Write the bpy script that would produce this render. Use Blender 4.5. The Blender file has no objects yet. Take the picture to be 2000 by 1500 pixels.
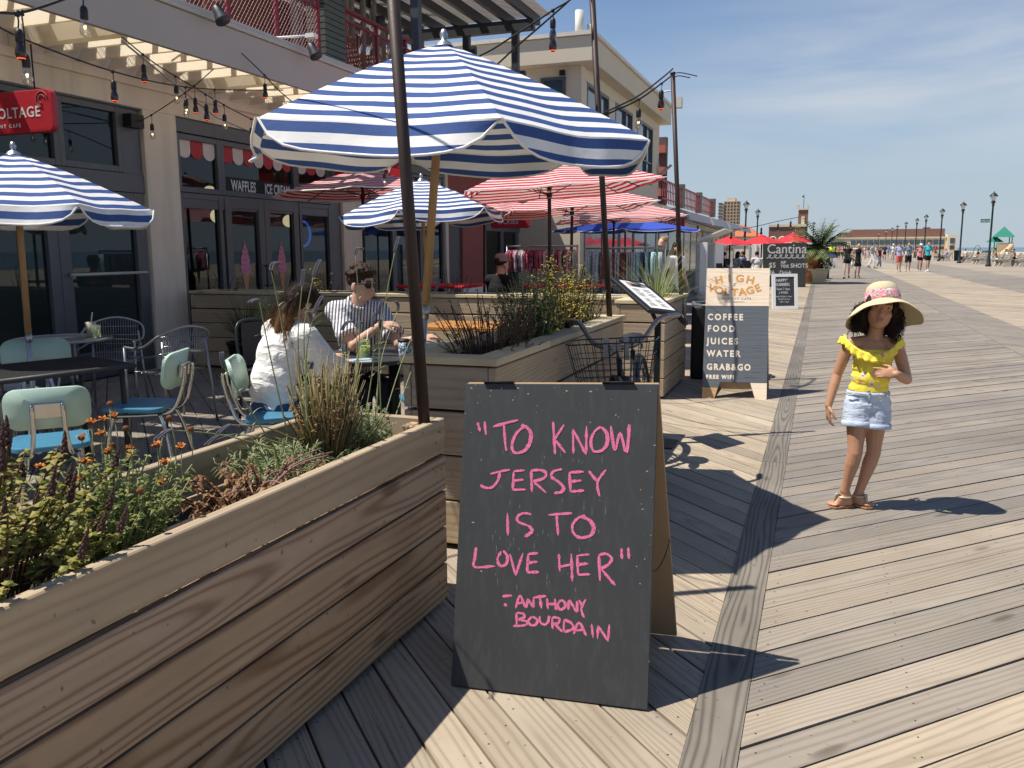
import bpy, bmesh, math, random
from mathutils import Vector, Matrix, Euler, noise as mnoise
R_ = math.radians
rnd = random.Random(7)
C = bpy.context.scene.collection
SC = bpy.context.scene

# ---------------------------------------------------------------- camera
CAM_H = 1.45; PITCH = R_(9.05); ROLL = R_(0.3); YAW = R_(19.9); FPX = 1650.0
FW = Vector((-math.sin(YAW)*math.cos(PITCH), math.cos(YAW)*math.cos(PITCH), -math.sin(PITCH)))
RT0 = Vector((math.cos(YAW), math.sin(YAW), 0)); UP0 = RT0.cross(FW)
RT = RT0*math.cos(ROLL) - UP0*math.sin(ROLL); UP = UP0*math.cos(ROLL) + RT0*math.sin(ROLL)
EYE = Vector((0, 0, CAM_H))
cam = bpy.data.cameras.new('camera'); cam.sensor_width = 36; cam.lens = 36*FPX/2000
cam.clip_end = 6000; cam.clip_start = 0.05
camo = bpy.data.objects.new('camera', cam); C.objects.link(camo)
camo.matrix_world = Matrix(((RT.x, UP.x, -FW.x, 0), (RT.y, UP.y, -FW.y, 0), (RT.z, UP.z, -FW.z, CAM_H), (0, 0, 0, 1)))
SC.camera = camo
# survey helpers: a sight line of the photograph met with a known plane of the place
def ray(x, y): return RT*(x-1000) + UP*(750-y) + FW*FPX
def G(x, y, z=0.0): d = ray(x, y); return EYE + d*((z-CAM_H)/d.z)
def AY(x, y, Y): d = ray(x, y); return EYE + d*(Y/d.y)
def AX(x, y, X): d = ray(x, y); return EYE + d*(X/d.x)
def AP(x, y, p0, n):                       # plane through p0 with normal n
    d = ray(x, y); return EYE + d*((Vector(p0)-EYE).dot(n)/d.dot(n))

# ---------------------------------------------------------------- sky, sun, exposure
SUN_EL = R_(62.0); SUN_DIR = Vector((-0.89, -0.455, 0)).normalized()      # horizontally towards the sun
w = bpy.data.worlds.new('World'); SC.world = w; w.use_nodes = True
nt = w.node_tree; nt.nodes.clear()
out = nt.nodes.new('ShaderNodeOutputWorld'); bg = nt.nodes.new('ShaderNodeBackground')
sky = nt.nodes.new('ShaderNodeTexSky'); sky.sky_type = 'NISHITA'; sky.sun_disc = False
sky.sun_elevation = SUN_EL; sky.sun_rotation = math.atan2(SUN_DIR.x, SUN_DIR.y)
sky.air_density = 1.0; sky.dust_density = 0.25; sky.ozone_density = 1.6
bg.inputs['Strength'].default_value = 0.077
# thin cirrus: streaks over direction
tc = nt.nodes.new('ShaderNodeTexCoord'); mp = nt.nodes.new('ShaderNodeMapping')
mp.inputs['Scale'].default_value = (1.5, 1.2, 10.0); mp.inputs['Rotation'].default_value = (0.0, R_(-5), 0.35)
nz = nt.nodes.new('ShaderNodeTexNoise'); nz.inputs['Scale'].default_value = 1.7; nz.inputs['Detail'].default_value = 6; nz.inputs['Roughness'].default_value = 0.5
nz.inputs['Distortion'].default_value = 0.3
rp = nt.nodes.new('ShaderNodeValToRGB'); rp.color_ramp.elements[0].position = 0.36; rp.color_ramp.elements[1].position = 0.64
rp.color_ramp.elements[1].color = (.8, .8, .8, 1)
mxc = nt.nodes.new('ShaderNodeMixRGB'); mxc.inputs[2].default_value = (6.6, 6.9, 7.2, 1)
nt.links.new(tc.outputs['Generated'], mp.inputs[0]); nt.links.new(mp.outputs[0], nz.inputs['Vector'])
nt.links.new(nz.outputs['Fac'], rp.inputs[0])
sep = nt.nodes.new('ShaderNodeSeparateXYZ'); hz = nt.nodes.new('ShaderNodeMapRange'); hz.inputs['From Min'].default_value = -.02; hz.inputs['From Max'].default_value = .32; hz.inputs['To Min'].default_value = .92; hz.inputs['To Max'].default_value = 0.0; hz.interpolation_type = 'SMOOTHSTEP'
hm = nt.nodes.new('ShaderNodeMixRGB'); hm.inputs[2].default_value = (4.5, 5.35, 6.2, 1)          # sea haze low in the sky
nt.links.new(tc.outputs['Generated'], sep.inputs[0]); nt.links.new(sep.outputs[2], hz.inputs['Value']); nt.links.new(hz.outputs[0], hm.inputs[0]); tint = nt.nodes.new('ShaderNodeMixRGB'); tint.blend_type = 'MULTIPLY'; tint.inputs[0].default_value = 1; tint.inputs[2].default_value = (.85, .95, 1.10, 1); nt.links.new(sky.outputs[0], tint.inputs[1]); nt.links.new(tint.outputs[0], hm.inputs[1])
band = nt.nodes.new('ShaderNodeValToRGB'); be = band.color_ramp.elements; be[0].position = .07; be[0].color = (0, 0, 0, 1); be[1].position = .32; be[1].color = (.12, .12, .12, 1)
for pp, vv in ((.15, .9), (.20, 1.0), (.255, .35)): e_ = be.new(pp); e_.color = (vv, vv, vv, 1)
nt.links.new(sep.outputs[2], band.inputs[0]); cm = nt.nodes.new('ShaderNodeMath'); cm.operation = 'MULTIPLY'; nt.links.new(rp.outputs[0], cm.inputs[0]); nt.links.new(band.outputs[0], cm.inputs[1]); az = nt.nodes.new('ShaderNodeMapRange'); az.interpolation_type = 'SMOOTHSTEP'; az.inputs['From Min'].default_value = -.22; az.inputs['From Max'].default_value = .02; az.inputs['To Min'].default_value = .12; az.inputs['To Max'].default_value = 1.0; nt.links.new(sep.outputs[0], az.inputs['Value']); c2 = nt.nodes.new('ShaderNodeMath'); c2.operation = 'MULTIPLY'; nt.links.new(cm.outputs[0], c2.inputs[0]); nt.links.new(az.outputs[0], c2.inputs[1]); nt.links.new(c2.outputs[0], mxc.inputs[0])
nt.links.new(hm.outputs[0], mxc.inputs[1]); nt.links.new(mxc.outputs[0], bg.inputs[0]); nt.links.new(bg.outputs[0], out.inputs[0])
sl = bpy.data.lights.new('sun', 'SUN'); sl.energy = 5.0; sl.angle = R_(0.5); sl.color = (1.0, 0.94, 0.85)
so = bpy.data.objects.new('sun', sl); C.objects.link(so)
sd = Vector((SUN_DIR.x*math.cos(SUN_EL), SUN_DIR.y*math.cos(SUN_EL), math.sin(SUN_EL)))
so.rotation_euler = sd.to_track_quat('Z', 'Y').to_euler(); so.location = (0, 0, 50)
SC.view_settings.view_transform = 'Standard'; SC.view_settings.look = 'None'
SC.view_settings.exposure = 0.42; SC.view_settings.gamma = 1.0
SC.cycles.max_bounces = 8; SC.cycles.transparent_max_bounces = 24

# ---------------------------------------------------------------- mesh helper
class MB:
    def __init__(s): s.v = []; s.f = []; s.m = []; s.uv = []; s.r = []; s.t = []; s.sm = []
    def face(s, idx, m=0, uv=None, r=0.0, t=0.0, sm=False):
        s.f.append(tuple(idx)); s.m.append(m); s.uv.append(uv); s.r.append(r); s.t.append(t); s.sm.append(sm)
    def poly(s, pts, m=0, uv=None, r=0.0, t=0.0, sm=False):
        b = len(s.v); s.v += [Vector(p) for p in pts]; s.face(range(b, b+len(pts)), m, uv, r, t, sm)
    def box(s, c, d, m=0, rot=None, r=0.0, t=0.0):
        c = Vector(c); M = rot.to_matrix() if isinstance(rot, Euler) else (rot or Matrix.Identity(3))
        X, Y, Z = M @ Vector((d[0]/2, 0, 0)), M @ Vector((0, d[1]/2, 0)), M @ Vector((0, 0, d[2]/2))
        s.obox(c, X, Y, Z, m, r, t)
    def obox(s, c, X, Y, Z, m=0, r=0.0, t=0.0):      # half-vectors; uv: u along the longest of X/Y/Z
        b = len(s.v); c = Vector(c)
        s.v += [c+X*i+Y*j+Z*k for k in (-1, 1) for j in (-1, 1) for i in (-1, 1)]
        ls = sorted([(X.length, 0), (Y.length, 1), (Z.length, 2)], reverse=True); L = ls[0][1]; W = ls[1][1]; T = ls[2][1]
        sg = [(i, j, k) for k in (-1, 1) for j in (-1, 1) for i in (-1, 1)]; ln = (X.length, Y.length, Z.length)
        def uvof(q): return (sg[q][L]*ln[L], sg[q][W]*ln[W] + (sg[q][T]*ln[T]))
        for q in ((0, 2, 3, 1), (4, 5, 7, 6), (0, 1, 5, 4), (2, 6, 7, 3), (0, 4, 6, 2), (1, 3, 7, 5)):
            s.face([b+i for i in q], m, [uvof(i) for i in q], r, t)
    def bx(s, x0, x1, y0, y1, z0, z1, m=0, r=0.0, t=0.0):
        s.box(((x0+x1)/2, (y0+y1)/2, (z0+z1)/2), (abs(x1-x0), abs(y1-y0), abs(z1-z0)), m, None, r, t)
    def beam(s, a, b, w, h, m=0, up=(0, 0, 1), r=0.0, t=0.0):
        a = Vector(a); b = Vector(b); d = (b-a); L = d.length; d.normalize()
        sx = d.cross(Vector(up)); sx = sx.normalized() if sx.length > 1e-4 else d.orthogonal().normalized()
        uz = sx.cross(d); s.obox((a+b)/2, d*L/2, sx*w/2, uz*h/2, m, r, t)
    def tube(s, pts, rad, n=8, m=0, cap=True, sm=True, r=0.0, t=0.0, sq=1.0, closed=False):
        pts = [Vector(p) for p in pts]; K = len(pts)
        if not hasattr(rad, '__len__'): rad = [rad]*K
        b = len(s.v); ref = None
        for i, p in enumerate(pts):
            if closed: d = pts[(i+1) % K]-pts[i-1]
            else: d = pts[min(i+1, K-1)] - pts[max(i-1, 0)]
            if d.length < 1e-9: d = Vector((0, 0, 1))
            d.normalize()
            if ref is None: ref = d.orthogonal().normalized()
            ref = ref - d*ref.dot(d); ref = ref.normalized() if ref.length > 1e-5 else d.orthogonal().normalized()
            q = d.cross(ref)
            for k in range(n):
                a = 2*math.pi*k/n; s.v.append(p + ref*(math.cos(a)*rad[i]) + q*(math.sin(a)*rad[i]*sq))
        u = 0.0
        for i in range(K if closed else K-1):
            i2 = (i+1) % K; L = (pts[i2]-pts[i]).length
            for k in range(n):
                k2 = (k+1) % n
                s.face((b+i*n+k, b+i*n+k2, b+i2*n+k2, b+i2*n+k), m, [(u, k/n*.1), (u, (k+1)/n*.1), (u+L, (k+1)/n*.1), (u+L, k/n*.1)], r, t, sm)
            u += L
        if cap and not closed:
            s.face([b+k for k in range(n-1, -1, -1)], m, None, r, t); s.face([b+(K-1)*n+k for k in range(n)], m, None, r, t)
    def cyl(s, a, b, r0, r1=None, n=16, m=0, sm=True, r=0.0, t=0.0): s.tube([a, b], [r0, r0 if r1 is None else r1], n, m, True, sm, r, t)
    def lathe(s, prof, c=(0, 0, 0), n=24, m=0, M=None, sm=True, r=0.0, cap=False):   # prof: (radius, z)
        b = len(s.v); c = Vector(c); M = M or Matrix.Identity(3)
        for (rr, z) in prof:
            for k in range(n):
                a = 2*math.pi*k/n; s.v.append(c + M @ Vector((rr*math.cos(a), rr*math.sin(a), z)))
        for i in range(len(prof)-1):
            for k in range(n):
                k2 = (k+1) % n
                s.face((b+i*n+k, b+i*n+k2, b+(i+1)*n+k2, b+(i+1)*n+k), m, None, r, 0, sm)
        if cap:
            s.face([b+k for k in range(n-1, -1, -1)], m); s.face([b+(len(prof)-1)*n+k for k in range(n)], m)
    def ell(s, c, rad, M=None, m=0, nu=14, nv=9, r=0.0):
        c = Vector(c); M = M or Matrix.Identity(3); b = len(s.v)
        for j in range(1, nv):
            th = math.pi*j/nv
            for i in range(nu):
                a = 2*math.pi*i/nu
                s.v.append(c + M @ Vector((rad[0]*math.sin(th)*math.cos(a), rad[1]*math.sin(th)*math.sin(a), rad[2]*math.cos(th))))
        t = len(s.v); s.v.append(c + M @ Vector((0, 0, rad[2]))); s.v.append(c + M @ Vector((0, 0, -rad[2])))
        for j in range(nv-2):
            for i in range(nu):
                i2 = (i+1) % nu; s.face((b+j*nu+i, b+(j+1)*nu+i, b+(j+1)*nu+i2, b+j*nu+i2), m, None, r, 0, True)
        for i in range(nu):
            i2 = (i+1) % nu; s.face((t, b+i, b+i2), m, None, r, 0, True); q = b+(nv-2)*nu; s.face((t+1, q+i2, q+i), m, None, r, 0, True)
    def prism(s, pts, ext, m=0, r=0.0, t=0.0):        # polygon of 3-d points pushed along ext
        ext = Vector(ext); b = len(s.v); n = len(pts); s.v += [Vector(p) for p in pts] + [Vector(p)+ext for p in pts]
        s.face(range(b+n-1, b-1, -1), m, None, r, t); s.face(range(b+n, b+2*n), m, None, r, t)
        for i in range(n): j = (i+1) % n; s.face((b+i, b+j, b+n+j, b+n+i), m, None, r, t)
    def add(s, o, M=None):
        b = len(s.v); s.v += [(M @ p) if M else p for p in o.v]
        s.f += [tuple(i+b for i in f) for f in o.f]; s.m += o.m; s.uv += o.uv; s.r += o.r; s.t += o.t; s.sm += o.sm
    def mesh(s, name, mats):
        me = bpy.data.meshes.new(name); me.from_pydata([tuple(p) for p in s.v], [], s.f); n = len(me.polygons)
        for mm in (mats if isinstance(mats, (list, tuple)) else [mats]): me.materials.append(mm)
        me.polygons.foreach_set('material_index', s.m); me.polygons.foreach_set('use_smooth', s.sm)
        a = me.attributes.new('rnd', 'FLOAT', 'FACE'); a.data.foreach_set('value', s.r)
        a = me.attributes.new('tone', 'FLOAT', 'FACE'); a.data.foreach_set('value', s.t)
        if any(u is not None for u in s.uv):
            ul = me.uv_layers.new(name='UVMap'); flat = []
            for f, u in zip(s.f, s.uv):
                if u is None: flat += [0.0, 0.0]*len(f)
                else:
                    for q in u: flat += [q[0], q[1]]
            ul.data.foreach_set('uv', flat)
        me.update(); return me
    def build(s, name, mats, parent=None, bev=0.0, seg=2, M=None):
        o = bpy.data.objects.new(name, s.mesh(name, mats)); C.objects.link(o)
        if parent is not None: o.parent = parent
        if M is not None: o.matrix_local = M
        if bev:
            b = o.modifiers.new('bevel', 'BEVEL'); b.width = bev; b.segments = seg; b.limit_method = 'ANGLE'; b.angle_limit = R_(40)
        return o
def thing(name, label, cat, loc=(0, 0, 0), rz=0.0, group=None):
    o = bpy.data.objects.new(name, None); C.objects.link(o); o.location = loc; o.rotation_euler = (0, 0, rz)
    o.empty_display_size = .1; o['label'] = label; o['category'] = cat
    if group: o['group'] = group
    return o
def tag(o, label, cat, group=None):
    o['label'] = label; o['category'] = cat
    if group: o['group'] = group
    return o
def struct(o): o['kind'] = 'structure'; return o
def kids(o): return [c for c in bpy.data.objects if c.parent == o]
KID = {}
def dup(root, loc, rz=None, label=None, group=None, scale=None):
    def cp(o, par):
        c = o.copy(); C.objects.link(c)
        if par is not None: c.parent = par; c.matrix_parent_inverse = o.matrix_parent_inverse.copy()
        for ch in list(o.children): cp(ch, c)
        return c
    r = cp(root, None); r.location = loc
    if rz is not None: r.rotation_euler = (0, 0, rz)
    if label: r['label'] = label
    if group: r['group'] = group
    if scale: r.scale = (scale,)*3
    return r
def sag(a, b, s, n=14):
    a = Vector(a); b = Vector(b); return [a.lerp(b, i/n) - Vector((0, 0, s*4*(i/n)*(1-i/n))) for i in range(n+1)]
def smooth_path(pts, n=6):
    pts = [Vector(p) for p in pts]; o = []
    for i in range(len(pts)-1):
        p0 = pts[max(i-1, 0)]; p1 = pts[i]; p2 = pts[i+1]; p3 = pts[min(i+2, len(pts)-1)]
        for k in range(n):
            t = k/n; o.append(.5*((2*p1)+(p2-p0)*t+(2*p0-5*p1+4*p2-p3)*t*t+(3*p1-p0-3*p2+p3)*t**3))
    o.append(pts[-1]); return o

# ---------------------------------------------------------------- materials
class NT:
    def __init__(s, name):
        s.mat = bpy.data.materials.new(name); s.mat.use_nodes = True; s.t = s.mat.node_tree; s.t.nodes.clear()
        s.o = s.t.nodes.new('ShaderNodeOutputMaterial')
    def n(s, typ, **k):
        q = s.t.nodes.new('ShaderNode'+typ)
        for a, b in k.items(): setattr(q, a, b)
        return q
    def set(s, sock, val):
        if hasattr(val, 'is_output') or isinstance(val, bpy.types.NodeSocket): s.t.links.new(val, sock)
        elif isinstance(val, (tuple, list)) and len(val) == 3 and sock.type == 'RGBA': sock.default_value = (*val, 1)
        else: sock.default_value = val
    def math(s, op, a, b=0.0, c=0.0, clamp=False):
        q = s.n('Math', operation=op, use_clamp=clamp); s.set(q.inputs[0], a); s.set(q.inputs[1], b); s.set(q.inputs[2], c); return q.outputs[0]
    def mix(s, f, a, b, mode='MIX'):
        q = s.n('MixRGB', blend_type=mode); s.set(q.inputs[0], f); s.set(q.inputs[1], a); s.set(q.inputs[2], b); return q.outputs[0]
    def noise(s, vec, scale=5., detail=3., rough=.5, dist=0.0):
        q = s.n('TexNoise'); s.set(q.inputs['Scale'], scale); q.inputs['Detail'].default_value = detail; q.inputs['Roughness'].default_value = rough; q.inputs['Distortion'].default_value = dist
        if vec is not None: s.t.links.new(vec, q.inputs['Vector'])
        return q.outputs['Fac']
    def ramp(s, f, stops):
        q = s.n('ValToRGB'); e = q.color_ramp.elements
        while len(e) < len(stops): e.new(.5)
        for i, (p, c) in enumerate(stops): e[i].position = p; e[i].color = (c, c, c, 1) if not hasattr(c, '__len__') else (*c, 1)
        s.set(q.inputs[0], f); return q.outputs[0]
    def obj(s): return s.n('TexCoord').outputs['Object']
    def attr(s, nm): return s.n('Attribute', attribute_name=nm).outputs['Fac']
    def comb(s, x, y, z):
        q = s.n('CombineXYZ'); s.set(q.inputs[0], x); s.set(q.inputs[1], y); s.set(q.inputs[2], z); return q.outputs[0]
    def sep(s, v): q = s.n('SeparateXYZ'); s.t.links.new(v, q.inputs[0]); return q.outputs
    def map(s, v, sc=(1, 1, 1), ro=(0, 0, 0), lo=(0, 0, 0)):
        q = s.n('Mapping'); q.inputs['Scale'].default_value = sc; q.inputs['Rotation'].default_value = ro; q.inputs['Location'].default_value = lo
        s.t.links.new(v, q.inputs[0]); return q.outputs[0]
    def pbsdf(s, col, rough=.6, metal=0.0, spec=.5, bump=None, bs=.3, bd=.01, **k):
        p = s.n('BsdfPrincipled'); s.set(p.inputs['Base Color'], col); s.set(p.inputs['Roughness'], rough); s.set(p.inputs['Metallic'], metal)
        s.set(p.inputs['Specular IOR Level'], spec)
        for a, b in k.items(): s.set(p.inputs[a.replace('_', ' ')], b)
        if bump is not None:
            bp = s.n('Bump'); bp.inputs['Strength'].default_value = bs; bp.inputs['Distance'].default_value = bd; s.set(bp.inputs['Height'], bump)
            s.t.links.new(bp.outputs[0], p.inputs['Normal'])
        return p
    def done(s, sh): s.t.links.new(sh.outputs[0] if hasattr(sh, 'outputs') else sh, s.o.inputs[0]); return s.mat
def plain(name, col, rough=.6, metal=0.0, var=.12, scale=9., spec=.4, bs=.12, **k):
    """paint, plastic, metal: a little mottling and unevenness"""
    n = NT(name); v = n.obj(); a = n.noise(v, scale, 4, .6); b = n.noise(v, scale*7, 2, .5)
    f = n.math('MULTIPLY_ADD', a, 2*var, 1-var); f2 = n.math('MULTIPLY_ADD', b, var*.8, 1-var*.4)
    c = n.mix(1.0, col, n.math('MULTIPLY', f, f2), 'MULTIPLY')
    return n.done(n.pbsdf(c, n.math('MULTIPLY_ADD', b, .2, rough-.1), metal, spec, n.math('ADD', a, n.math('MULTIPLY', b, .3)), bs, .004, **k))
def wood(name, ca, cb, gray=(.34, .32, .30), ring=.55, fine=.35, rough=.75, wr=1.0, spec=.25, lo=.78, hi=1.22, crack=0.0, stain=0.0):
    """sawn board: u runs along the board, v across; rnd picks the board out of the log, tone turns it grey"""
    n = NT(name); uv = n.n('TexCoord').outputs['UV']; s = n.sep(uv); r = n.attr('rnd'); tn = n.attr('tone')
    u = n.math('MULTIPLY_ADD', r, 37.3, s[0]); v = s[1]; r2 = n.math('FRACT', n.math('MULTIPLY', r, 17.77)); r3 = n.math('FRACT', n.math('MULTIPLY', r, 5.31))
    pl = n.comb(n.math('MULTIPLY', u, .9), n.math('MULTIPLY', v, 5.), n.math('MULTIPLY', r, 50.))
    w1 = n.noise(pl, 1.0, 2, .5); w2 = n.noise(n.comb(n.math('MULTIPLY', u, .45), n.math('MULTIPLY', r, 31.), 0.0), 1.0, 1, .4)
    w3 = n.noise(n.comb(n.math('MULTIPLY', u, 3.), n.math('MULTIPLY', v, 22.), r), 1.0, 2, .5)
    vv = n.math('ADD', v, n.math('MULTIPLY_ADD', r2, .16, n.math('MULTIPLY_ADD', w1, .09, -.125)))
    dd = n.math('MULTIPLY_ADD', w2, .50, -.2)
    d = n.math('SQRT', n.math('ADD', n.math('MULTIPLY', vv, vv), n.math('MULTIPLY', dd, n.math('MULTIPLY', dd, .35))))
    d = n.math('MULTIPLY_ADD', w3, .006, d)
    sn = n.math('SINE', n.math('MULTIPLY', d, n.math('MULTIPLY_ADD', r3, 190., 190.)))
    rg = n.math('POWER', n.math('MULTIPLY_ADD', sn, .5, .5), 2.2)
    fg = n.noise(n.comb(n.math('MULTIPLY', u, 7.), n.math('MULTIPLY', v, 420.), n.math('MULTIPLY', r, 9.)), 1.0, 3, .6)
    bl = n.noise(n.comb(n.math('MULTIPLY', u, 2.2), n.math('MULTIPLY', v, 9.), n.math('MULTIPLY', r, 77.)), 1.0, 4, .6)
    # knots, sparse
    vo = n.n('TexVoronoi'); vo.inputs['Scale'].default_value = 1.0
    n.t.links.new(n.comb(n.math('MULTIPLY', u, 1.7), n.math('MULTIPLY', v, 6.), n.math('MULTIPLY', r, 23.)), vo.inputs['Vector'])
    kn = n.ramp(vo.outputs['Distance'], [(.02, 1.0), (.09, .75), (.15, 0.0)])
    f = n.math('ADD', n.math('MULTIPLY', rg, ring), n.math('MULTIPLY', n.math('SUBTRACT', fg, .5), fine), clamp=True)
    c = n.mix(f, ca, cb)
    gm = n.math('MULTIPLY', tn, n.math('MULTIPLY_ADD', bl, .7, .55), clamp=True)
    gcol = n.mix(n.math('MULTIPLY', f, .8, 0, True), gray, tuple(q*.45 for q in gray))
    c = n.mix(gm, c, gcol)
    c = n.mix(n.math('MULTIPLY', kn, .65), c, tuple(q*.28 for q in cb))
    k = n.math('MULTIPLY', n.math('MULTIPLY_ADD', r2, hi-lo, lo), n.math('MULTIPLY_ADD', bl, .5, .75))
    c = n.mix(1.0, c, k, 'MULTIPLY')
    if crack:
        ck = n.noise(n.comb(n.math('MULTIPLY', u, 1.3), n.math('MULTIPLY', v, 60.), n.math('MULTIPLY', r, 13.)), 1.0, 4, .6)
        c = n.mix(n.math('MULTIPLY', n.ramp(ck, [(.66, 0.0), (.71, 1.0)]), crack), c, (.04, .035, .03))
    if stain:
        ov = n.obj(); c = n.mix(1.0, c, n.math('MULTIPLY_ADD', n.ramp(n.noise(ov, .9, 5, .6), [(.3, 0.), (.7, 1.)]), stain, 1-stain*.6), 'MULTIPLY')
        sp = n.ramp(n.noise(ov, 38, 2, .5), [(.70, 0.), (.74, 1.)]); c = n.mix(n.math('MULTIPLY', sp, .55), c, (.05, .045, .04))
    h = n.math('SUBTRACT', n.math('MULTIPLY', fg, .5), n.math('MULTIPLY', rg, .5))
    return n.done(n.pbsdf(c, rough, 0, spec, h, .35, .003))
def leafm(name, c1, c2, c3=None, trans=.35):
    n = NT(name); r = n.attr('rnd')
    stops = [(0.0, c1), (.55, c2)] + ([(1.0, c3)] if c3 else [])
    c = n.ramp(r, stops); p = n.pbsdf(c, .55, 0, .3)
    t = n.n('BsdfTranslucent'); n.set(t.inputs[0], n.mix(1.0, c, (1.2, 1.2, .6), 'MULTIPLY'))
    m = n.n('MixShader'); m.inputs[0].default_value = trans; n.t.links.new(p.outputs[0], m.inputs[1]); n.t.links.new(t.outputs[0], m.inputs[2])
    return n.done(m)
def glassy(name, tint=(.55, .62, .66), dens=.55, rough=.015):
    """shop window: clear pane, tinted, with the mirror image every pane has"""
    n = NT(name); tr = n.n('BsdfTransparent'); n.set(tr.inputs[0], tuple(q*dens for q in tint)); gl = n.n('BsdfGlossy'); gl.inputs['Roughness'].default_value = rough
    n.set(gl.inputs[0], (.9, .95, 1.0)); fr = n.n('Fresnel'); fr.inputs[0].default_value = 1.36
    f = n.math('MULTIPLY_ADD', fr.outputs[0], .9, .02, True)
    m = n.n('MixShader'); n.t.links.new(f, m.inputs[0]); n.t.links.new(tr.outputs[0], m.inputs[1]); n.t.links.new(gl.outputs[0], m.inputs[2]); return n.done(m)
def emis(name, col, s): 
    n = NT(name); e = n.n('Emission'); n.set(e.inputs[0], col); e.inputs[1].default_value = s; return n.done(e)

def text_mesh(txt, size, ext=0.0, bold=0.0, space=1.0, align='LEFT', sx=1.0, shear=0.0):
    cu = bpy.data.curves.new('lettering', 'FONT'); cu.body = txt; cu.size = size; cu.extrude = ext; cu.offset = bold
    cu.space_character = space; cu.align_x = align; cu.resolution_u = 3; cu.shear = shear
    o = bpy.data.objects.new('lettering', cu); C.objects.link(o); dg = bpy.context.evaluated_depsgraph_get(); dg.update()
    me = bpy.data.meshes.new_from_object(o.evaluated_get(dg)); bpy.data.objects.remove(o); bpy.data.curves.remove(cu)
    if sx != 1.0:
        for q in me.vertices: q.co.x *= sx
    return me
def add_text(mb, txt, size, M, m=0, **k):
    """lettering added to a mesh; M places the x-right y-up letter plane"""
    me = text_mesh(txt, size, **k); b = len(mb.v); mb.v += [M @ q.co for q in me.vertices]
    for p in me.polygons: mb.face([b+i for i in p.vertices], m)
    bpy.data.meshes.remove(me)
def frame(o, x, y):      # 4x4 with origin o, x-axis, y-axis
    x = Vector(x).normalized(); y = Vector(y); y = (y-x*y.dot(x)).normalized(); z = x.cross(y); o = Vector(o)
    return Matrix(((x.x, y.x, z.x, o.x), (x.y, y.y, z.y, o.y), (x.z, y.z, z.z, o.z), (0, 0, 0, 1)))

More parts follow.
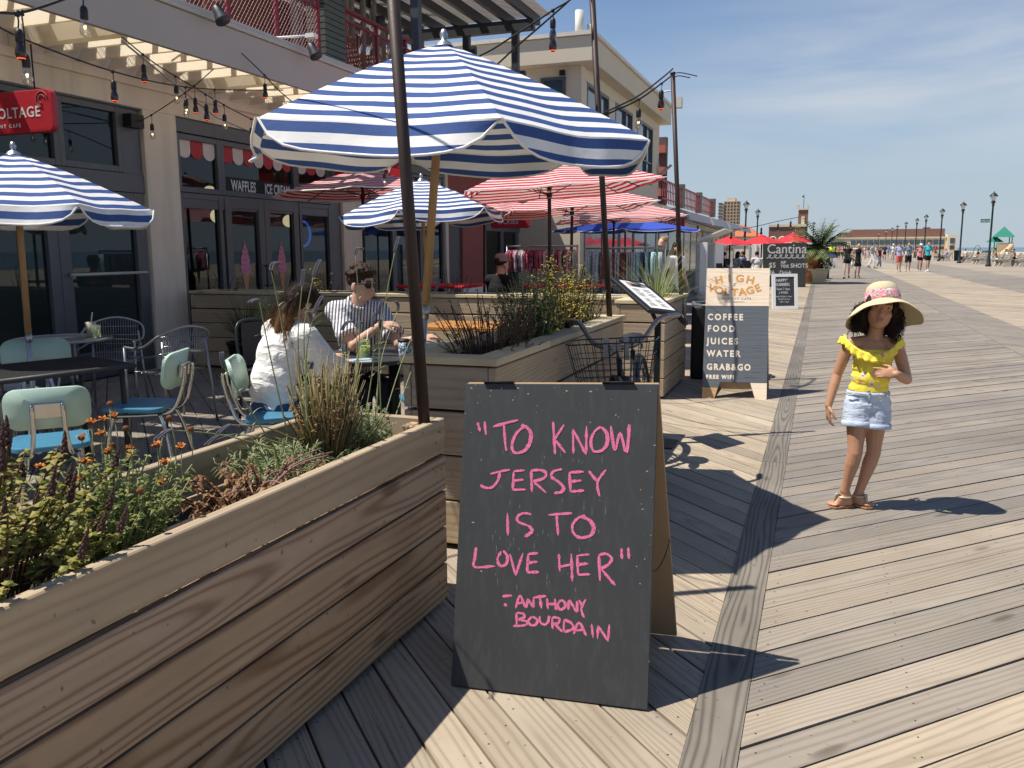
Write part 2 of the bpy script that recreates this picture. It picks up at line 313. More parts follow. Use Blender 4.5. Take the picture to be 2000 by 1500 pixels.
# ================================================================ THE GROUND
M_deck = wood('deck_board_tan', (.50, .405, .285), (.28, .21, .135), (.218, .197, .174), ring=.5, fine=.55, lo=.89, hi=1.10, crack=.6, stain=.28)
M_patio_shade = wood('patio_board_painted_shade', (.33, .28, .22), (.20, .165, .12), (.17, .16, .145), ring=.5, fine=.5, lo=.84, hi=1.14, crack=.5, stain=.3)  # deck boards with the patio's shade darkened into their colour
M_string = wood('stringer_board', (.24, .21, .17), (.11, .095, .075), (.17, .155, .14), ring=.85, fine=.5, lo=.85, hi=1.1, crack=.8, stain=.45)
M_nail = plain('rusty_nail', (.035, .025, .02), .7)
M_soil = plain('dark_ground', (.025, .023, .02), .95, var=.3)
def deck():
    mb = MB(); q = random.Random(3)
    def zone(x0, x1, y0, y1, sgn, wid, tone, cuts=()):
        step = wid*math.sqrt(2); gap = .009*math.sqrt(2)
        xs = [x0]+list(cuts)+[x1]
        c = (y0 - x1) if sgn > 0 else (y0 + x0)
        cend = (y1 - x0) if sgn > 0 else (y1 + x1)
        while c < cend:
            for xa, xb in zip(xs[:-1], xs[1:]):
                xb2 = xb-.006; xa2 = xa+.006; ca = c+gap/2; cb = c+step-gap/2; zt = q.uniform(-.0022, .0022); r = q.random(); t = min(1, max(0, tone(xa, c + sgn*(xa+xb)/2) + q.uniform(-.18, .18)))
                P = [(xa2, sgn*xa2+ca), (xb2, sgn*xb2+ca), (xb2, sgn*xb2+cb), (xa2, sgn*xa2+cb)]
                if max(p[1] for p in P) < y0-.2 or min(p[1] for p in P) > y1+.2: continue
                b = len(mb.v); mb.v += [Vector((p[0], p[1], zt)) for p in P] + [Vector((p[0], p[1], zt-.04)) for p in P]
                L = (xb2-xa2)*math.sqrt(2); W = wid
                if ca + sgn*xa2 < 11 and xa > -3 and xb < 4:
                    for X_ in [xa2+.045, xb2-.045]+[xa+.5+.55*k for k in range(8) if xa+.6+.55*k < xb-.2]:
                        for f in (.22, .78): px, py = X_+q.uniform(-.01, .01), sgn*X_+ca+(cb-ca)*f; s_ = .0030; mb.poly([(px-s_, py-s_, zt+.0006), (px+s_, py-s_, zt+.0006), (px+s_, py+s_, zt+.0006), (px-s_, py+s_, zt+.0006)], 2)
                uv = [(0, -W/2), (L, -W/2), (L, W/2), (0, W/2)]
                top = [(0, 1, 2, 3)]
                mi = 3 if xb < -2.3 else 0; mb.face((b, b+1, b+2, b+3), mi, uv, r, t)  # patio tops take the wood with shade put into its colour
                for i in range(4):
                    j = (i+1) % 4; mb.face((b+i, b+4+i, b+4+j, b+j), 0, [uv[i], uv[i], uv[j], uv[j]], r, t)
            c += step
    nA = lambda x, y: (.12 if y < 9 else .5) if x > -2 else .45
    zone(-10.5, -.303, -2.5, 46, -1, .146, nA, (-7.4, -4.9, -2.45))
    def nB(x, y): return .12 if y < 2.9 else (.35 if y < 3.5 else (.75 if y < 5 else (.95 if y < 20 else .85)))
    zone(-.157, 2.62, -2.5, 46, 1, .146, nB)
    zone(2.62, 3.45, -2.5, 46, -1, .146, lambda x, y: 1.0)
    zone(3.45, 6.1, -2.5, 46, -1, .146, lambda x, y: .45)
    zone(6.1, 9.2, -2.5, 46, 1, .146, lambda x, y: .95)
    zone(9.2, 15.2, -2.5, 46, -1, .146, lambda x, y: .6)
    y = -2.5
    while y < 46:                                        # the long stringer between the two herringbones
        L = q.choice((3.6, 2.9, 4.2)); r = q.random(); t = .42 if y < 3.6 else (.8 if y < 7 else .95)
        mb.bx(-.307, -.153, y+.003, y+L-.003, -.04, .003, 1, r, t*.6); y += L
    for (x0, x1, t) in ((-10.5, -.31, .55), (-.31, -.15, .95), (-.15, 2.62, .9), (2.62, 3.45, 1.), (3.45, 6.1, .5), (6.1, 9.2, .95), (9.2, 15.2, .6)):
        Y = 46.4
        for k in range(40):                              # far boards run together
            d = 1.3*(1.09**k); mb.poly([(x0, Y, .0), (x1, Y, .0), (x1, Y+d, .0), (x0, Y+d, .0)], 0, [(0, 0), (0, x1-x0), (d, x1-x0), (d, 0)], q.random(), t); Y += d
            if Y > 650: break
    struct(mb.build('boardwalk', [M_deck, M_string, M_nail, M_patio_shade]))
deck()
mb = MB(); mb.poly([(-1500, -60, -.16), (15.2, -60, -.16), (15.2, 2500, -.16), (-1500, 2500, -.16)]); struct(mb.build('ground', M_soil))
n = NT('beach_sand'); v = n.obj(); c = n.mix(n.noise(v, .6, 5), (.50, .43, .32), (.40, .34, .25))
M_sand = n.done(n.pbsdf(c, .95, 0, .1, n.noise(v, 2.5, 5), .8, .2))
mb = MB(); mb.poly([(15.2, -60, -.5), (110, -60, -1.5), (110, 3000, -1.5), (15.2, 3000, -.5)]); struct(mb.build('beach', M_sand))
n = NT('sea_water'); v = n.obj(); c = n.mix(n.noise(v, .05, 4), (.05, .10, .15), (.07, .13, .18))
M_sea = n.done(n.pbsdf(c, .25, 0, .5, n.noise(n.map(v, (1, .3, 1)), .5, 5), .6, .3))
mb = MB(); mb.poly([(110, -200, -1.5), (5500, -200, -1.5), (5500, 5500, -1.5), (-200, 5500, -1.5), (-200, 3000, -1.5), (110, 3000, -1.5)]); struct(mb.build('sea', M_sea))

# ================================================================ PLANTERS
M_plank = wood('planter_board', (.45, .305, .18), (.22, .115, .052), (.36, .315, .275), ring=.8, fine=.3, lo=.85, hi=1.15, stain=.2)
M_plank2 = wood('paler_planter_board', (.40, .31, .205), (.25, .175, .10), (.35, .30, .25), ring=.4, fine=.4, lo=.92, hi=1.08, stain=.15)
M_cap = wood('planter_cap_board', (.50, .42, .27), (.36, .28, .16), (.42, .36, .28), ring=.3, fine=.35)
M_earth = plain('potting_soil', (.035, .026, .02), .95, var=.35, scale=25, bs=.6)
M_dark = plain('black_steel', (.018, .017, .018), .5, .2, spec=.4)
def planter(label, x0, x1, y0, y1, h, nb, cap, soil=True, group=None, rseed=1):
    q = random.Random(rseed); t = thing('wooden_planter', label, 'planter', ((x0+x1)/2, (y0+y1)/2, 0), 0, group); ox, oy = (x0+x1)/2, (y0+y1)/2
    x0 -= ox; x1 -= ox; y0 -= oy; y1 -= oy; th = .038; hh = (h-.03)/nb
    for side, (ax, a0, a1, c) in {'r': ('y', y0, y1, x1-th/2), 'l': ('y', y0, y1, x0+th/2), 'f': ('x', x0+th+.002, x1-th-.002, y0+th/2+.003), 'b': ('x', x0+th+.002, x1-th-.002, y1-th/2-.003)}.items():
        m = MB()
        for k in range(nb):
            z0 = .03+k*hh; g = .0055 + (0.004 if k in (nb-1, nb-2) else 0)
            L = a1-a0; r = q.random(); tn = q.uniform(0, .5)
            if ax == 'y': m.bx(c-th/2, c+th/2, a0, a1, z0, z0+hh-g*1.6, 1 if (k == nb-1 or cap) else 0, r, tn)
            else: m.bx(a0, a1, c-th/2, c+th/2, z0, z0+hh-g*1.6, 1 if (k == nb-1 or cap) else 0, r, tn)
        if side in 'rl':
            xo = c+(th/2+.0008)*(1 if side == 'r' else -1)
            for k in range(nb):
                for yy in (a0+.05, a0+.09, a1-.05, a1-.09):
                    zz = .03+k*hh+hh*(.35 if q.random() < .5 else .6); yy += q.uniform(-.008, .008); m.poly([(xo, yy+.0052*math.cos(a_*1.047), zz+.0052*math.sin(a_*1.047)) for a_ in range(6)], 2)
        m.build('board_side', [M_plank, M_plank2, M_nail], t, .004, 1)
    for (px, py) in ((x0+.085, y0+.09), (x1-.085, y0+.09), (x0+.085, y1-.09), (x1-.085, y1-.09)): m = MB(); m.bx(px-.042, px+.042, py-.042, py+.042, .0, h-.03, 0, q.random(), .2); m.build('corner_post', M_plank, t, .003, 1)
    m = MB(); m.bx(x0+th+.002, x1-th-.002, y0+th+.006, y1-th-.006, .10, h-.19, 0); m.build('soil', M_earth, t)
    if cap:
        m = MB(); w_ = .135; e = .012; z = h-.005
        m.bx(x0-e, x0-e+w_, y0-e+w_+.002, y1+e-w_-.002, z, z+.036, 0, q.random()); m.bx(x1+e-w_, x1+e, y0-e+w_+.002, y0+(y1-y0)*.3, z, z+.036, 0, q.random()); m.bx(x1+e-w_, x1+e, y0+(y1-y0)*.3+.003, y1+e-w_-.002, z, z+.036, 0, q.random(), .4)
        m.bx(x0-e, x1+e, y0-e, y0-e+w_, z, z+.036, 0, q.random()); m.bx(x0-e, x1+e, y1+e-w_, y1+e, z, z+.036, 0, q.random())
        m.build('cap_board', M_cap, t, .004, 1)
    return t
P1 = planter('long low planter of bare boards in front, full of half-dead herbs and orange flowers', -1.95, -1.386, -.9, 3.04, .80, 5, False, rseed=4)
P1.rotation_euler = (0, 0, R_(-1.0)); P1.location.x -= .034
P2 = planter('capped wooden planter behind the chalk quote board, holding dark thin shrubs', -1.87, -1.39, 3.62, 6.35, .92, 4, True, rseed=9)
P3 = planter('corner planter behind the menu stand with tall pale ornamental grass', -1.85, -1.37, 8.1, 9.5, .93, 5, True, rseed=15)
P4 = planter('long planter closing the far end of the patio, below the man in the cap', -7.4, -1.86, 8.62, 9.12, .93, 5, True, rseed=21)

# ================================================================ QUOTE BOARD
n = NT('blackboard_paint'); v = n.obj(); a = n.noise(v, 3, 5, .6); b = n.noise(n.map(v, (30, 30, 3)), 1.5, 4, .6); sc = n.noise(v, 60, 3, .6)
c = n.mix(a, (.032, .034, .035), (.052, .054, .055)); c = n.mix(n.math('MULTIPLY', n.ramp(b, [(.5, 0.0), (.8, 1.0)]), .25), c, (.11, .11, .11))
chip = n.math('MULTIPLY', n.ramp(sc, [(.76, 0.0), (.775, 1.0)]), n.ramp(n.noise(v, 5.0, 2), [(.48, 0.0), (.62, 1.0)]))
c = n.mix(chip, c, (.45, .40, .32))
M_black = n.done(n.pbsdf(c, n.math('MULTIPLY_ADD', a, .2, .5), 0, .35, n.math('ADD', n.noise(v, 8, 4), n.math('MULTIPLY', sc, .2)), .12, .006))
M_ply = wood('board_plywood', (.42, .29, .17), (.30, .19, .10), ring=.35, fine=.3)
def chalkm(name, col, lo=.36, hi=.5):
    n = NT(name); v = n.obj(); a = n.noise(v, 430, 3, .7)
    f = n.ramp(a, [(lo, 0.0), (hi, 1.0)]); p = n.pbsdf(col, .95, 0, .05); tr = n.n('BsdfTransparent'); m = n.n('MixShader')
    n.t.links.new(f, m.inputs[0]); n.t.links.new(tr.outputs[0], m.inputs[1]); n.t.links.new(p.outputs[0], m.inputs[2]); return n.done(m)
M_pink = chalkm('pink_chalk', (.80, .20, .37), .36, .50)
M_white_chalk = chalkm('white_chalk', (.62, .63, .62), .3, .5)
def strokes(mb, lines, width, proj, nrm, off=.0015, m=0, jit=.16, seed=1):
    """hand strokes: ribbons through points given on the board"""
    q = random.Random(seed)
    for ln in lines:
        pts = [proj(*p) for p in ln]
        if len(pts) > 2: pts = smooth_path(pts, 5)
        else: pts = [pts[0].lerp(pts[1], i/6) for i in range(7)]
        b = len(mb.v); K = len(pts)
        for i, p in enumerate(pts):
            d = (pts[min(i+1, K-1)]-pts[max(i-1, 0)]).normalized(); s = d.cross(nrm).normalized(); ww = width*(1+q.uniform(-jit, jit))/2
            e = .4 if i in (0, K-1) else 1.0
            mb.v += [p+nrm*off+s*ww*e, p+nrm*off-s*ww*e]
        for i in range(K-1): mb.face((b+2*i, b+2*i+1, b+2*i+3, b+2*i+2), m)
def quote_board():
    bl = G(881, 1342); br = G(1265, 1391); tl = AY(909, 749, 2.65); tr = AP(1286, 750, bl, (br-bl).cross(tl-bl).normalized())
    base = (bl+br)/2; t = thing('chalkboard_easel', 'black A-frame board with a pink chalk quotation standing on the boardwalk', 'sign board', base)
    bl, br, tl, tr = [p-base for p in (bl, br, tl, tr)]
    nr = (br-bl).cross(tl-bl).normalized()                                     # towards the viewer
    lift = Vector((0, 0, .006)); th = .016
    fp = MB(); fp.prism([bl+lift, br+lift, tr, tl], -nr*th)
    br2 = G(1322, 1246)-base; bl2 = br2 + (bl-br)*.99
    n2 = -(br2-bl2).cross(tl-bl2).normalized(); hinge = -nr*(th+.006)
    tl2 = tl+hinge; tr2 = tr+hinge
    m = MB(); m.prism([bl2+lift, br2+lift, tr2, tl2], n2*th); m.build('rear_panel', M_ply, t, .002, 1)
    for k in (.18, .8):                                                         # hinges
        a = tl.lerp(tr, k-.08)+Vector((0, 0, .004))-nr*th*.5; b_ = tl.lerp(tr, k+.08)+Vector((0, 0, .004))-nr*th*.5
        m = MB(); m.cyl(a, b_, .0055, n=8); m.obox((a+b_)/2+Vector((0, 0, .001)), (b_-a)/2, nr*.018, Vector((0, 0, .001))); m.build('hinge', M_dark, t)
    ch = MB(); pa = br.lerp(tr, .42)-nr*th; pb = br2.lerp(tr2, .42)
    ln = sag(pa, pb, .03, 18)
    for i in range(18): ch.tube([ln[i].lerp(ln[i+1], .0), ln[i].lerp(ln[i+1], .5), ln[i].lerp(ln[i+1], 1.)], [.001, .003, .001], 5)
    ch.build('chain', M_dark, t)
    def proj(zx, zy): return AP(850+zx/2.1433, 720+zy/2.1433, base+bl, nr)-base
    L = [[(178,225),(188,262)],[(207,220),(213,277)],[(243,243),(347,214)],[(288,233),(292,290),(297,343)],
     [(375,240),(340,272),(322,320),(333,352),(370,345),(394,312),(398,272),(382,245),(360,236)],
     [(494,222),(498,290),(502,358)],[(540,235),(497,300)],[(500,295),(545,352)],[(579,356),(577,252)],[(577,254),(632,360)],[(632,360),(634,240)],
     [(692,243),(664,268),(652,308),(664,345),(700,340),(718,308),(714,268),(692,243)],[(735,240),(753,341),(774,270),(800,350),(811,232)],
     [(230,440),(312,422)],[(272,430),(263,468),(236,497),(206,497),(190,487)],[(329,430),(325,508)],[(329,430),(374,425)],[(327,470),(370,464)],[(325,508),(378,505)],
     [(402,425),(405,515)],[(402,426),(442,425),(464,437),(452,460),(408,472)],[(412,472),(464,519)],
     [(531,421),(496,430),(487,452),(518,475),(537,498),(524,517),(498,520)],[(562,432),(567,515)],[(562,435),(622,431)],[(565,473),(612,468)],[(567,515),(624,510)],
     [(643,428),(680,475)],[(715,423),(680,475),(688,534)],
     [(303,604),(305,697)],[(402,610),(370,605),(345,620),(350,642),(394,660),(402,682),(374,703)],[(475,612),(573,605)],[(508,610),(515,697)],
     [(628,615),(600,624),(575,654),(580,690),(611,708),(650,696),(661,665),(642,632),(606,618)],
     [(172,748),(167,790),(166,830),(248,826)],[(277,765),(261,798),(274,826),(297,816),(301,785),(285,761)],[(313,775),(337,865)],[(368,772),(337,865)],
     [(390,775),(385,852)],[(390,776),(430,772)],[(388,813),(428,808)],[(385,853),(434,851)],
     [(518,775),(522,848)],[(570,775),(574,890)],[(520,830),(572,818)],[(595,780),(598,862)],[(595,782),(645,777)],[(597,821),(640,815)],[(598,863),(648,860)],
     [(685,780),(690,888)],[(685,781),(716,775),(739,795),(724,820),(690,838)],[(695,838),(753,906)],[(780,752),(782,796)],[(808,748),(811,795)],
     [(282,953),(321,949)],[(288,985),(300,992)],[(338,1002),(355,950),(378,1000)],[(343,982),(372,978)],[(384,1000),(387,962)],[(387,962),(412,1000)],[(412,1000),(412,960)],
     [(410,958),(464,951)],[(438,955),(445,1003)],[(468,960),(472,1006)],[(502,962),(506,1010)],[(470,985),(504,985)],
     [(527,968),(513,988),(522,1008),(540,1000),(542,978),(526,967)],[(558,1010),(562,972),(592,1015),(593,972)],[(602,968),(620,998)],[(631,965),(612,1005),(623,1041)],
     [(340,1022),(342,1080)],[(340,1022),(368,1025),(372,1040),(345,1050)],[(345,1050),(383,1058),(376,1073),(326,1077)],
     [(406,1037),(391,1054),(400,1073),(420,1070),(426,1050),(407,1037)],[(438,1035),(440,1060),(458,1071),(472,1058),(475,1033)],
     [(490,1040),(492,1090)],[(490,1040),(520,1045),(514,1065),(494,1068)],[(500,1068),(532,1101)],[(540,1050),(538,1101)],[(540,1050),(571,1066),(577,1088),(540,1102)],
     [(580,1111),(603,1062),(632,1117)],[(590,1095),(625,1093)],[(655,1068),(661,1126)],[(680,1130),(682,1075)],[(682,1075),(724,1141)],[(724,1141),(729,1070)]]
    m = MB(); strokes(m, L[:-23], .0088, proj, nr, jit=.32, seed=2); strokes(m, L[-23:], .0078, proj, nr, jit=.32, seed=3)
    strokes(m, [[(a+q*1.5, b+2) for q, (a, b) in enumerate(ln)] for ln in L], .004, proj, nr, .0019, jit=.5, seed=5)
    m.build('chalk_lettering', M_pink, t)
    q = random.Random(12); m = fp; Wv, Hv = br-bl, tl-bl
    for i in range(85):
        e = q.random()*.84; u, v_ = (q.random(), q.choice((q.betavariate(1, 14), 1-q.betavariate(1, 18)))) if e < .55 else ((q.choice((q.betavariate(1, 16), 1-q.betavariate(1, 22))), q.random()) if e < .82 else (q.random(), q.random()))
        s_ = q.uniform(.0006, .0030)*(1.1 if e < .8 else .5); c0 = bl+Wv*min(.995, max(.005, u))+Hv*min(.996, max(.004, v_))+nr*.0009; a0 = q.uniform(0, 6); el = q.uniform(.4, 1.9)
        m.poly([c0+Wv.normalized()*s_*el*math.cos(a0+k*1.2566)*q.uniform(.6, 1.2)+Hv.normalized()*s_*math.sin(a0+k*1.2566)*q.uniform(.6, 1.2) for k in range(5)], q.choice((1, 1, 2)))
    m.build('front_panel', [M_black, plain('chipped_primer', (.30, .285, .25), .8), plain('chipped_wood', (.42, .30, .16), .8)], t, .002, 1)
    m = MB()
    for i in range(46):
        zx, zy = q.uniform(230, 760), q.choice((330, 375, 500, 560, 690, 740, 860, 900))+q.uniform(-20, 20); L_ = q.uniform(8, 40); strokes(m, [[(zx, zy), (zx+q.uniform(-1.5, 1.5), zy+L_)]], .0014, proj, nr, .0011, seed=i)
    m.build('chalk_drips', chalkm('old_chalk', (.30, .29, .29), .42, .55), t)
quote_board()

# ================================================================ CAFE BUILDING
n = NT('beige_stucco'); v = n.obj(); a = n.noise(n.map(v, (1, 1.6, .18)), 2.2, 5, .65); b = n.noise(v, 1.1, 4); c = n.mix(n.ramp(a, [(.45, 0.), (.75, .55)]), (.70, .625, .52), (.46, .40, .32)); c = n.mix(1.0, c, n.math('MULTIPLY_ADD', b, .25, .87), 'MULTIPLY'); M_stucco = n.done(n.pbsdf(c, .9, 0, .2, n.noise(v, 60, 3), .25, .004))
M_fascia = plain('grey_beige_fascia', (.43, .395, .365), .8, var=.07, scale=.8)
M_capm = plain('fascia_cap_metal', (.47, .45, .41), .55, var=.06)
n = NT('cream_louver_sheet'); v = n.obj(); p = n.pbsdf(n.mix(n.noise(v, 3, 3), (.86, .80, .66), (.80, .72, .57)), .6, 0, .3); tl = n.n('BsdfTranslucent'); n.set(tl.inputs[0], (.9, .82, .64)); mx = n.n('MixShader'); mx.inputs[0].default_value = .5; n.t.links.new(p.outputs[0], mx.inputs[1]); n.t.links.new(tl.outputs[0], mx.inputs[2]); M_cream = n.done(mx)
M_frame = plain('slate_grey_aluminium', (.105, .112, .125), .45, .25, var=.08)
M_panel = plain('slate_panel', (.075, .08, .09), .5, .1)
M_glass = glassy('shop_glass', (.60, .68, .70), .62)
M_inner = plain('dim_interior_wall', (.36, .47, .49), .9)
M_innerd = plain('dark_interior', (.03, .03, .032), .9)
M_redrail = plain('maroon_rail_paint', (.20, .022, .035), .5, var=.15)
M_redsign = plain('red_sign_enamel', (.45, .022, .035), .4, var=.06)
M_maroon = plain('red_pilaster_paint', (.30, .085, .075), .8, var=.08)
M_white = plain('white_paint', (.78, .77, .74), .6, var=.05)
M_green = plain('green_grey_louver', (.085, .10, .085), .55)
M_steel = plain('charcoal_steel', (.055, .058, .065), .5, .3)
M_oldwood = plain('weathered_grey_timber', (.27, .25, .23), .9, var=.3, scale=3, bs=.5)
M_globe = emis('lit_globe_glass', (1.0, .78, .45), .9)
M_brownwood = plain('brown_chair_wood', (.22, .095, .045), .6, var=.2)
FX = -7.7
bld = thing('cafe_building', 'beige two-level pavilion with grey shopfront windows, louvred canopy and roof deck', 'building', (FX, 10, 0))
BO = Vector((FX, 10, 0))
class LB(MB):            # mesh in building coordinates
    def build(s, name, mats, parent=None, **k):
        s.v = [p-BO for p in s.v]; return MB.build(s, name, mats, parent, **k)
def window(y0, y1, z0, z1, fw=.06, name='window', x=FX, par=None, glass=None, bars=(), d=.09, lo=None):
    m = LB(); lo = fw if lo is None else lo
    m.bx(x-d, x, y0, y0+fw, z0, z1); m.bx(x-d, x, y1-fw, y1, z0, z1)
    m.bx(x-d, x-.002, y0+fw, y1-fw, z1-fw, z1); m.bx(x-d, x-.002, y0+fw, y1-fw, z0, z0+lo)
    for z in bars: m.bx(x-d+.01, x-.004, y0+fw, y1-fw, z-.025, z+.025)
    f = m.build(name, M_frame, par or bld, bev=.004, seg=1)
    p = LB(); p.poly([(x-d*.55, y0+fw*.8, z0+lo*.8), (x-d*.55, y1-fw*.8, z0+lo*.8), (x-d*.55, y1-fw*.8, z1-fw*.8), (x-d*.55, y0+fw*.8, z1-fw*.8)])
    p.build('pane', glass or M_glass, f); return f
def cafe():
    m = LB(); W = .04
    wx0, wx1 = FX-.25, FX+W
    for (a, b) in ((8.31, 8.87), (12.78, 13.42), (17.02, 17.16)): m.bx(wx0, wx1, a, b, 0, 3.12)
    m.bx(wx0, wx1, -4, 17.16, 3.12, 4.15)
    m.bx(wx0, wx1, -4, 2.0, 0, 3.12)
    m.bx(wx0-.02, wx1+.035, -4, 17.16, 3.36, 3.46)                    # ledge the louvers sit on
    m.build('wall', M_stucco, bld, bev=.008)
    m = LB(); m.bx(wx0, wx1, 17.165, 17.2, .0, 3.9); m.bx(wx0, wx1+.01, 17.9, 19.35, .62, 2.55); m.bx(wx0, wx1, 17.2, 21.9, 2.55, 4.15); m.bx(wx0, wx1, 23.3, 24, 0, 2.55); m.build('red_wall', M_maroon, bld)
    m = LB(); m.bx(wx0, wx1+.012, 17.9, 19.35, 0, .615); m.build('pilaster_base', M_white, bld)
    m = LB(); m.bx(wx0+.05, wx1-.04, 17.2, 17.9, 0, 2.55); m.build('panel', M_panel, bld)
    # interior seen through the panes
    m = LB(); m.poly([(FX-5, 0, -.01), (FX-.1, 0, -.01), (FX-.1, 22, -.01), (FX-5, 22, -.01)], 1); m.poly([(FX-4.2, 0, 0), (FX-4.2, 22, 0), (FX-4.2, 22, 3.3), (FX-4.2, 0, 3.3)], 0)
    m.poly([(FX-5, 0, 3.3), (FX-.1, 0, 3.3), (FX-.1, 22, 3.3), (FX-5, 22, 3.3)], 1)
    for y in (8.6, 13.1, 17.1): m.bx(FX-4.2, FX-.26, y-.05, y+.05, 0, 3.3, 0)
    m.bx(FX-2.2, FX-1.6, 9.2, 12.2, 0, 1.05, 1); m.bx(FX-2.6, FX-1.9, 3.5, 6.6, 0, 1.1, 1); m.bx(FX-4.15, FX-4.0, 9.5, 11.8, 1.3, 2.2, 1); m.bx(FX-4.15, FX-4.0, 4.6, 5.6, 1.2, 1.9, 1); m.bx(FX-4.15, FX-4.0, 6.0, 6.5, 1.2, 1.9, 1)
    m.build('interior', [M_inner, M_innerd], bld)
    # shopfront one: upper lights, a side panel, and doors
    window(2.0, 4.4, 2.36, 3.1); window(4.4, 7.12, 2.36, 3.1, .07); window(7.12, 8.0, 2.36, 3.1, .07)
    m = LB(); m.bx(FX-.08, FX-.01, 8.005, 8.3, 2.15, 3.1); m.bx(FX-.085, FX+.005, 2.0, 8.3, 2.14, 2.355); m.bx(FX-.1, FX+.02, 2.0, 8.31, 3.1, 3.13); m.build('panel', M_frame, bld, bev=.004, seg=1)
    f = window(7.0, 8.27, .02, 2.135, .15, 'door', lo=.3)
    m = LB(); m.cyl((FX+.05, 7.08, 1.2), (FX+.05, 8.2, 1.2), .017); m.cyl((FX, 7.12, 1.2), (FX+.05, 7.12, 1.2), .012); m.cyl((FX, 8.16, 1.2), (FX+.05, 8.16, 1.2), .012); m.build('handle', M_capm, f)
    window(5.75, 6.995, .02, 2.135, .13, 'door', lo=.3); window(2.0, 3.8, .02, 2.135, .1); window(3.8, 5.745, .02, 2.135, .1)
    # shopfront two
    for (a, b) in ((8.89, 9.74), (9.74, 11.5), (11.5, 12.46)): window(a, b, 2.2, 2.93, .07)
    m = LB(); m.bx(FX-.08, FX-.006, 12.465, 12.77, 0, 2.93); m.bx(FX-.1, FX+.02, 8.88, 12.775, 2.94, 3.11); m.bx(FX-.06, FX-.012, 8.9, 12.4, 2.0, 2.195); m.build('panel', M_frame, bld, bev=.004, seg=1)
    window(8.89, 9.72, .02, 2.19, .07); window(11.55, 12.46, .02, 2.19, .07)
    for k, (a, b) in enumerate(((9.77, 10.64), (10.65, 11.52))):
        f = window(a, b, .02, 1.995+.17, .13, 'door', lo=.3)
        m = LB(); y = b-.065 if k == 0 else a+.065; m.cyl((FX+.045, y, .92), (FX+.045, y, 1.25), .011); m.cyl((FX, y, .94), (FX+.045, y, .94), .008); m.cyl((FX, y, 1.23), (FX+.045, y, 1.23), .008); m.build('handle', M_dark, f)
        m = LB(); yc = (a+b)/2; X = FX-.045          # soft-ice picture stuck on the glass
        cone = [(yc-.075, 1.12), (yc+.075, 1.12), (yc+.012, .78), (yc-.012, .78)]; m.poly([(X, y_, z_) for y_, z_ in cone], 1)
        sw = [(yc-.1, 1.14), (yc-.12, 1.22), (yc-.1, 1.28), (yc-.105, 1.33), (yc-.075, 1.39), (yc-.06, 1.46), (yc-.02, 1.52), (yc-.005, 1.6), (yc+.015, 1.53), (yc+.055, 1.47), (yc+.075, 1.39), (yc+.1, 1.33), (yc+.095, 1.28), (yc+.12, 1.21), (yc+.1, 1.14), (yc, 1.11)]
        m.poly([(X+.001, y_, z_) for y_, z_ in sw], 0)
        for (za, w_) in ((1.17, .105), (1.25, .1), (1.325, .085), (1.40, .065), (1.47, .045)): m.tube(smooth_path([(X+.002, yc-w_, za+.012), (X+.002, yc-w_*.3, za-.008), (X+.002, yc+w_*.4, za+.004), (X+.002, yc+w_, za+.04)], 4), .006, 4, 2, sq=.3)
        m.build('ice_cream_decal', [plain('decal_pink', (.58, .24, .38), .6), plain('decal_cone', (.42, .27, .13), .6), plain('decal_dark_pink', (.36, .10, .20), .6)], f)
    # scalloped red and white strip on the glass
    q = 0; VM = [plain('valance_white', (.62, .58, .53), .8), plain('valance_red', (.42, .05, .06), .8)]
    for (a, b) in ((8.96, 9.67), (9.81, 11.43), (11.57, 12.39)):
        m = LB()
        nn = max(2, round((b-a)/.235)); ww = (b-a)/nn
        for k in range(nn):
            y0 = a+k*ww+.003; y1 = a+(k+1)*ww-.003; P = [(y0, 2.86), (y0, 2.72)] + [((y0+y1)/2-math.cos(t*math.pi/8)*(y1-y0)/2, 2.72-math.sin(t*math.pi/8)*.085) for t in range(1, 8)] + [(y1, 2.72), (y1, 2.86)]
            m.poly([(FX-.04, y, z) for y, z in P], q % 2); q += 1
        m.build('scalloped_valance', VM, bld)
    m = LB(); m.bx(FX-.046, FX-.043, 9.82, 11.43, 2.27, 2.46, 1)
    M = frame((FX-.04, 9.98, 2.285), (0, 1, 0), (0, 0, 1))
    add_text(m, 'WAFFLES', .2, M, 0, bold=.006, sx=.66, space=1.02); add_text(m, 'ICE CREAM', .2, M @ Matrix.Translation((.76, 0, 0)), 0, bold=.006, sx=.62, space=1.02)
    m.build('shop_lettering', [plain('letter_white', (.62, .64, .66), .6), M_innerd], bld)
    m = LB(); add_text(m, 'GE', .34, frame((FX-.03, 5.9, 2.45), (0, 1, 0), (0, 0, 1)), 0, bold=.006); m.build('window_lettering', plain('letter_faint', (.12, .17, .17), .6), bld)
    # neon-like blue ring sign inside the side pane
    m = LB(); m.tube([(FX-.25, 12.0+.2*math.cos(a), 1.72+.2*math.sin(a)) for a in [k*math.pi/12 for k in range(24)]], .02, 8, closed=True); m.build('ring_sign', emis('blue_neon', (.06, .16, .75), .5), bld)
    # shopfront three and beyond
    for (a, b) in ((13.42, 14.7), (14.7, 15.9), (15.9, 17.0)): window(a, b, 2.2, 2.95, .07); window(a, b, .02, 2.19, .08)
    m = LB(); m.bx(FX-.1, FX+.02, 13.42, 17.0, 2.96, 3.11); m.build('panel', M_frame, bld)
    for (a, b) in ((19.36, 20.6), (20.6, 21.75), (21.75, 23.28)): window(a, b, .02, 2.0, .1); window(a, b, 2.0, 2.54, .07)
    m = LB(); q = 0
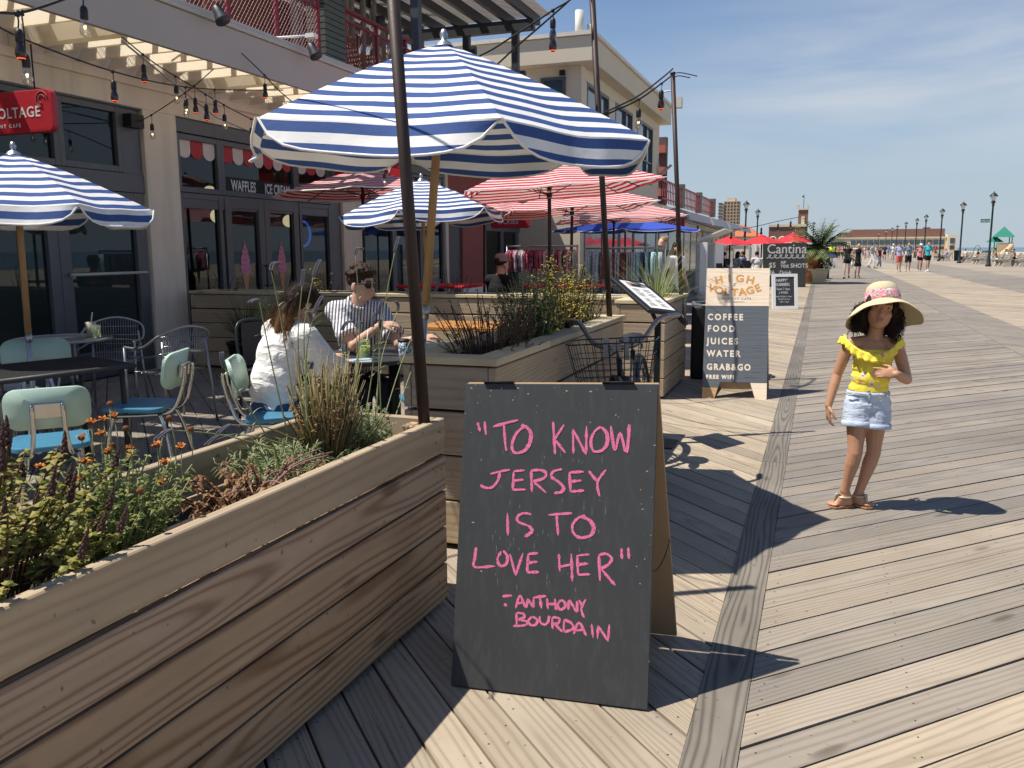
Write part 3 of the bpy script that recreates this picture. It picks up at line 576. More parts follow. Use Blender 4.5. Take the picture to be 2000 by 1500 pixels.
    for k in range(6):
        y0 = 15.9+k*.19; m.poly([(FX-.03, y0, 2.9), (FX-.03, y0, 2.77), (FX-.03, y0+.09, 2.72), (FX-.03, y0+.18, 2.77), (FX-.03, y0+.18, 2.9)], k % 2)
    m.build('scalloped_valance', [M_redsign, M_white], bld)
    # open glass doors
    for (px0, px1) in (((965, 0), (1030, 0)),):
        pass
    # canopy
    m = LB(); m.bx(-6.26, -6.2, -4, 21.5, 3.45, 3.86); m.build('canopy_fascia', M_fascia, bld, bev=.006)
    m = LB(); m.bx(-6.34, -6.17, -4, 21.52, 3.865, 3.91); m.bx(-6.3, -6.195, -4, 21.5, 3.912, 3.96); m.build('canopy_cap', M_capm, bld, bev=.006)
    m = LB(); y = 2.0; k = 0
    while y < 21.3:
        if k % 6 == 5: m.bx(FX+.05, -6.27, y-.05, y+.09, 3.46, 3.80)     # carrying beam
        else: m.obox(((FX-6.21)/2+.02, y, 3.62), Vector(((-6.27-FX)/2-.03, 0, 0)), Vector((0, .095, .15)), Vector((0, .007, -.005)))
        y += .42; k += 1
    m.build('canopy_louver', M_cream, bld)
    m = LB(); m.bx(-7.25, -7.2, 2, 21.3, 3.79, 3.85); m.bx(-6.75, -6.7, 2, 21.3, 3.79, 3.85); m.build('canopy_rail', M_steel, bld)
    # roof deck with red railing
    m = LB(); m.bx(-14, -8.08, -4, 21.9, 4.155, 4.45); m.build('deck_slab', M_stucco, bld)
    def rail(y0, y1, x=-8.15, top=5.64, z0=4.53):
        m = LB()
        for y in [y0+(y1-y0)*k/max(1, round((y1-y0)/1.25)) for k in range(max(1, round((y1-y0)/1.25))+1)]: m.bx(x-.03, x+.03, y-.03, y+.03, 4.45, top)
        m.bx(x-.05, x+.05, y0-.04, y1+.04, top, top+.05); m.bx(x-.024, x+.024, y0, y1, z0, z0+.06); m.bx(x-.02, x+.02, y0, y1, top-.17, top-.13)
        f = m.build('railing', M_redrail, bld)
        m = LB(); w_ = .006; st = .075; y = y0-1.0
        while y < y1+1.0:                                              # welded diamond mesh
            for s_ in (1, -1):
                a = [y, z0+.06]; b = [y+s_*(top-.17-z0-.06)*.75, top-.17]
                ya, yb = sorted((a[0], b[0]))
                t0, t1 = 0.0, 1.0; dy = b[0]-a[0]
                for lim, sgn in ((y0, 1), (y1, -1)):
                    tt = (lim-a[0])/dy
                    if (dy > 0) == (sgn > 0): t0 = max(t0, tt)
                    else: t1 = min(t1, tt)
                if t1 > t0+.02:
                    p = Vector((x, a[0]+dy*t0, a[1]+(b[1]-a[1])*t0)); q_ = Vector((x+.004*s_, a[0]+dy*t1, a[1]+(b[1]-a[1])*t1)); m.tube([p, q_], .0035, 4, cap=False, sm=False)
            y += st
        m.build('mesh_infill', M_redrail, f)
    rail(3.6, 13.0); rail(13.85, 18.6); 
    m = LB()
    for k in range(14): m.bx(-8.43, -8.07, 13.1, 13.75, 4.47+k*.1, 4.555+k*.1)
    m.bx(-8.39, -8.11, 13.14, 13.71, 4.45, 5.9); m.bx(-8.49, -8.0, 13.0, 13.85, 5.9, 5.94); m.build('louvred_post', M_green, bld)
    q = random.Random(5)
    m = LB()                                                            # rustic uprights
    for k in range(13):
        y = 14.4+k*.42+q.uniform(-.12, .12); x = -8.9-q.uniform(0, .9); r = q.uniform(.05, .095)
        m.tube([(x+q.uniform(-.02, .02), y+q.uniform(-.03, .03), 4.45+i*.6) for i in range(6)], [r*q.uniform(.9, 1.05) for _ in range(6)], 8)
    m.build('rustic_upright', M_oldwood, bld)
    # pergola
    m = LB(); z = 6.32
    for (x, y) in ((-6.75, 19.0), (-7.95, 19.0), (-6.9, 14.2), (-9.9, 19.0)): m.bx(x-.075, x+.075, y-.075, y+.075, 3.87 if x > -7 else 4.28, z)
    m.bx(-11.5, -6.3, 18.92, 19.08, z+.002, z+.24); m.bx(-11.5, -6.3, 14.1, 14.26, z+.002, z+.24)
    for k in range(9): x = -11.2+k*.6; m.bx(x-.05, x+.05, 13.4, 19.6, z+.242, z+.44)
    m.bx(-7.82, -7.66, 18.8, 18.92, 5.7, 6.05); m.bx(-6.62, -6.5, 18.9, 19.02, 4.95, 5.45); m.cyl((-9.0, 16.8, 6.1), (-9.0, 16.8, 6.32), .1)
    pg = m.build('pergola_frame', M_steel, bld)
    m = LB()
    for k in range(62): y = 13.45+k*.1; m.bx(-11.6, -6.1, y, y+.055, z+.445, z+.47)
    m.build('pergola_slat', plain('pale_slat', (.50, .47, .42), .85, var=.15), pg)  # slats in a paler colour than the other old timber
    # woven reed screen and stacked furniture seen through the rail
    m = LB(); q2 = random.Random(3); y = 4.0
    while y < 17.3:
        if True: m.bx(-9.9, -9.86, y, y+.16, 4.45, 6.15+q2.uniform(-.03, .03), 0, q2.random())
        y += .165
    m.build('deck_screen', plain('dark_reed', (.12, .055, .035), .85, var=.3, scale=12), bld)
    # floodlights on the canopy edge
    for (y, z, s) in ((7.7, 3.86, 1), (9.45, 3.86, 1), (5.9, 3.86, 1)):
        m = LB(); m.tube([(-6.9, y, z), (-6.9, y, z+.2), (-6.55, y, z+.22), (-6.02, y, z+.2)], .014, 6); m.bx(-6.08, -5.96, y-.05, y+.05, z+.17, z+.22)
        f = m.build('lamp_bracket', M_white, bld); m = LB()
        m.lathe([(.03, .1), (.05, .08), (.055, .02), (.075, -.06), (.078, -.09), (.0, -.085)], (-6.0, y, z+.02), 12, M=Euler((0, R_(-28), 0)).to_matrix()); m.build('floodlight', M_steel, f)
    m = LB(); m.bx(FX+.0, FX+.12, 8.04, 8.24, 2.88, 3.03); m.build('door_closer', M_dark, bld)
cafe()
for y, z in ((9.98, 1.95), (11.75, 1.93), (9.85, 2.27)):                         # globes hanging inside
    p = Vector((FX-.55, y+.3, z)); t = thing('globe_lamp', {9.98: 'lit round glass lamp hanging behind the left ice cream door', 11.75: 'lit round glass lamp hanging behind the narrow pane with the blue ring sign', 9.85: 'lit round glass lamp hanging inside just under the WAFFLES lettering'}[y], 'lamp', p, 0, 'globe lamps inside the shop')
    m = MB(); m.ell((0, 0, 0), (.1, .1, .1)); m.build('globe', M_globe, t); m = MB(); m.cyl((0, 0, .095), (0, 0, 3.28-z), .006, n=6); m.build('stem', M_dark, t)
# deck furniture above
def deck_chair():
    t = thing('deck_chair', 'x', 'chair', (0, 0, 4.45), 0, 'wooden chairs behind the red deck railing')
    m = MB(); m.bx(-.22, .22, -.22, .22, .42, .46); m.build('seat', M_brownwood, t, .005, 1)
    m = MB()
    for k in range(4): m.bx(-.2, .2, .2, .225, .5+k*.12, .59+k*.12)
    m.build('backrest', M_brownwood, t)
    for sx in (-1, 1):
        for sy in (-1, 1): m = MB(); m.bx(sx*.2-.02, sx*.2+.02, sy*.2-.02, sy*.2+.02, 0, .42 if sy < 0 else .98); m.build('leg', M_brownwood, t)
    return t
ch = None
for k, (x, y, rz, lb) in enumerate(((-8.75, 8.3, 1.4, 'brown deck chair behind the railing nearest the left picture edge'), (-8.7, 9.7, -1.6, 'brown deck chair behind the middle of the near red railing'), (-8.8, 11.4, 1.7, 'brown deck chair behind the near railing close to the louvred post'), (-8.75, 14.7, -1.5, 'brown deck chair just past the green louvred post'), (-8.8, 16.0, 1.5, 'brown deck chair farther behind the second red railing'))):
    if ch is None: ch = deck_chair(); ch.location = (x, y, 4.45); ch.rotation_euler = (0, 0, rz); ch['label'] = lb
    else: dup(ch, (x, y, 4.45), rz, lb)

# hanging shop signs
def blade_sign(name_lbl, p, ly, lz, txts, rz=0.0, scroll=False):
    t = thing('hanging_sign', name_lbl, 'sign', p, rz)
    m = MB(); P = []
    for cx, cz, a0 in ((ly/2-.07, lz/2-.07, 0), (-ly/2+.07, lz/2-.07, 90), (-ly/2+.07, -lz/2+.07, 180), (ly/2-.07, -lz/2+.07, 270)):
        P += [(-.03, cx+.07*math.cos(R_(a0+k*18)), cz+.07*math.sin(R_(a0+k*18))) for k in range(6)]
    m.prism(P, (.06, 0, 0)); m.build('sign_body', M_redsign, t, .006, 2)
    m = MB()
    for (s, size, dy, dz, sp) in txts: add_text(m, s, size, frame((.033, dy, dz), (0, 1, 0), (0, 0, 1)), 0, bold=.002, space=sp, align='CENTER')
    m.build('sign_lettering', plain('sign_white', (.70, .66, .64), .6), t)
    if scroll:
        for r in (.035, .065): m = MB(); m.tube([(.032, ly/2-.11+r*math.cos(a), lz/2-.085+r*math.sin(a)) for a in [k*math.pi/8 for k in range(13)]], .006, 5); m.build('scroll', M_maroon, t)
    for k in (-.35, .35): m = MB(); m.cyl((0, k*ly, lz/2), (0, k*ly, lz/2+.38), .008, n=6); m.build('hanger', M_dark, t)
    return t
blade_sign('red enamel sign with white lettering above the left blue umbrella', (-7.0, 5.8, 2.66), 1.42, .36, [('HIGH VOLTAGE', .125, .10, -.045, 1.08), ('SEAFRONT CAFE', .042, .10, -.125, 1.6)], R_(-90), True)
blade_sign('red hanging sign half hidden above the far left red striped umbrella', (-7.0, 12.6, 2.74), 1.35, .34, [('Creamery', .19, 0.0, -.05, 1.0)], R_(-90), True)
blade_sign('small red sign over the dark doorway past the red pilaster', (-6.75, 18.6, 2.08), .95, .3, [('OCKIES', .15, -.05, -.05, 1.0)], R_(-90))
blade_sign('dark red sign at the far doorway beside the blue canopy umbrella', (-5.45, 33.2, 2.42), 1.0, .36, [('PANAS', .22, 0, -.06, 1.1)], R_(-90))

# ================================================================ UMBRELLAS
def stripem(name, ca, cb, period, duty=.5, trans=.32, shade=None):
    n = NT(name); uv = n.n('TexCoord').outputs['UV']; s = n.sep(uv)
    f = n.math('GREATER_THAN', n.math('FRACT', n.math('DIVIDE', s[1], period)), duty); v = n.obj()
    c = n.mix(f, ca, cb); c = n.mix(1.0, c, n.math('MULTIPLY_ADD', n.noise(v, 6, 4), .3, .85), 'MULTIPLY')
    p = n.pbsdf(c, .75, 0, .2, n.math('ADD', n.noise(v, 7, 4, .6), n.math('MULTIPLY', n.noise(v, 220, 2), .05)), .5, .012)
    t = n.n('BsdfTranslucent'); n.set(t.inputs[0], n.mix(1.0, c, (.9, .88, .82), 'MULTIPLY'))
    m = n.n('MixShader'); m.inputs[0].default_value = trans; n.t.links.new(p.outputs[0], m.inputs[1]); n.t.links.new(t.outputs[0], m.inputs[2]); return n.done(m)
M_bluest = stripem('blue_white_canvas', (.80, .79, .77), (.045, .092, .26), .098, .5, .12)
M_redst = stripem('red_white_canvas', (.80, .72, .69), (.62, .022, .055), .10, .5, .36)
M_white_canvas = plain('white_binding', (.78, .77, .74), .8)
M_polewood = plain('varnished_pole_wood', (.36, .22, .10), .5, var=.15, scale=4)
M_alu = plain('brushed_aluminium', (.45, .46, .47), .35, .85, var=.08)
M_concrete = plain('cast_base', (.10, .10, .10), .85)
def canopy_mb(R, rise, n, a0, flap, vent=False, bulge=1.18, sagk=.017, seed=1, sq=False):
    mb = MB(); q = random.Random(seed); NU, NTT = 10, 12; da = 2*math.pi/n; ph = [q.uniform(0, 6) for _ in range(n)]
    sl = math.hypot(R*math.cos(da/2), rise)
    def pt(k, u, t):
        a, b = a0+k*da, a0+(k+1)*da
        c4 = lambda i: (.7071 if sq and i % 2 else 1.0); A = Vector((math.cos(a), math.sin(a), 0))*R*t*c4(k); B = Vector((math.cos(b), math.sin(b), 0))*R*t*c4(k+1)
        p = A.lerp(B, u); s = math.sin(math.pi*u)
        inw = -p.normalized() if p.length > 1e-6 else Vector()
        p = p + inw*((.012 if sq else .03)*R*s*t*t); p.z = -rise*t**bulge - sagk*s*t + .006*math.sin(9*u+ph[k]+5*t)*s*t
        return p
    t0 = .0 if not vent else .10
    for k in range(n):
        b = len(mb.v)
        for j in range(NTT+1):
            for i in range(NU+1): mb.v.append(pt(k, i/NU, t0+(1-t0)*j/NTT))
        for j in range(NTT):
            for i in range(NU):
                i0 = b+j*(NU+1)+i; ts = [t0+(1-t0)*j/NTT, t0+(1-t0)*(j+1)/NTT]
                mb.face((i0, i0+NU+1, i0+NU+2, i0+1), 0, [(i/NU, ts[0]*sl), (i/NU, ts[1]*sl), ((i+1)/NU, ts[1]*sl), ((i+1)/NU, ts[0]*sl)], sm=True)
        if flap:
            FN = 14; b = len(mb.v); edge = []
            def fl(u): w_ = abs(2*u-1); return flap*(1-w_**5) + .004
            for i in range(FN+1):
                u = i/FN; p = pt(k, u, 1.0); o = Vector((p.x, p.y, 0)).normalized()
                for j in range(5):
                    f = j/4; d = fl(u)*f; wv = .018*math.sin(11*u+ph[k])*f + .03*f*math.sin(math.pi*u)*(1 if k % 2 else .4)
                    mb.v.append(p + o*(d*.30+wv) + Vector((0, 0, -d*.94)))
                edge.append(mb.v[-1].copy())
            for i in range(FN):
                for j in range(4):
                    i0 = b+i*5+j; mb.face((i0, i0+1, i0+6, i0+5), 0, [(0, sl+fl(i/FN)*j/4), (0, sl+fl(i/FN)*(j+1)/4), (0, sl+fl((i+1)/FN)*(j+1)/4), (0, sl+fl((i+1)/FN)*j/4)], sm=True)
            mb.tube(edge, .0065, 5, 1, cap=False)
        else:
            mb.tube([pt(k, i/NU, 1.0) for i in range(NU+1)], .006, 5, 1, cap=False)
    if vent:
        for k in range(n):
            b = len(mb.v)
            for j in range(4):
                for i in range(7):
                    p = pt(k, i/6, .02+.17*j/3); mb.v.append(p+Vector((0, 0, .035-.01*j)) + Vector((p.x, p.y, 0))*.08)
            for j in range(3):
                for i in range(6): i0 = b+j*7+i; mb.face((i0, i0+7, i0+8, i0+1), 0, [(0, .04*j*2), (0, .04*(j+1)*2), (0, .04*(j+1)*2), (0, .04*j*2)], sm=True)
    return mb
def umbrella(label, foot, apex, rimz, R, n, a0, canvas, flap=0.0, group=None, woodtop=None, tilt=(0, 0), vent=False, polem=None, ribm=None, seed=1, polr=.019, name='patio_umbrella', clip=False, basez=0.0, sq=False):
    foot = Vector((foot[0], foot[1], basez)); apex = Vector(apex); t = thing(name, label, 'umbrella', foot, 0, group); ax = apex-foot
    rise = apex.z-rimz; T = Matrix.Translation(ax) @ Euler((tilt[0], tilt[1], 0)).to_matrix().to_4x4()
    mb = canopy_mb(R, rise, n, a0, flap, vent, seed=seed, sq=sq); mb.v = [T @ p for p in mb.v]; mb.build('canopy', [canvas, M_white_canvas], t)
    ribm = ribm or M_alu; polem = polem or M_alu
    for k in range(n):
        a = a0+k*2*math.pi/n; d = Vector((math.cos(a), math.sin(a), 0))*(.7071 if sq and k % 2 else 1.0); pts = [T @ (d*R*s + Vector((0, 0, -rise*s**1.18-.012))) for s in (.04, .3, .55, .8, .985)]
        m = MB(); m.tube(pts, .0065, 6); m.build('rib', ribm, t)
        m = MB(); hub = ax*( (apex.z-rise*1.05)/max(.1, apex.z) ) if False else ax - ax.normalized()*rise*1.08
        m.tube([hub, T @ (d*R*.52+Vector((0, 0, -rise*.52**1.18-.018)))], .005, 6); m.build('strut', ribm, t)
    m = MB(); m.cyl(ax-ax.normalized()*(rise*1.08+.03), ax-ax.normalized()*(rise*1.08-.03), .035, n=12); m.cyl(ax-ax.normalized()*.09, ax-ax.normalized()*.03, .035, n=12); m.build('hub', ribm, t)
    m = MB(); m.lathe([(.0, .075), (.012, .07), (.022, .045), (.014, .02), (.035, .008), (.05, -.012)], ax, 12); m.build('finial', M_alu if flap else (polem), t)
    up = ax.normalized(); L = ax.length
    if woodtop is not None:
        s = woodtop/ax.z; m = MB(); m.cyl(ax*s, ax-up*.03, polr*1.15, n=14); m.build('wooden_pole', M_polewood, t)
        m = MB(); m.cyl((0, 0, .02), ax*(s+.02), polr*.98, n=14); m.cyl(ax*(s-.03), ax*(s-.005), polr*1.2, n=14); m.build('metal_pole', M_alu, t)
    else:
        m = MB(); m.cyl((0, 0, .02), ax-up*.03, polr, n=14); m.build('pole', polem, t)
        if clip: m = MB(); s = .80; m.cyl(ax*s, ax*(s+.035), polr*1.35, n=12); m.build('crank_collar', M_white, t)
    m = MB(); m.lathe([(.0, .0), (.21, .0), (.215, .03), (.19, .055), (.06, .075), (.04, .19), (.0, .19)], (0, 0, 0), 20); m.build('base', M_concrete, t)
    return t
GB = 'blue and white striped umbrellas'; GR = 'red and white striped umbrellas'
umbrella('large blue and white striped umbrella nearest the camera, above the couple', (-2.10, 4.12), (-1.84, 4.1, 2.475), 2.02, 1.055, 6, R_(-53), M_bluest, .14, GB, 1.16, (R_(1.6), R_(2.6)), seed=3)
umbrella('blue and white striped umbrella at the left picture edge over the mesh tables', (-5.13, 4.33), (-5.08, 4.32, 2.10), 1.74, .82, 6, R_(-17), M_bluest, .115, GB, .90, seed=5)
umbrella('smaller blue and white umbrella behind the wooden pole of the large one', (-4.44, 9.32), (-4.50, 9.3, 2.27), 1.875, .98, 6, R_(-80), M_bluest, .13, GB, 1.1, (0, R_(-3)), seed=8)
umbrella('red striped umbrella in front of the ice cream shop, half in louvre shade', (-6.22, 10.9), (-6.2, 10.9, 2.58), 2.24, 1.32, 8, R_(-20), M_redst, 0, GR, None, (0, R_(-2)), True, M_dark, M_dark, 4, .022)
umbrella('nearest and highest of the red striped umbrellas beyond the patio', (-3.29, 10.6), (-3.32, 10.6, 2.62), 2.17, 1.66, 8, R_(71), M_redst, 0, GR, None, (R_(1), R_(-4)), True, M_dark, M_dark, 6, .024, clip=True, sq=True)
umbrella('red striped umbrella in the middle of the row of three', (-3.85, 13.5), (-3.83, 13.5, 2.48), 2.06, 1.62, 8, R_(69), M_redst, 0, GR, None, (0, R_(-4)), True, M_dark, M_dark, 7, .024, clip=True, sq=True)
umbrella('lowest right red striped umbrella of the row of three, above the blue one', (-3.98, 17.0), (-3.94, 17.0, 2.46), 2.02, 1.70, 8, R_(66), M_redst, 0, GR, None, (0, R_(-2)), True, M_dark, M_dark, 9, .024, clip=True, sq=True)
umbrella('red striped umbrella mostly hidden behind the small blue umbrella', (-5.55, 13.9), (-5.52, 13.9, 2.40), 2.06, 1.25, 8, R_(-10), M_redst, 0, GR, None, (0, 0), True, M_dark, M_dark, 11, .022)
M_royal = plain('royal_blue_canvas', (.03, .07, .40), .8)
umbrella('wide plain royal blue umbrella over the clothes rails', (-4.4, 20.2), (-4.42, 20.2, 2.16), 1.90, 1.75, 8, R_(10), M_royal, .05, None, None, (0, 0), True, M_alu, M_alu, 12, .024)
M_redplain = plain('plain_red_canvas', (.52, .025, .035), .8)
GF = 'plain red umbrellas at the outdoor bar'
umbrella('plain red umbrella on the left of the outdoor bar seating', (-3.72, 38), (-3.72, 38, 1.96), 1.62, 1.05, 6, R_(-80), M_redplain, 0.03, GF, None, (0, 0), True, M_dark, M_dark, 13, .03)
umbrella('plain red umbrella in the middle of the outdoor bar seating', (-2.45, 39), (-2.45, 39, 2.0), 1.66, 1.0, 6, R_(-70), M_redplain, 0.03, GF, None, (0, 0), True, M_dark, M_dark, 14, .03)
umbrella('plain red umbrella just left of the potted palm, behind the tall drinks chalkboard', (-1.2, 40), (-1.2, 40, 2.08), 1.72, 1.0, 6, R_(-85), M_redplain, 0.03, GF, None, (0, 0), True, M_dark, M_dark, 15, .03)

# ================================================================ PEOPLE
def remeshed(mb, voxel, name, mat, parent, smooth=3, fn=None, mats=None, disp=None):
    """one continuous skin grown over the overlapping forms of mb"""
    me = mb.mesh('tmp', mat); o = bpy.data.objects.new('tmp', me); C.objects.link(o)
    r = o.modifiers.new('r', 'REMESH'); r.mode = 'VOXEL'; r.voxel_size = voxel; r.use_smooth_shade = True
    if smooth: s = o.modifiers.new('s', 'SMOOTH'); s.factor = .5; s.iterations = smooth
    dg = bpy.context.evaluated_depsgraph_get(); dg.update(); m2 = bpy.data.meshes.new_from_object(o.evaluated_get(dg))
    bpy.data.objects.remove(o); bpy.data.meshes.remove(me); m2.name = name; m2.materials.clear()
    for mm in (mats or [mat]): m2.materials.append(mm)
    if disp:
        for v in m2.vertices: v.co += disp(v.co, v.normal)
    m2.polygons.foreach_set('use_smooth', [True]*len(m2.polygons))
    if fn: m2.polygons.foreach_set('material_index', [fn(p.center) for p in m2.polygons])
    m2.update(); ob = bpy.data.objects.new(name, m2); C.objects.link(ob); ob.parent = parent; return ob
def limb(mb, pts, rad, n=12):
    pts = [Vector(p) for p in pts]; mb.tube(pts, rad, n)
    for p, r in zip(pts, rad): mb.ell(p, (r*.995,)*3, None, 0, n, 8)
def skinm(name, col):
    n = NT(name); v = n.obj(); a = n.noise(v, 9, 4); b = n.noise(v, 90, 2)
    c = n.mix(1.0, col, n.math('MULTIPLY_ADD', a, .22, .89), 'MULTIPLY')
    p = n.pbsdf(c, n.math('MULTIPLY_ADD', b, .15, .42), 0, .4, b, .05, .002); p.inputs['Subsurface Weight'].default_value = .12; p.inputs['Subsurface Radius'].default_value = (.02, .008, .004); p.inputs['Subsurface Scale'].default_value = .35
    return n.done(p)
def clothm(name, col, stripes=None, scale=30., bs=.5):
    n = NT(name); v = n.obj(); a = n.noise(v, 5, 4, .6); b = n.noise(v, 260, 2)
    c = col
    if stripes: ax, per, col2, duty = stripes; c = n.mix(n.math('GREATER_THAN', n.math('FRACT', n.math('DIVIDE', n.sep(v)[ax], per)), duty), col, col2)
    c = n.mix(1.0, c, n.math('MULTIPLY_ADD', a, .25, .87), 'MULTIPLY')
    w1 = n.noise(n.map(v, (1, 1, 2.2)), 11, 3, .55, .8)
    return n.done(n.pbsdf(c, .9, 0, .15, n.math('ADD', w1, n.math('MULTIPLY', b, .04)), bs, .02))
SK_FAIR = skinm('fair_skin', (.56, .34, .24)); SK_TAN = skinm('tanned_skin', (.46, .245, .145)); SK_PALE = skinm('pale_skin', (.62, .40, .30))
M_hairdark = plain('dark_brown_hair', (.018, .011, .008), .65, var=.5, scale=40, bs=.8, spec=.2)
M_hairbrown = plain('brown_hair', (.036, .021, .013), .65, var=.5, scale=40, bs=.8, spec=.2)
M_lips = plain('lips', (.36, .16, .115), .45); M_brow = M_hairdark
M_eyew = plain('eye_white', (.6, .58, .55), .25); M_iris = plain('dark_iris', (.02, .012, .008), .15)
def ortho(fwd, up=(0, 0, 1)):
    y = Vector(fwd).normalized(); x = y.cross(Vector(up)).normalized(); z = x.cross(y); return Matrix((x, y, z)).transposed()
def head_forms(mb, c, M, s=1.0, ears=True):
    """skull, jaw, nose, lips, brow and ears; local +y is the face, +z the crown; s=1 is an adult head"""
    def E(p, r, rot=None): mb.ell(c + M @ (Vector(p)*s), tuple(q*s for q in r), M if rot is None else M @ rot)
    E((0, -.008, .028), (.074, .094, .088)); E((0, .022, -.03), (.062, .070, .078)); E((0, .045, -.078), (.036, .036, .030)); E((0, .062, .018), (.056, .030, .040))
    E((.034, .056, -.028), (.026, .03, .026)); E((-.034, .056, -.028), (.026, .03, .026))
    E((0, .096, -.022), (.0105, .013, .026)); E((0, .104, -.036), (.0135, .014, .0115)); E((.011, .097, -.040), (.0085, .010, .008)); E((-.011, .097, -.040), (.0085, .010, .008))
    E((0, .0875, -.061), (.021, .0095, .0062)); E((0, .0865, -.0715), (.018, .0095, .0072))
    E((.027, .082, .022), (.020, .009, .006)); E((-.027, .082, .022), (.020, .009, .006))
    if ears:
        for q in (1, -1): E((q*.076, -.010, -.012), (.010, .020, .032)); E((q*.074, -.002, -.038), (.007, .010, .010))
def hand_forms(mb, w, d, nrm, thumb, s=1.0, curl=(.5, .6, .6, .65), spread=.05, n=8):
    """palm and five bent fingers; d points along the hand, nrm out of the back of the hand, thumb is the thumb side"""
    w = Vector(w); d = Vector(d).normalized(); nrm = Vector(nrm); nrm = (nrm-d*nrm.dot(d)).normalized(); t = d.cross(nrm); t = t if t.dot(Vector(thumb)) > 0 else -t
    M = Matrix((t, d, nrm)).transposed()
    mb.ell(w+d*.045*s, (.038*s, .052*s, .015*s), M); mb.ell(w+d*.068*s, (.036*s, .026*s, .0135*s), M); mb.ell(w+d*.012*s, (.026*s, .03*s, .019*s), M)
    for k, (off, L, r) in enumerate(((.028, .072, .0092), (.0095, .080, .0095), (-.010, .074, .009), (-.027, .058, .008))):
        p = w+d*.082*s+t*off*s; ang = 0; pts = [p]; dirv = (d+t*(off*spread*20)).normalized()
        for q, f in enumerate((.44, .32, .26)):
            ang += curl[k]*(.75 if q == 0 else 1.0); v = dirv*math.cos(ang)-nrm*math.sin(ang); p = p+v*L*f*s; pts.append(p)
        limb(mb, pts, [r*s, r*.95*s, r*.88*s, r*.75*s], n)
    p = w+d*.022*s+t*.026*s; v1 = (t*.75+d*.75-nrm*.25).normalized(); v2 = (t*.25+d*.95-nrm*.4).normalized(); p1 = p+v1*.036*s; p2 = p1+v2*.030*s; p3 = p2+(v2-nrm*.2).normalized()*.024*s
    limb(mb, [p, p1, p2, p3], [.0135*s, .0115*s, .0105*s, .0085*s], n)
def torso_forms(mb, J, k=1.0, grow=0.0, top=True):
    """chest to hips; k scales girth"""
    M = J['M']; g = grow; ch, pe, nk = J['chest'], J['pelvis'], J['neck']; w = ch.lerp(pe, .52); sw = (J['sh'][0]-J['sh'][1]).length
    fw = M @ Vector((0, 1, 0))
    mb.ell(ch, (sw*.40*k+g, .105*k+g, .14+g), M); mb.ell(ch.lerp(nk, .45), (sw*.36*k+g, .082*k+g, .10+g), M); mb.ell(w, (.118*k+g, .092*k+g, .125+g), M)
    mb.ell(pe, (.148*k+g, .112*k+g, .105+g), M); mb.ell(w.lerp(pe, .5), (.13*k+g, .1*k+g, .1+g), M)
    if top: limb(mb, [J['sh'][0], ch.lerp(nk, .75), J['sh'][1]], [.052*k+g, .06*k+g, .052*k+g])
def rig(h=1.70, stride=.0, arm=.0, lean=0.0, bend=.25, wide=1.0, twist=0.0, face=0.0, arms=None):
    """standing or walking joints, facing +y, feet on z=0"""
    u = h/1.72; J = {}; V = Vector
    pel = V((0, 0, .93*u)); che = V((0, .02+lean*.35, 1.27*u)); nk = V((0, .015+lean*.55, 1.46*u)); hd = V((0, .05+lean*.66, 1.60*u))
    J.update(u=u, pelvis=pel, chest=che, neck=nk, head=hd, M=Euler((-lean*.6, 0, 0)).to_matrix(), HM=Euler((-lean*.3, 0, face)).to_matrix())
    J['sh'] = [V((q*.185*u*wide, .0+lean*.5, 1.405*u)) for q in (1, -1)]
    J['hip'] = [V((q*.09*u*wide, 0, .90*u)) for q in (1, -1)]; J['kn'] = []; J['an'] = []; J['toe'] = []; J['el'] = []; J['wr'] = []; J['hd'] = []
    for i, q in enumerate((1, -1)):
        sg = stride*q; fy = sg*.30*u; back = max(0, -sg)
        an = V((q*.085*u, fy-.02, .085*u+back*.10*u)); hip = J['hip'][i]
        kn = hip.lerp(an, .52)+V((q*.012, .03*u+abs(stride)*.05, 0)); J['kn'].append(kn); J['an'].append(an); J['toe'].append(an+V((q*.035*u, .165*u, -.055*u-back*.06*u)))
        a = arm*-q; el = J['sh'][i]+V((q*.055*u, a*.16*u-.03, -.27*u)); wr = el+V((q*.01*u, (a*.16+bend*.12)*u+.02, -.235*u))
        J['el'].append(el); J['wr'].append(wr); J['hd'].append((wr-el).normalized())
    if arms:
        for i, (e, w_) in arms.items(): J['el'][i] = V(e)*u; J['wr'][i] = V(w_)*u; J['hd'][i] = (J['wr'][i]-J['el'][i]).normalized()
    return J
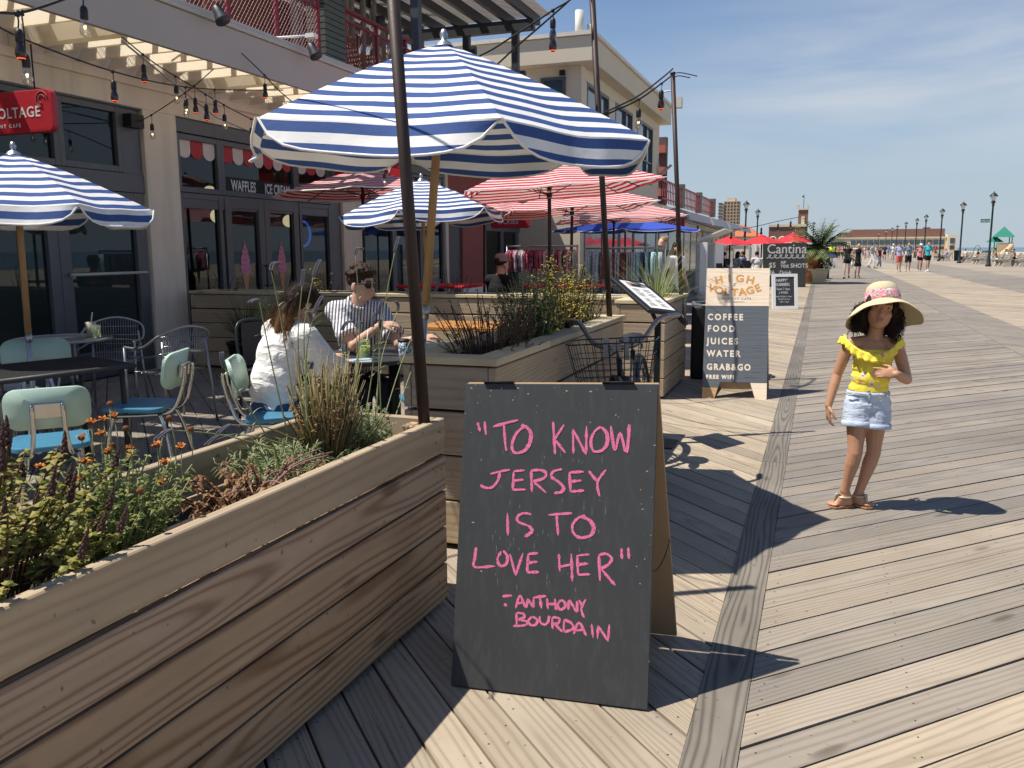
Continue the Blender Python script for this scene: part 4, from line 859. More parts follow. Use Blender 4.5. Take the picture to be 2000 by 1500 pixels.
def body_forms(mb, J, k=1.0, hands=True, ears=True, hc=(.35, .4, .45, .5)):
    u = J['u']; M = J['M']
    head_forms(mb, J['head'], J['HM'], u*J.get('hs', 1.0), ears)
    limb(mb, [J['neck']-Vector((0, 0, .03*u)), J['neck'].lerp(J['head'], .55)], [.056*u*k, .050*u*k]); torso_forms(mb, J, u*k)
    for i, q in enumerate((1, -1)):
        s, e, w = J['sh'][i], J['el'][i], J['wr'][i]
        limb(mb, [s, s.lerp(e, .35), s.lerp(e, .8), e, e.lerp(w, .3), w], [r*u*k for r in (.052, .047, .039, .037, .039, .026)])
        h, kn, a, t = J['hip'][i], J['kn'][i], J['an'][i], J['toe'][i]
        limb(mb, [h, h.lerp(kn, .4), h.lerp(kn, .85), kn, kn.lerp(a, .3), kn.lerp(a, .75), a], [r*u*k for r in (.088, .078, .058, .054, .054, .037, .034)])
        heel = a+Vector((0, 0, -.045*u))-(t-a).normalized()*.03*u; limb(mb, [heel, a.lerp(t, .5)+Vector((0, 0, -.012*u)), t], [.036*u, .036*u, .027*u], 8)
        if hands:
            d = J['hd'][i]; inn = J.get('hn', [Vector((q, 0, 0)), Vector((-abs(q), 0, 0))])[i] if 'hn' in J else Vector((1 if i == 0 else -1, 0, 0)); th = J['th'][i] if 'th' in J else Vector((0, 1, 0))
            hand_forms(mb, w, d, inn, th, u*J.get('hsz', 1.0), J.get('hc', hc))
def sleeve(mb, J, i, frac, r):           # frac 0..1 upper arm, 1..2 forearm
    s, e, w = J['sh'][i], J['el'][i], J['wr'][i]; u = J['u']
    pts = [s, s.lerp(e, min(1, frac)*.5), s.lerp(e, min(1, frac))]; rr = [r*1.1, r*1.02, r]
    if frac > 1: pts += [e.lerp(w, (frac-1)*.5), e.lerp(w, frac-1)]; rr += [r*.92, r*.8]
    limb(mb, pts[:-1], rr[:-1]); mb.tube(pts, rr, 12)
def legcloth(mb, J, i, frac, r0, r1):
    h, k, a = J['hip'][i], J['kn'][i], J['an'][i]; pts = [h, h.lerp(k, min(1, frac)*.5), h.lerp(k, min(1, frac))]; n = 1 if frac > 1 else 0
    if n: pts += [k.lerp(a, (frac-1)*.5), k.lerp(a, frac-1)]
    K = len(pts); mb.tube(pts, [r0+(r1-r0)*j/(K-1) for j in range(K)], 12); mb.ell(pts[0], (r0,)*3)
CLOTH = {}
def cl(col, stripes=None):
    k = (col, stripes)
    if k not in CLOTH: CLOTH[k] = clothm('cloth', col, stripes)
    return CLOTH[k]
def walker(label, cat, loc, rz, J, skin, hairm, shirt=None, sl=.55, pants=None, pl=.6, dress=None, hat=None, hair='short', shoes=(.5, .5, .5), k=1.0, vox=.014, group=None, bag=None):
    t = thing('person', label, cat, loc, rz, group); u = J['u']
    b = MB(); body_forms(b, J, k); remeshed(b, vox*.8, 'body', skin, t, 2)
    if shirt:
        m = MB(); torso_forms(m, J, u*k, .012*u); m2 = [sleeve(m, J, i, sl, .06*u*k) for i in (0, 1)] if sl > 0 else None; remeshed(m, vox, 'shirt', cl(*shirt), t, 1)
    if pants:
        m = MB(); M = J['M']; m.ell(J['pelvis'], (.158*u*k, .124*u*k, .12*u), M); [legcloth(m, J, i, pl, .098*u*k, .082*u*k if pl < 1 else .062*u*k) for i in (0, 1)]; remeshed(m, vox, 'trousers' if pl > 1 else 'shorts', cl(*pants), t, 1)
    if dress:
        m = MB(); torso_forms(m, J, u*k, .010*u, top=False); a = J['pelvis']; zb = J['kn'][0].z+.10*u
        m.tube([a+Vector((0, 0, .05)), a, Vector((a.x, a.y, zb))], [.13*u*k, .16*u*k, .2*u*k], 16, sq=.8); remeshed(m, vox, 'dress', cl(*dress), t, 1)
    c, HM = J['head'], J['HM']; m = MB(); s = u
    def H(p, r): m.ell(c+HM @ (Vector(p)*s), tuple(q*s for q in r), HM)
    if hair:
        H((0, -.022, .045), (.083, .096, .085))
        if hair == 'long': H((0, -.085, -.06), (.072, .05, .13)); H((.055, -.05, -.05), (.03, .05, .1)); H((-.055, -.05, -.05), (.03, .05, .1))
        if hair == 'bun': H((0, -.1, .09), (.045, .045, .045))
        remeshed(m, .012, 'hair', hairm, t, 1)
    if hat:
        m = MB(); T = (Matrix.Translation(c) @ HM.to_4x4()); pr = MB()
        pr.lathe([(.0, .15), (.06, .145), (.088, .11), (.098, .06), (.099, .045)], (0, -.008, 0), 18)
        if hat[1] == 'cap': pr.prism([(-.07, .07, .055), (.07, .07, .055), (.055, .165, .04), (0, .185, .036), (-.055, .165, .04)], (0, 0, .008))
        else: pr.lathe([(.097, .05), (.15, .035), (.2, .02)], (0, 0, 0), 20)
        pr.v = [p*s for p in pr.v]; m.add(pr, T); m.build('cap' if hat[1] == 'cap' else 'hat', cl(hat[0]), t)
    if shoes:
        for i in (0, 1):
            m = MB(); a, tt = J['an'][i], J['toe'][i]; f = (tt-a).normalized(); limb(m, [a+Vector((0, 0, -.045*u))-f*.03*u, a.lerp(tt, .5)+Vector((0, 0, -.018*u)), tt], [.042*u, .042*u, .034*u], 8); remeshed(m, .012, 'shoe', cl(shoes), t, 1)
    if bag:
        m = MB(); p = J['wr'][bag[1]] + Vector((0, 0, -.2)); m.ell(p, (.07, .13, .16)); m.build('bag', cl(bag[0]), t)
    return t

# ================================================================ THE GIRL
def girl():
    base = Vector((.225, 5.0, 0)); vd = Vector((base.x, base.y, 0)).normalized()          # away from the viewer
    right = Vector((vd.y, -vd.x, 0))
    t = thing('person', 'small girl in a big straw sun hat, yellow frilled top and pale denim shorts', 'person', base)
    def P(x, y, d=0.0): return AP(x, y, base - vd*d, vd) - base                            # d: metres towards the viewer
    V = Vector; b = MB()
    HS = .96
    # --- body joints, read at the girl's own distance
    nb = P(1708, 661, .0); chest = P(1705, 694, .01); waist = P(1700, 738, .015); pel = P(1694, 779, .0)
    # head: tipped back and to one side
    hc = P(1719, 607, .03); HM = (Matrix.Rotation(R_(4), 3, V((0, 0, 1))) @ ortho(-vd)); HM = HM @ Euler((R_(13), R_(-9), 0)).to_matrix()
    head_forms(b, hc, HM, HS, ears=False)
    limb(b, [nb-V((0, 0, .02)), nb.lerp(hc, .35), nb.lerp(hc, .6)], [.043, .038, .04])
    BM = ortho(-vd)
    b.ell(chest, (.098, .066, .085), BM); b.ell(chest.lerp(nb, .5), (.088, .052, .06), BM); b.ell(waist, (.094, .066, .085), BM); b.ell(waist.lerp(pel, .5), (.098, .068, .07), BM); b.ell(pel, (.106, .074, .075), BM)
    shL, shR = P(1658, 671, .0), P(1752, 673, -.01); limb(b, [shL, nb-V((0, 0, .015)), shR], [.034, .042, .034])
    elL, wrL = P(1635, 732, -.01), P(1618, 792, .04); limb(b, [shL, shL.lerp(elL, .4), elL.lerp(shL, .1), elL, elL.lerp(wrL, .3), wrL], [.034, .033, .028, .027, .028, .020])
    elR, wrR = P(1771, 741, .0), P(1751, 731, .13); limb(b, [shR, shR.lerp(elR, .4), elR.lerp(shR, .1), elR, elR.lerp(wrR, .4), wrR], [.034, .034, .030, .029, .029, .021])
    # near hand: hanging, half curled
    hand_forms(b, wrL, P(1617, 826, .05)-wrL, -right-vd*.45, -vd+right*.3, .76, (.30, .36, .42, .48), n=8)
    # hand on the chest, thumb up
    hand_forms(b, wrR, (P(1722, 728, .135)-wrR), -vd*.9+V((0, 0, .3)), V((0, 0, 1)), .78, (.25, .55, .5, .5), .1)
    # legs: weight on one, the other crossing
    hipL, knL, anL = P(1675, 800, .01), P(1670, 884, .05), P(1650, 957, .03)
    limb(b, [hipL, hipL.lerp(knL, .35), hipL.lerp(knL, .8), knL, knL.lerp(anL, .28), knL.lerp(anL, .75), anL], [.064, .057, .043, .040, .040, .027, .0255])
    hipR, knR, anR = P(1712, 800, -.01), P(1706, 884, .01), P(1677, 963, -.02)
    limb(b, [hipR, hipR.lerp(knR, .35), hipR.lerp(knR, .8), knR, knR.lerp(anR, .28), knR.lerp(anR, .75), anR], [.064, .057, .042, .039, .039, .027, .0255])
    tL = G(1624, 992)-base; tL.z = .024; tR = G(1700, 994)-base; tR.z = .024
    feet = []
    for an, toe in ((anL, tL), (anR, tR)):
        f = V((toe.x-an.x, toe.y-an.y, 0)); f.normalize(); sd_ = V((f.y, -f.x, 0)); heel = V((an.x, an.y, .03))-f*.025; ball = V((toe.x, toe.y, .024))-f*.03
        limb(b, [an, heel], [.027, .025]); limb(b, [V((an.x, an.y, .052)), V((an.x, an.y, .045)).lerp(ball, .5)+V((0, 0, .012)), ball], [.029, .024, .018])
        limb(b, [heel, heel.lerp(ball, .5), ball], [.023, .024, .02])
        for q, (o, L, r) in enumerate(((.024, .030, .0098), (.010, .030, .0078), (-.002, .026, .0074), (-.013, .02, .007), (-.023, .012, .0064))):
            o = o if an is anR else o
            p = ball+sd_*(-o if an is anR else o)*1.0+f*.008; limb(b, [p, p+f*L*.6+V((0, 0, .001)), p+f*L-V((0, 0, .004))], [r, r, r*.9], 8)
        feet.append((an, f, sd_, heel, ball))
    inv = HM.inverted()
    def colr(c):
        p = inv @ (c-hc)/HS
        return 1 if (p.y > .080 and -.079 < p.z < -.0555 and abs(p.x) < .0215 and p.y > .0905-.00*abs(p.x)) else 0
    remeshed(b, .0042, 'body', SK_TAN, t, 3, colr, [SK_TAN, M_lips])
    for q in (1, -1):
        m = MB(); m.ell(hc+HM @ (V((q*.031, .0785, .003))*HS), (.0105, .006, .0048), HM); e = m.build('eye', M_eyew, t)
        m = MB(); m.ell(hc+HM @ (V((q*.031, .0835, .003))*HS), (.0058, .004, .0046), HM); m.build('iris', M_iris, e)
        m = MB(); m.tube([hc+HM @ (V((q*x, y, z))*HS) for x, y, z in ((.014, .093, .024), (.028, .0925, .0295), (.044, .082, .026))], [.002, .0032, .0015], 6); m.build('eyebrow', M_brow, t)
        m = MB(); m.tube([hc+HM @ (V((q*x, y, z))*HS) for x, y, z in ((.018, .0845, .006), (.031, .0855, .0125), (.045, .077, .006))], [.001, .0018, .001], 6); m.build('eyelashes', M_brow, t)
    # --- hair: thick dark curls to the shoulders
    q = random.Random(2); m = MB()
    def H(p, r): m.ell(hc+HM @ V(p), r, HM)
    H((0, -.03, .035), (.082, .085, .075)); H((.080, -.02, -.03), (.038, .05, .075)); H((-.078, -.02, -.03), (.036, .05, .075)); H((0, -.085, -.05), (.09, .045, .09)); H((.090, -.035, -.07), (.035, .045, .05)); H((-.086, -.035, -.07), (.034, .045, .05))
    H((.064, .035, .03), (.02, .03, .045)); H((-.064, .035, .03), (.02, .03, .045))
    for i in range(120):
        sg = q.choice((1, -1)); H((sg*q.uniform(.066, .122), q.uniform(-.09, .022), q.uniform(-.12, .02)), (q.uniform(.008, .016),)*3)
    remeshed(m, .006, 'hair', M_hairdark, t, 1, disp=lambda c, n: n*(.006*mnoise.noise(c*70)))
    # curls standing off the mass
    for i in range(420):
        if i in (0, 210): m = MB()
        sg = 1 if i < 210 else -1; p = V((sg*q.uniform(.065, .12), q.uniform(-.09, .04), q.uniform(-.10, .03))); ph = q.uniform(0, 6); L = q.uniform(.03, .075); r = q.uniform(.004, .009)
        m.tube([hc+HM @ (p+V((sg*.02*s_+r*math.cos(ph+9*s_), r*math.sin(ph+9*s_), -L*s_))) for s_ in [k/7 for k in range(8)]], [.0013]*7+[.0006], 4)
        if i in (209, 419): m.build('curls', M_hairdark, t)
    # --- yellow top with a frill
    n = NT('yellow_print'); v = n.obj(); vo = n.n('TexVoronoi'); vo.inputs['Scale'].default_value = 21; n.t.links.new(v, vo.inputs['Vector']); vo.inputs['Randomness'].default_value = .8
    d = vo.outputs['Distance']; pk = n.math('MULTIPLY', n.math('LESS_THAN', d, n.math('MULTIPLY_ADD', n.noise(v, 90, 2), .3, .13)), n.math('GREATER_THAN', n.sep(vo.outputs['Color'])[0], .35))
    fl = n.mix(n.math('GREATER_THAN', n.sep(vo.outputs['Color'])[1], .5), (.72, .55, .66), (.80, .22, .25)); fl = n.mix(n.math('LESS_THAN', d, .1), fl, (.45, .16, .40))
    c = n.mix(pk, (.86, .70, .085), fl); M_yel = n.done(n.pbsdf(c, .75, 0, .25, n.noise(n.map(v, (1, 1, 2.6)), 16, 3, .5, 1.0), .55, .012))
    m = MB(); g = .007
    m.ell(chest-V((0, 0, .008)), (.098+g, .066+g, .075+g), BM); m.ell(waist, (.094+g, .066+g, .085+g), BM); m.ell(waist.lerp(pel, .5), (.098+g, .068+g, .06+g), BM); m.ell(chest.lerp(waist, .5), (.096+g, .066+g, .07), BM)
    remeshed(m, .006, 'swim_top', M_yel, t, 2, disp=lambda c, n: n*(.004*mnoise.noise(V((c.x*9, c.y*9, c.z*30)))))
    m = MB()
    def frill(path, drop, amp, fr, seed, out=.012):
        pts = smooth_path([P(*p) for p in path], 8); K = len(pts); bb = len(m.v); cen = chest+V((0, 0, .03))
        for i, p in enumerate(pts):
            o = V((p.x-cen.x, p.y-cen.y, 0)).normalized(); ph = i*fr
            for j in range(5):
                f = j/4; m.v.append(p + V((0, 0, -drop*f*(1-.25*abs(2*i/K-1)))) + o*(out*(.25+f) + amp*f*math.sin(ph)) + V((0, 0, amp*.5*f*math.cos(ph*1.3))))
        for i in range(K-1):
            for j in range(4): i0 = bb+i*5+j; m.face((i0, i0+5, i0+6, i0+1), 0, sm=True)
    frill([(1643, 657, -.03), (1653, 659, .04), (1666, 672, .075), (1684, 684, .085), (1704, 690, .09), (1724, 688, .088), (1741, 680, .075), (1755, 664, .05), (1762, 660, -.03)], .052, .0075, 1.15, 1)
    frill([(1762, 660, -.03), (1750, 664, -.075), (1705, 676, -.085), (1665, 668, -.08), (1643, 657, -.03)], .045, .006, 1.1, 2)
    fo = m.build('frill', M_yel, t); s_ = fo.modifiers.new('thick', 'SOLIDIFY'); s_.thickness = .0025
    m = MB()
    for x, y in ((1652, 660), (1756, 663)): m.tube(smooth_path([P(x+(3 if x < 1700 else -3), y+14, .055), P(x, y-2, .02), P(x, y-2, -.02), P(x+(4 if x < 1700 else -4), y+14, -.06)], 4), .013, 8, sq=.4)
    m.build('strap', M_yel, t)
    # --- shorts
    n = NT('pale_denim'); v = n.obj(); a = n.noise(v, 9, 4); c = n.mix(n.ramp(a, [(.3, 0.), (.7, 1.)]), (.36, .43, .56), (.56, .62, .72)); tw = n.noise(n.map(v, (1, 1, 1)), 400, 2)
    M_den = n.done(n.pbsdf(c, .9, 0, .15, n.math('ADD', n.noise(n.map(v, (1, 1, 2.5)), 18, 3, .5, .8), n.math('MULTIPLY', tw, .08)), .6, .012))
    m = MB(); m.ell(pel+V((0, 0, .01)), (.115, .083, .075), BM); m.ell(pel-V((0, 0, .03)), (.115, .084, .06), BM)
    for h, k, yb in ((hipL, knL, .36), (hipR, knR, .40)): m.tube([h+V((0, 0, .03)), h.lerp(k, .18), h.lerp(k, yb)], [.075, .078, .077], 16); m.ell(h+V((0, 0, .03)), (.075,)*3)
    so_ = remeshed(m, .005, 'shorts', M_den, t, 2, disp=lambda c, n: n*(.0045*mnoise.noise(V((c.x*14, c.y*14, c.z*38)))))
    for h, k, yb in ((hipL, knL, .36), (hipR, knR, .40)):
        m = MB(); d = (k-h).normalized(); c_ = h.lerp(k, yb-.03); M3 = d.to_track_quat('Z', 'Y').to_matrix()
        m.lathe([(.076, -.016), (.0815, -.014), (.083, .012), (.079, .015), (.071, .013)], c_, 24, M=M3); m.build('cuff', M_den, so_)
    m = MB(); w0 = waist.lerp(pel, .72); m.lathe([(.108, -.010), (.112, -.008), (.112, .012), (.107, .014)], w0, 28, M=BM @ Matrix.Diagonal((1, .74, 1))); m.build('waistband', M_den, so_)
    m = MB(); fy = P(1698, 772, .088); m.ell(P(1697, 764, .092), (.007, .004, .007), BM); m.tube([fy, P(1697, 790, .088)], .003, 5); m.build('fly', plain('denim_seam', (.25, .3, .4), .9), so_)
    m = MB(); m.tube(smooth_path([P(1652, 766, .07), P(1660, 772, .078), P(1672, 768, .085)], 5), .004, 5); m.build('pocket', M_den, so_); m = MB(); m.tube(smooth_path([P(1720, 770, .085), P(1730, 776, .07), P(1738, 770, .05)], 5), .004, 5); m.build('pocket', M_den, so_)
    # --- sandals
    M_sole = plain('tan_sandal_sole', (.38, .19, .09), .7); M_gold = plain('pale_gold_strap', (.55, .47, .34), .4, .4)
    for (an, f, sd_, heel, ball) in feet:
        m = MB(); out = []
        c0 = heel; L = (ball-heel).length
        for (a, w_) in ((-.03, .0), (-.022, .022), (.02, .027), (.06, .026), (.5*L, .025), (L, .033), (L+.022, .031), (L+.04, .016), (L+.045, .0)): out.append((a, w_))
        poly = [c0+f*a+sd_*w_ for a, w_ in out]+[c0+f*a-sd_*w_ for a, w_ in out[-2:0:-1]]
        poly = [V((p.x, p.y, .003)) for p in poly]; m.prism(poly, (0, 0, .009)); so2 = m.build('sandal', M_sole, t, .002, 1)
        m = MB(); q1 = ball+f*.018+sd_*.006; ins = V((an.x, an.y, .072))+f*.028
        m.tube([V((q1.x, q1.y, .014)), q1.lerp(ins, .5)+V((0, 0, .03)), ins+V((0, 0, .004))], [.006, .011, .013], 8, sq=.35)
        rr = .033; m.tube([V((an.x, an.y, .064))+f*math.cos(a)*(rr+.003)+sd_*math.sin(a)*rr for a in [k*math.pi/9 for k in range(18)]], .0055, 6, closed=True)
        m.tube([V((an.x, an.y, .06))+f*-.036, heel-f*.022+V((0, 0, -.01))], [.005, .005], 6)
        m.build('strap', M_gold, so2)
    # --- straw hat
    n = NT('straw'); uv = n.n('TexCoord').outputs['UV']; s2 = n.sep(uv); v = n.obj(); ring = n.math('SINE', n.math('MULTIPLY', s2[1], 900.)); zig = n.math('SINE', n.math('MULTIPLY_ADD', s2[0], 420., n.math('MULTIPLY', n.math('FLOOR', n.math('MULTIPLY', s2[1], 143.)), 1.6)))
    c = n.mix(n.math('MULTIPLY_ADD', ring, .35, n.noise(v, 40, 3), clamp=True), (.72, .60, .38), (.82, .71, .48)); p = n.pbsdf(c, .85, 0, .2, n.math('MULTIPLY_ADD', zig, .3, ring), .35, .003)
    tl = n.n('BsdfTranslucent'); n.set(tl.inputs[0], (.62, .47, .26)); mx = n.n('MixShader'); mx.inputs[0].default_value = .22; n.t.links.new(p.outputs[0], mx.inputs[1]); n.t.links.new(tl.outputs[0], mx.inputs[2]); M_straw = n.done(mx)
    HT = Matrix.Translation(hc+HM @ V((-.006, -.010, .043))) @ (Matrix.Rotation(R_(3), 3, V((0, 0, 1))) @ ortho(-vd) @ Euler((R_(20), R_(6), 0)).to_matrix()).to_4x4() @ Matrix.Scale(.885, 4)
    m = MB(); NA = 56
    prof = [(.0, .128), (.04, .127), (.07, .12), (.088, .104), (.096, .075), (.1, .04), (.103, .012), (.108, .0), (.13, -.010), (.16, -.030), (.19, -.056), (.215, -.084), (.228, -.098), (.2285, -.1015)]
    b0 = len(m.v)
    for j, (r, z) in enumerate(prof):
        for k in range(NA):
            a = 2*math.pi*k/NA; f = max(0, (r-.108)/.12); y = math.sin(a)
            zz = z*(1.0+.22*f*(abs(math.cos(a))**2)-.42*f*max(0, y)) + .006*f*math.sin(3*a+1)+.004*f*math.sin(7*a)
            rr = r*(1-.04*f*abs(math.cos(a))**2-.06*f*max(0, y))
            m.v.append(V((rr*math.cos(a)*(.97 if r < .109 else 1), rr*math.sin(a)*1.04, zz)))
    L = 0
    for j in range(len(prof)-1):
        dl = math.hypot(prof[j+1][0]-prof[j][0], prof[j+1][1]-prof[j][1])
        for k in range(NA):
            k2 = (k+1) % NA; m.face((b0+j*NA+k, b0+(j+1)*NA+k, b0+(j+1)*NA+k2, b0+j*NA+k2), 0, [(k/NA, L), (k/NA, L+dl), ((k+1)/NA, L+dl), ((k+1)/NA, L)], sm=True)
        L += dl
    hat = m.build('straw_hat', M_straw, t, M=HT); sm = hat.modifiers.new('thick', 'SOLIDIFY'); sm.thickness = .004
    n = NT('flower_scarf'); v = n.obj(); w = n.noise(v, 26, 2, .5, 1.6); c = n.ramp(w, [(.36, (.66, .62, .58)), (.43, (.70, .05, .16)), (.50, (.72, .66, .62)), (.55, (.04, .25, .13)), (.61, (.62, .05, .10)), (.7, (.7, .55, .55))])
    M_scarf = n.done(n.pbsdf(c, .8, 0, .2, n.noise(v, 40, 3), .5, .006))
    m = MB(); m.lathe([(.106, .004), (.110, .012), (.108, .03), (.1075, .048), (.1035, .064), (.1, .068)], (0, 0, 0), 40, M=Matrix.Diagonal((.97, 1.04, 1))); m.build('hat_scarf', M_scarf, hat)
girl()

# ================================================================ PATIO FURNITURE
M_mint = plain('mint_laminate', (.40, .55, .46), .4, var=.06)
M_turq = plain('turquoise_vinyl', (.055, .20, .31), .4, var=.1)
M_chrome = plain('worn_chrome', (.55, .54, .52), .16, 1.0, var=.08)
M_mesh = plain('black_mesh_metal', (.035, .035, .037), .55, .2)
M_wire = plain('silver_wire', (.36, .37, .38), .35, .8)
M_blackmetal = plain('navy_black_enamel', (.02, .024, .032), .4)
def school_chair(label, loc, rz, group='mint school chairs on the patio', s=1.1):
    t = thing('patio_chair', label, 'chair', (loc[0], loc[1], 0), rz, group)             # faces +y
    def rr(w, h, r, n=6):
        o = []
        for cx, cy, a0 in ((w-r, h-r, 0), (-w+r, h-r, 90), (-w+r, -h+r, 180), (w-r, -h+r, 270)): o += [(cx+r*math.cos(R_(a0+90*k/n)), cy+r*math.sin(R_(a0+90*k/n))) for k in range(n+1)]
        return o
    m = MB(); o = rr(.20, .19, .07); P = [Vector((x*s, (y+.02)*s, (.45 + .012*(y > .1)-.02*max(0, y-.12)*4)*s)) for x, y in o]; m.prism(P, (0, 0, .03)); m.build('seat', M_turq, t, .008, 2)
    m = MB(); o = rr(.215, .115, .075)                                                     # curved backrest
    n = len(o); F = [Vector((x*s, (-.20-.05*(1-(x/.215)**2)-.18*y*.8)*s, (.71+y)*s)) for x, y in o]; B_ = [p+Vector((0, -.018*s, -.002)) for p in F]
    cF = Vector((0, -.25*s, .71*s)); cB = cF+Vector((0, -.018*s, 0)); b = len(m.v); m.v += F+B_+[cF, cB]
    for i in range(n): j = (i+1) % n; m.face((b+i, b+j, b+2*n), 0, sm=True); m.face((b+n+j, b+n+i, b+2*n+1), 0, sm=True); m.face((b+j, b+i, b+n+i, b+n+j), 0)
    m.build('backrest', M_mint, t)
    m = MB(); m.box((0, -.268*s, .70*s), (.17*s, .012, .085*s), rot=Euler((R_(8), 0, 0))); m.build('back_plate', M_chrome, t, .003, 1)
    for q in (1, -1):
        m = MB(); m.tube(smooth_path([(q*.075*s, -.29*s, .735*s), (q*.075*s, -.295*s, .70*s), (q*.08*s, -.262*s, .56*s), (q*.10*s, -.2*s, .445*s), (q*.12*s, -.05*s, .425*s), (q*.14*s, .14*s, .425*s)], 5), .0125*s, 8); m.build('back_support', M_chrome, t)
        for y0, y1 in ((-.14, -.24), (.14, .2)):
            m = MB(); m.tube(smooth_path([(q*.13*s, y0*s, .435*s), (q*.16*s, (y0+y1)/2*s, .3*s), (q*.2*s, y1*s, .012)], 5), .0125*s, 8); m.cyl((q*.2*s, y1*s, 0), (q*.2*s, y1*s, .018), .016*s, n=8); m.build('leg', M_chrome, t)
    return t
school_chair('mint chair nearest the flower planter, its chromed back towards the camera', (-3.85, 3.34), R_(48), s=.93)
school_chair('mint chair across the black mesh table, facing the camera', (-4.95, 4.30), R_(-118), s=1.03)
school_chair('mint chair seen edge-on between the mesh table and the woman', (-4.06, 4.24), R_(112), s=1.0)
school_chair('mint chair the woman in white sits on', (-3.06, 4.26), R_(-62), s=1.0)
school_chair('mint chair half hidden behind the dark pole at the right end of the couple table', (-2.22, 4.78), R_(40))
def mesh_table(label, corners, h, group=None):
    c = sum((Vector((p[0], p[1], 0)) for p in corners), Vector())/4; t = thing('mesh_table', label, 'table', (c.x, c.y, 0), 0, group); K = [Vector((p[0], p[1], h))-Vector((c.x, c.y, 0)) for p in corners]
    m = MB(); a, b, c_, d = K
    N = 46
    for k in range(N+1): f = k/N; m.beam(a.lerp(b, f), d.lerp(c_, f), .0085, .004)
    for k in range(13): f = k/12; m.beam(a.lerp(d, f)+Vector((0, 0, -.004)), b.lerp(c_, f)+Vector((0, 0, -.004)), .012, .004)
    m.build('mesh_top', M_mesh, t)
    m = MB(); m.tube([p+Vector((0, 0, -.012)) for p in smooth_path([a, b, c_, d, a], 1)], .016, 8); m.build('rim', M_mesh, t)
    for p in K: m = MB(); q = p*.86; m.cyl((q.x, q.y, 0), (q.x, q.y, h-.02), .016, n=8); m.build('leg', M_mesh, t)
    return t
mesh_table('black ribbed metal table in front of the two mint chairs at left', [(-4.32, 3.40), (-4.10, 4.22), (-4.72, 4.42), (-5.0, 3.58)], .74)
# couple's table
tc = [(-2.77, 4.70), (-2.22, 5.30), (-2.80, 5.82), (-3.35, 5.22)]; cc = Vector((-2.785, 5.26, 0))
t = thing('patio_table', 'black square-edged table the couple leans on', 'table', cc)
m = MB(); m.prism([Vector((p[0], p[1], .705))-cc for p in tc], (0, 0, .03)); m.build('table_top', plain('black_table_top', (.035, .037, .04), .45), t, .006, 2)
m = MB(); m.cyl((0, 0, .03), (0, 0, .705), .04); m.build('pedestal', M_dark, t); m = MB()
for k in range(4): a = math.pi/4+k*math.pi/2; m.beam((0, 0, .02), (.3*math.cos(a), .3*math.sin(a), .02), .06, .035)
m.build('foot', M_dark, t)
M_jar = NT('jar_glass'); p = M_jar.pbsdf((.75, .85, .6), .05, 0, .5, Transmission_Weight=.85); M_jar = M_jar.done(p)
M_drink = plain('yellow_green_drink', (.42, .45, .09), .3)
def P_(x, y, Y): return AY(x, y, Y)
p = G(712, 703, .735); t = thing('drink_jar', 'glass jar of yellow-green drink in front of the man', 'drink', p)
m = MB(); m.lathe([(.0, .002), (.036, .002), (.039, .02), (.04, .10), (.036, .12), (.038, .135), (.035, .135), (.034, .12)], n=18); m.build('jar', M_jar, t); m = MB(); m.lathe([(0, .006), (.033, .006), (.036, .095), (0, .096)], n=16); m.build('drink', M_drink, t)
m = MB(); m.cyl((.01, 0, .05), (.03, .01, .20), .004, n=6); m.build('straw', M_white, t)
p = G(790, 700, .735); t = thing('patterned_cup', 'blue cup with a pale pattern beside the dark pole on the couple table', 'cup', p)
n = NT('cup_print'); v = n.obj(); M_cup = n.done(n.pbsdf(n.ramp(n.noise(v, 45, 2, .5, 1.5), [(.48, (.05, .08, .14)), (.53, (.45, .5, .55))]), .35)); m = MB(); m.lathe([(0, 0), (.034, 0), (.036, .01), (.042, .115), (.039, .115), (.034, .012)], n=18); m.build('cup_body', M_cup, t)
m = MB(); m.lathe([(.043, .113), (.045, .118), (.044, .126), (.03, .132), (0, .132)], n=18); m.build('lid', M_dark, t)
p = G(700, 706, .735); t = tag(MB().build('phone_tray', M_white), 'x', 'tray'); bpy.data.objects.remove(t)
t = thing('serving_tray', 'flat pale tray with folded papers under the drink jar', 'tray', G(690, 707, .7355)); m = MB(); m.box((0, 0, .006), (.24, .15, .012), rot=Euler((0, 0, .5))); m.build('tray', plain('tray_light', (.5, .47, .42), .5), t, .003, 1); m = MB(); m.box((.05, .02, .0155), (.12, .08, .006), rot=Euler((0, 0, .8))); m.build('paper', plain('paper_blue', (.30, .50, .60), .6), t)
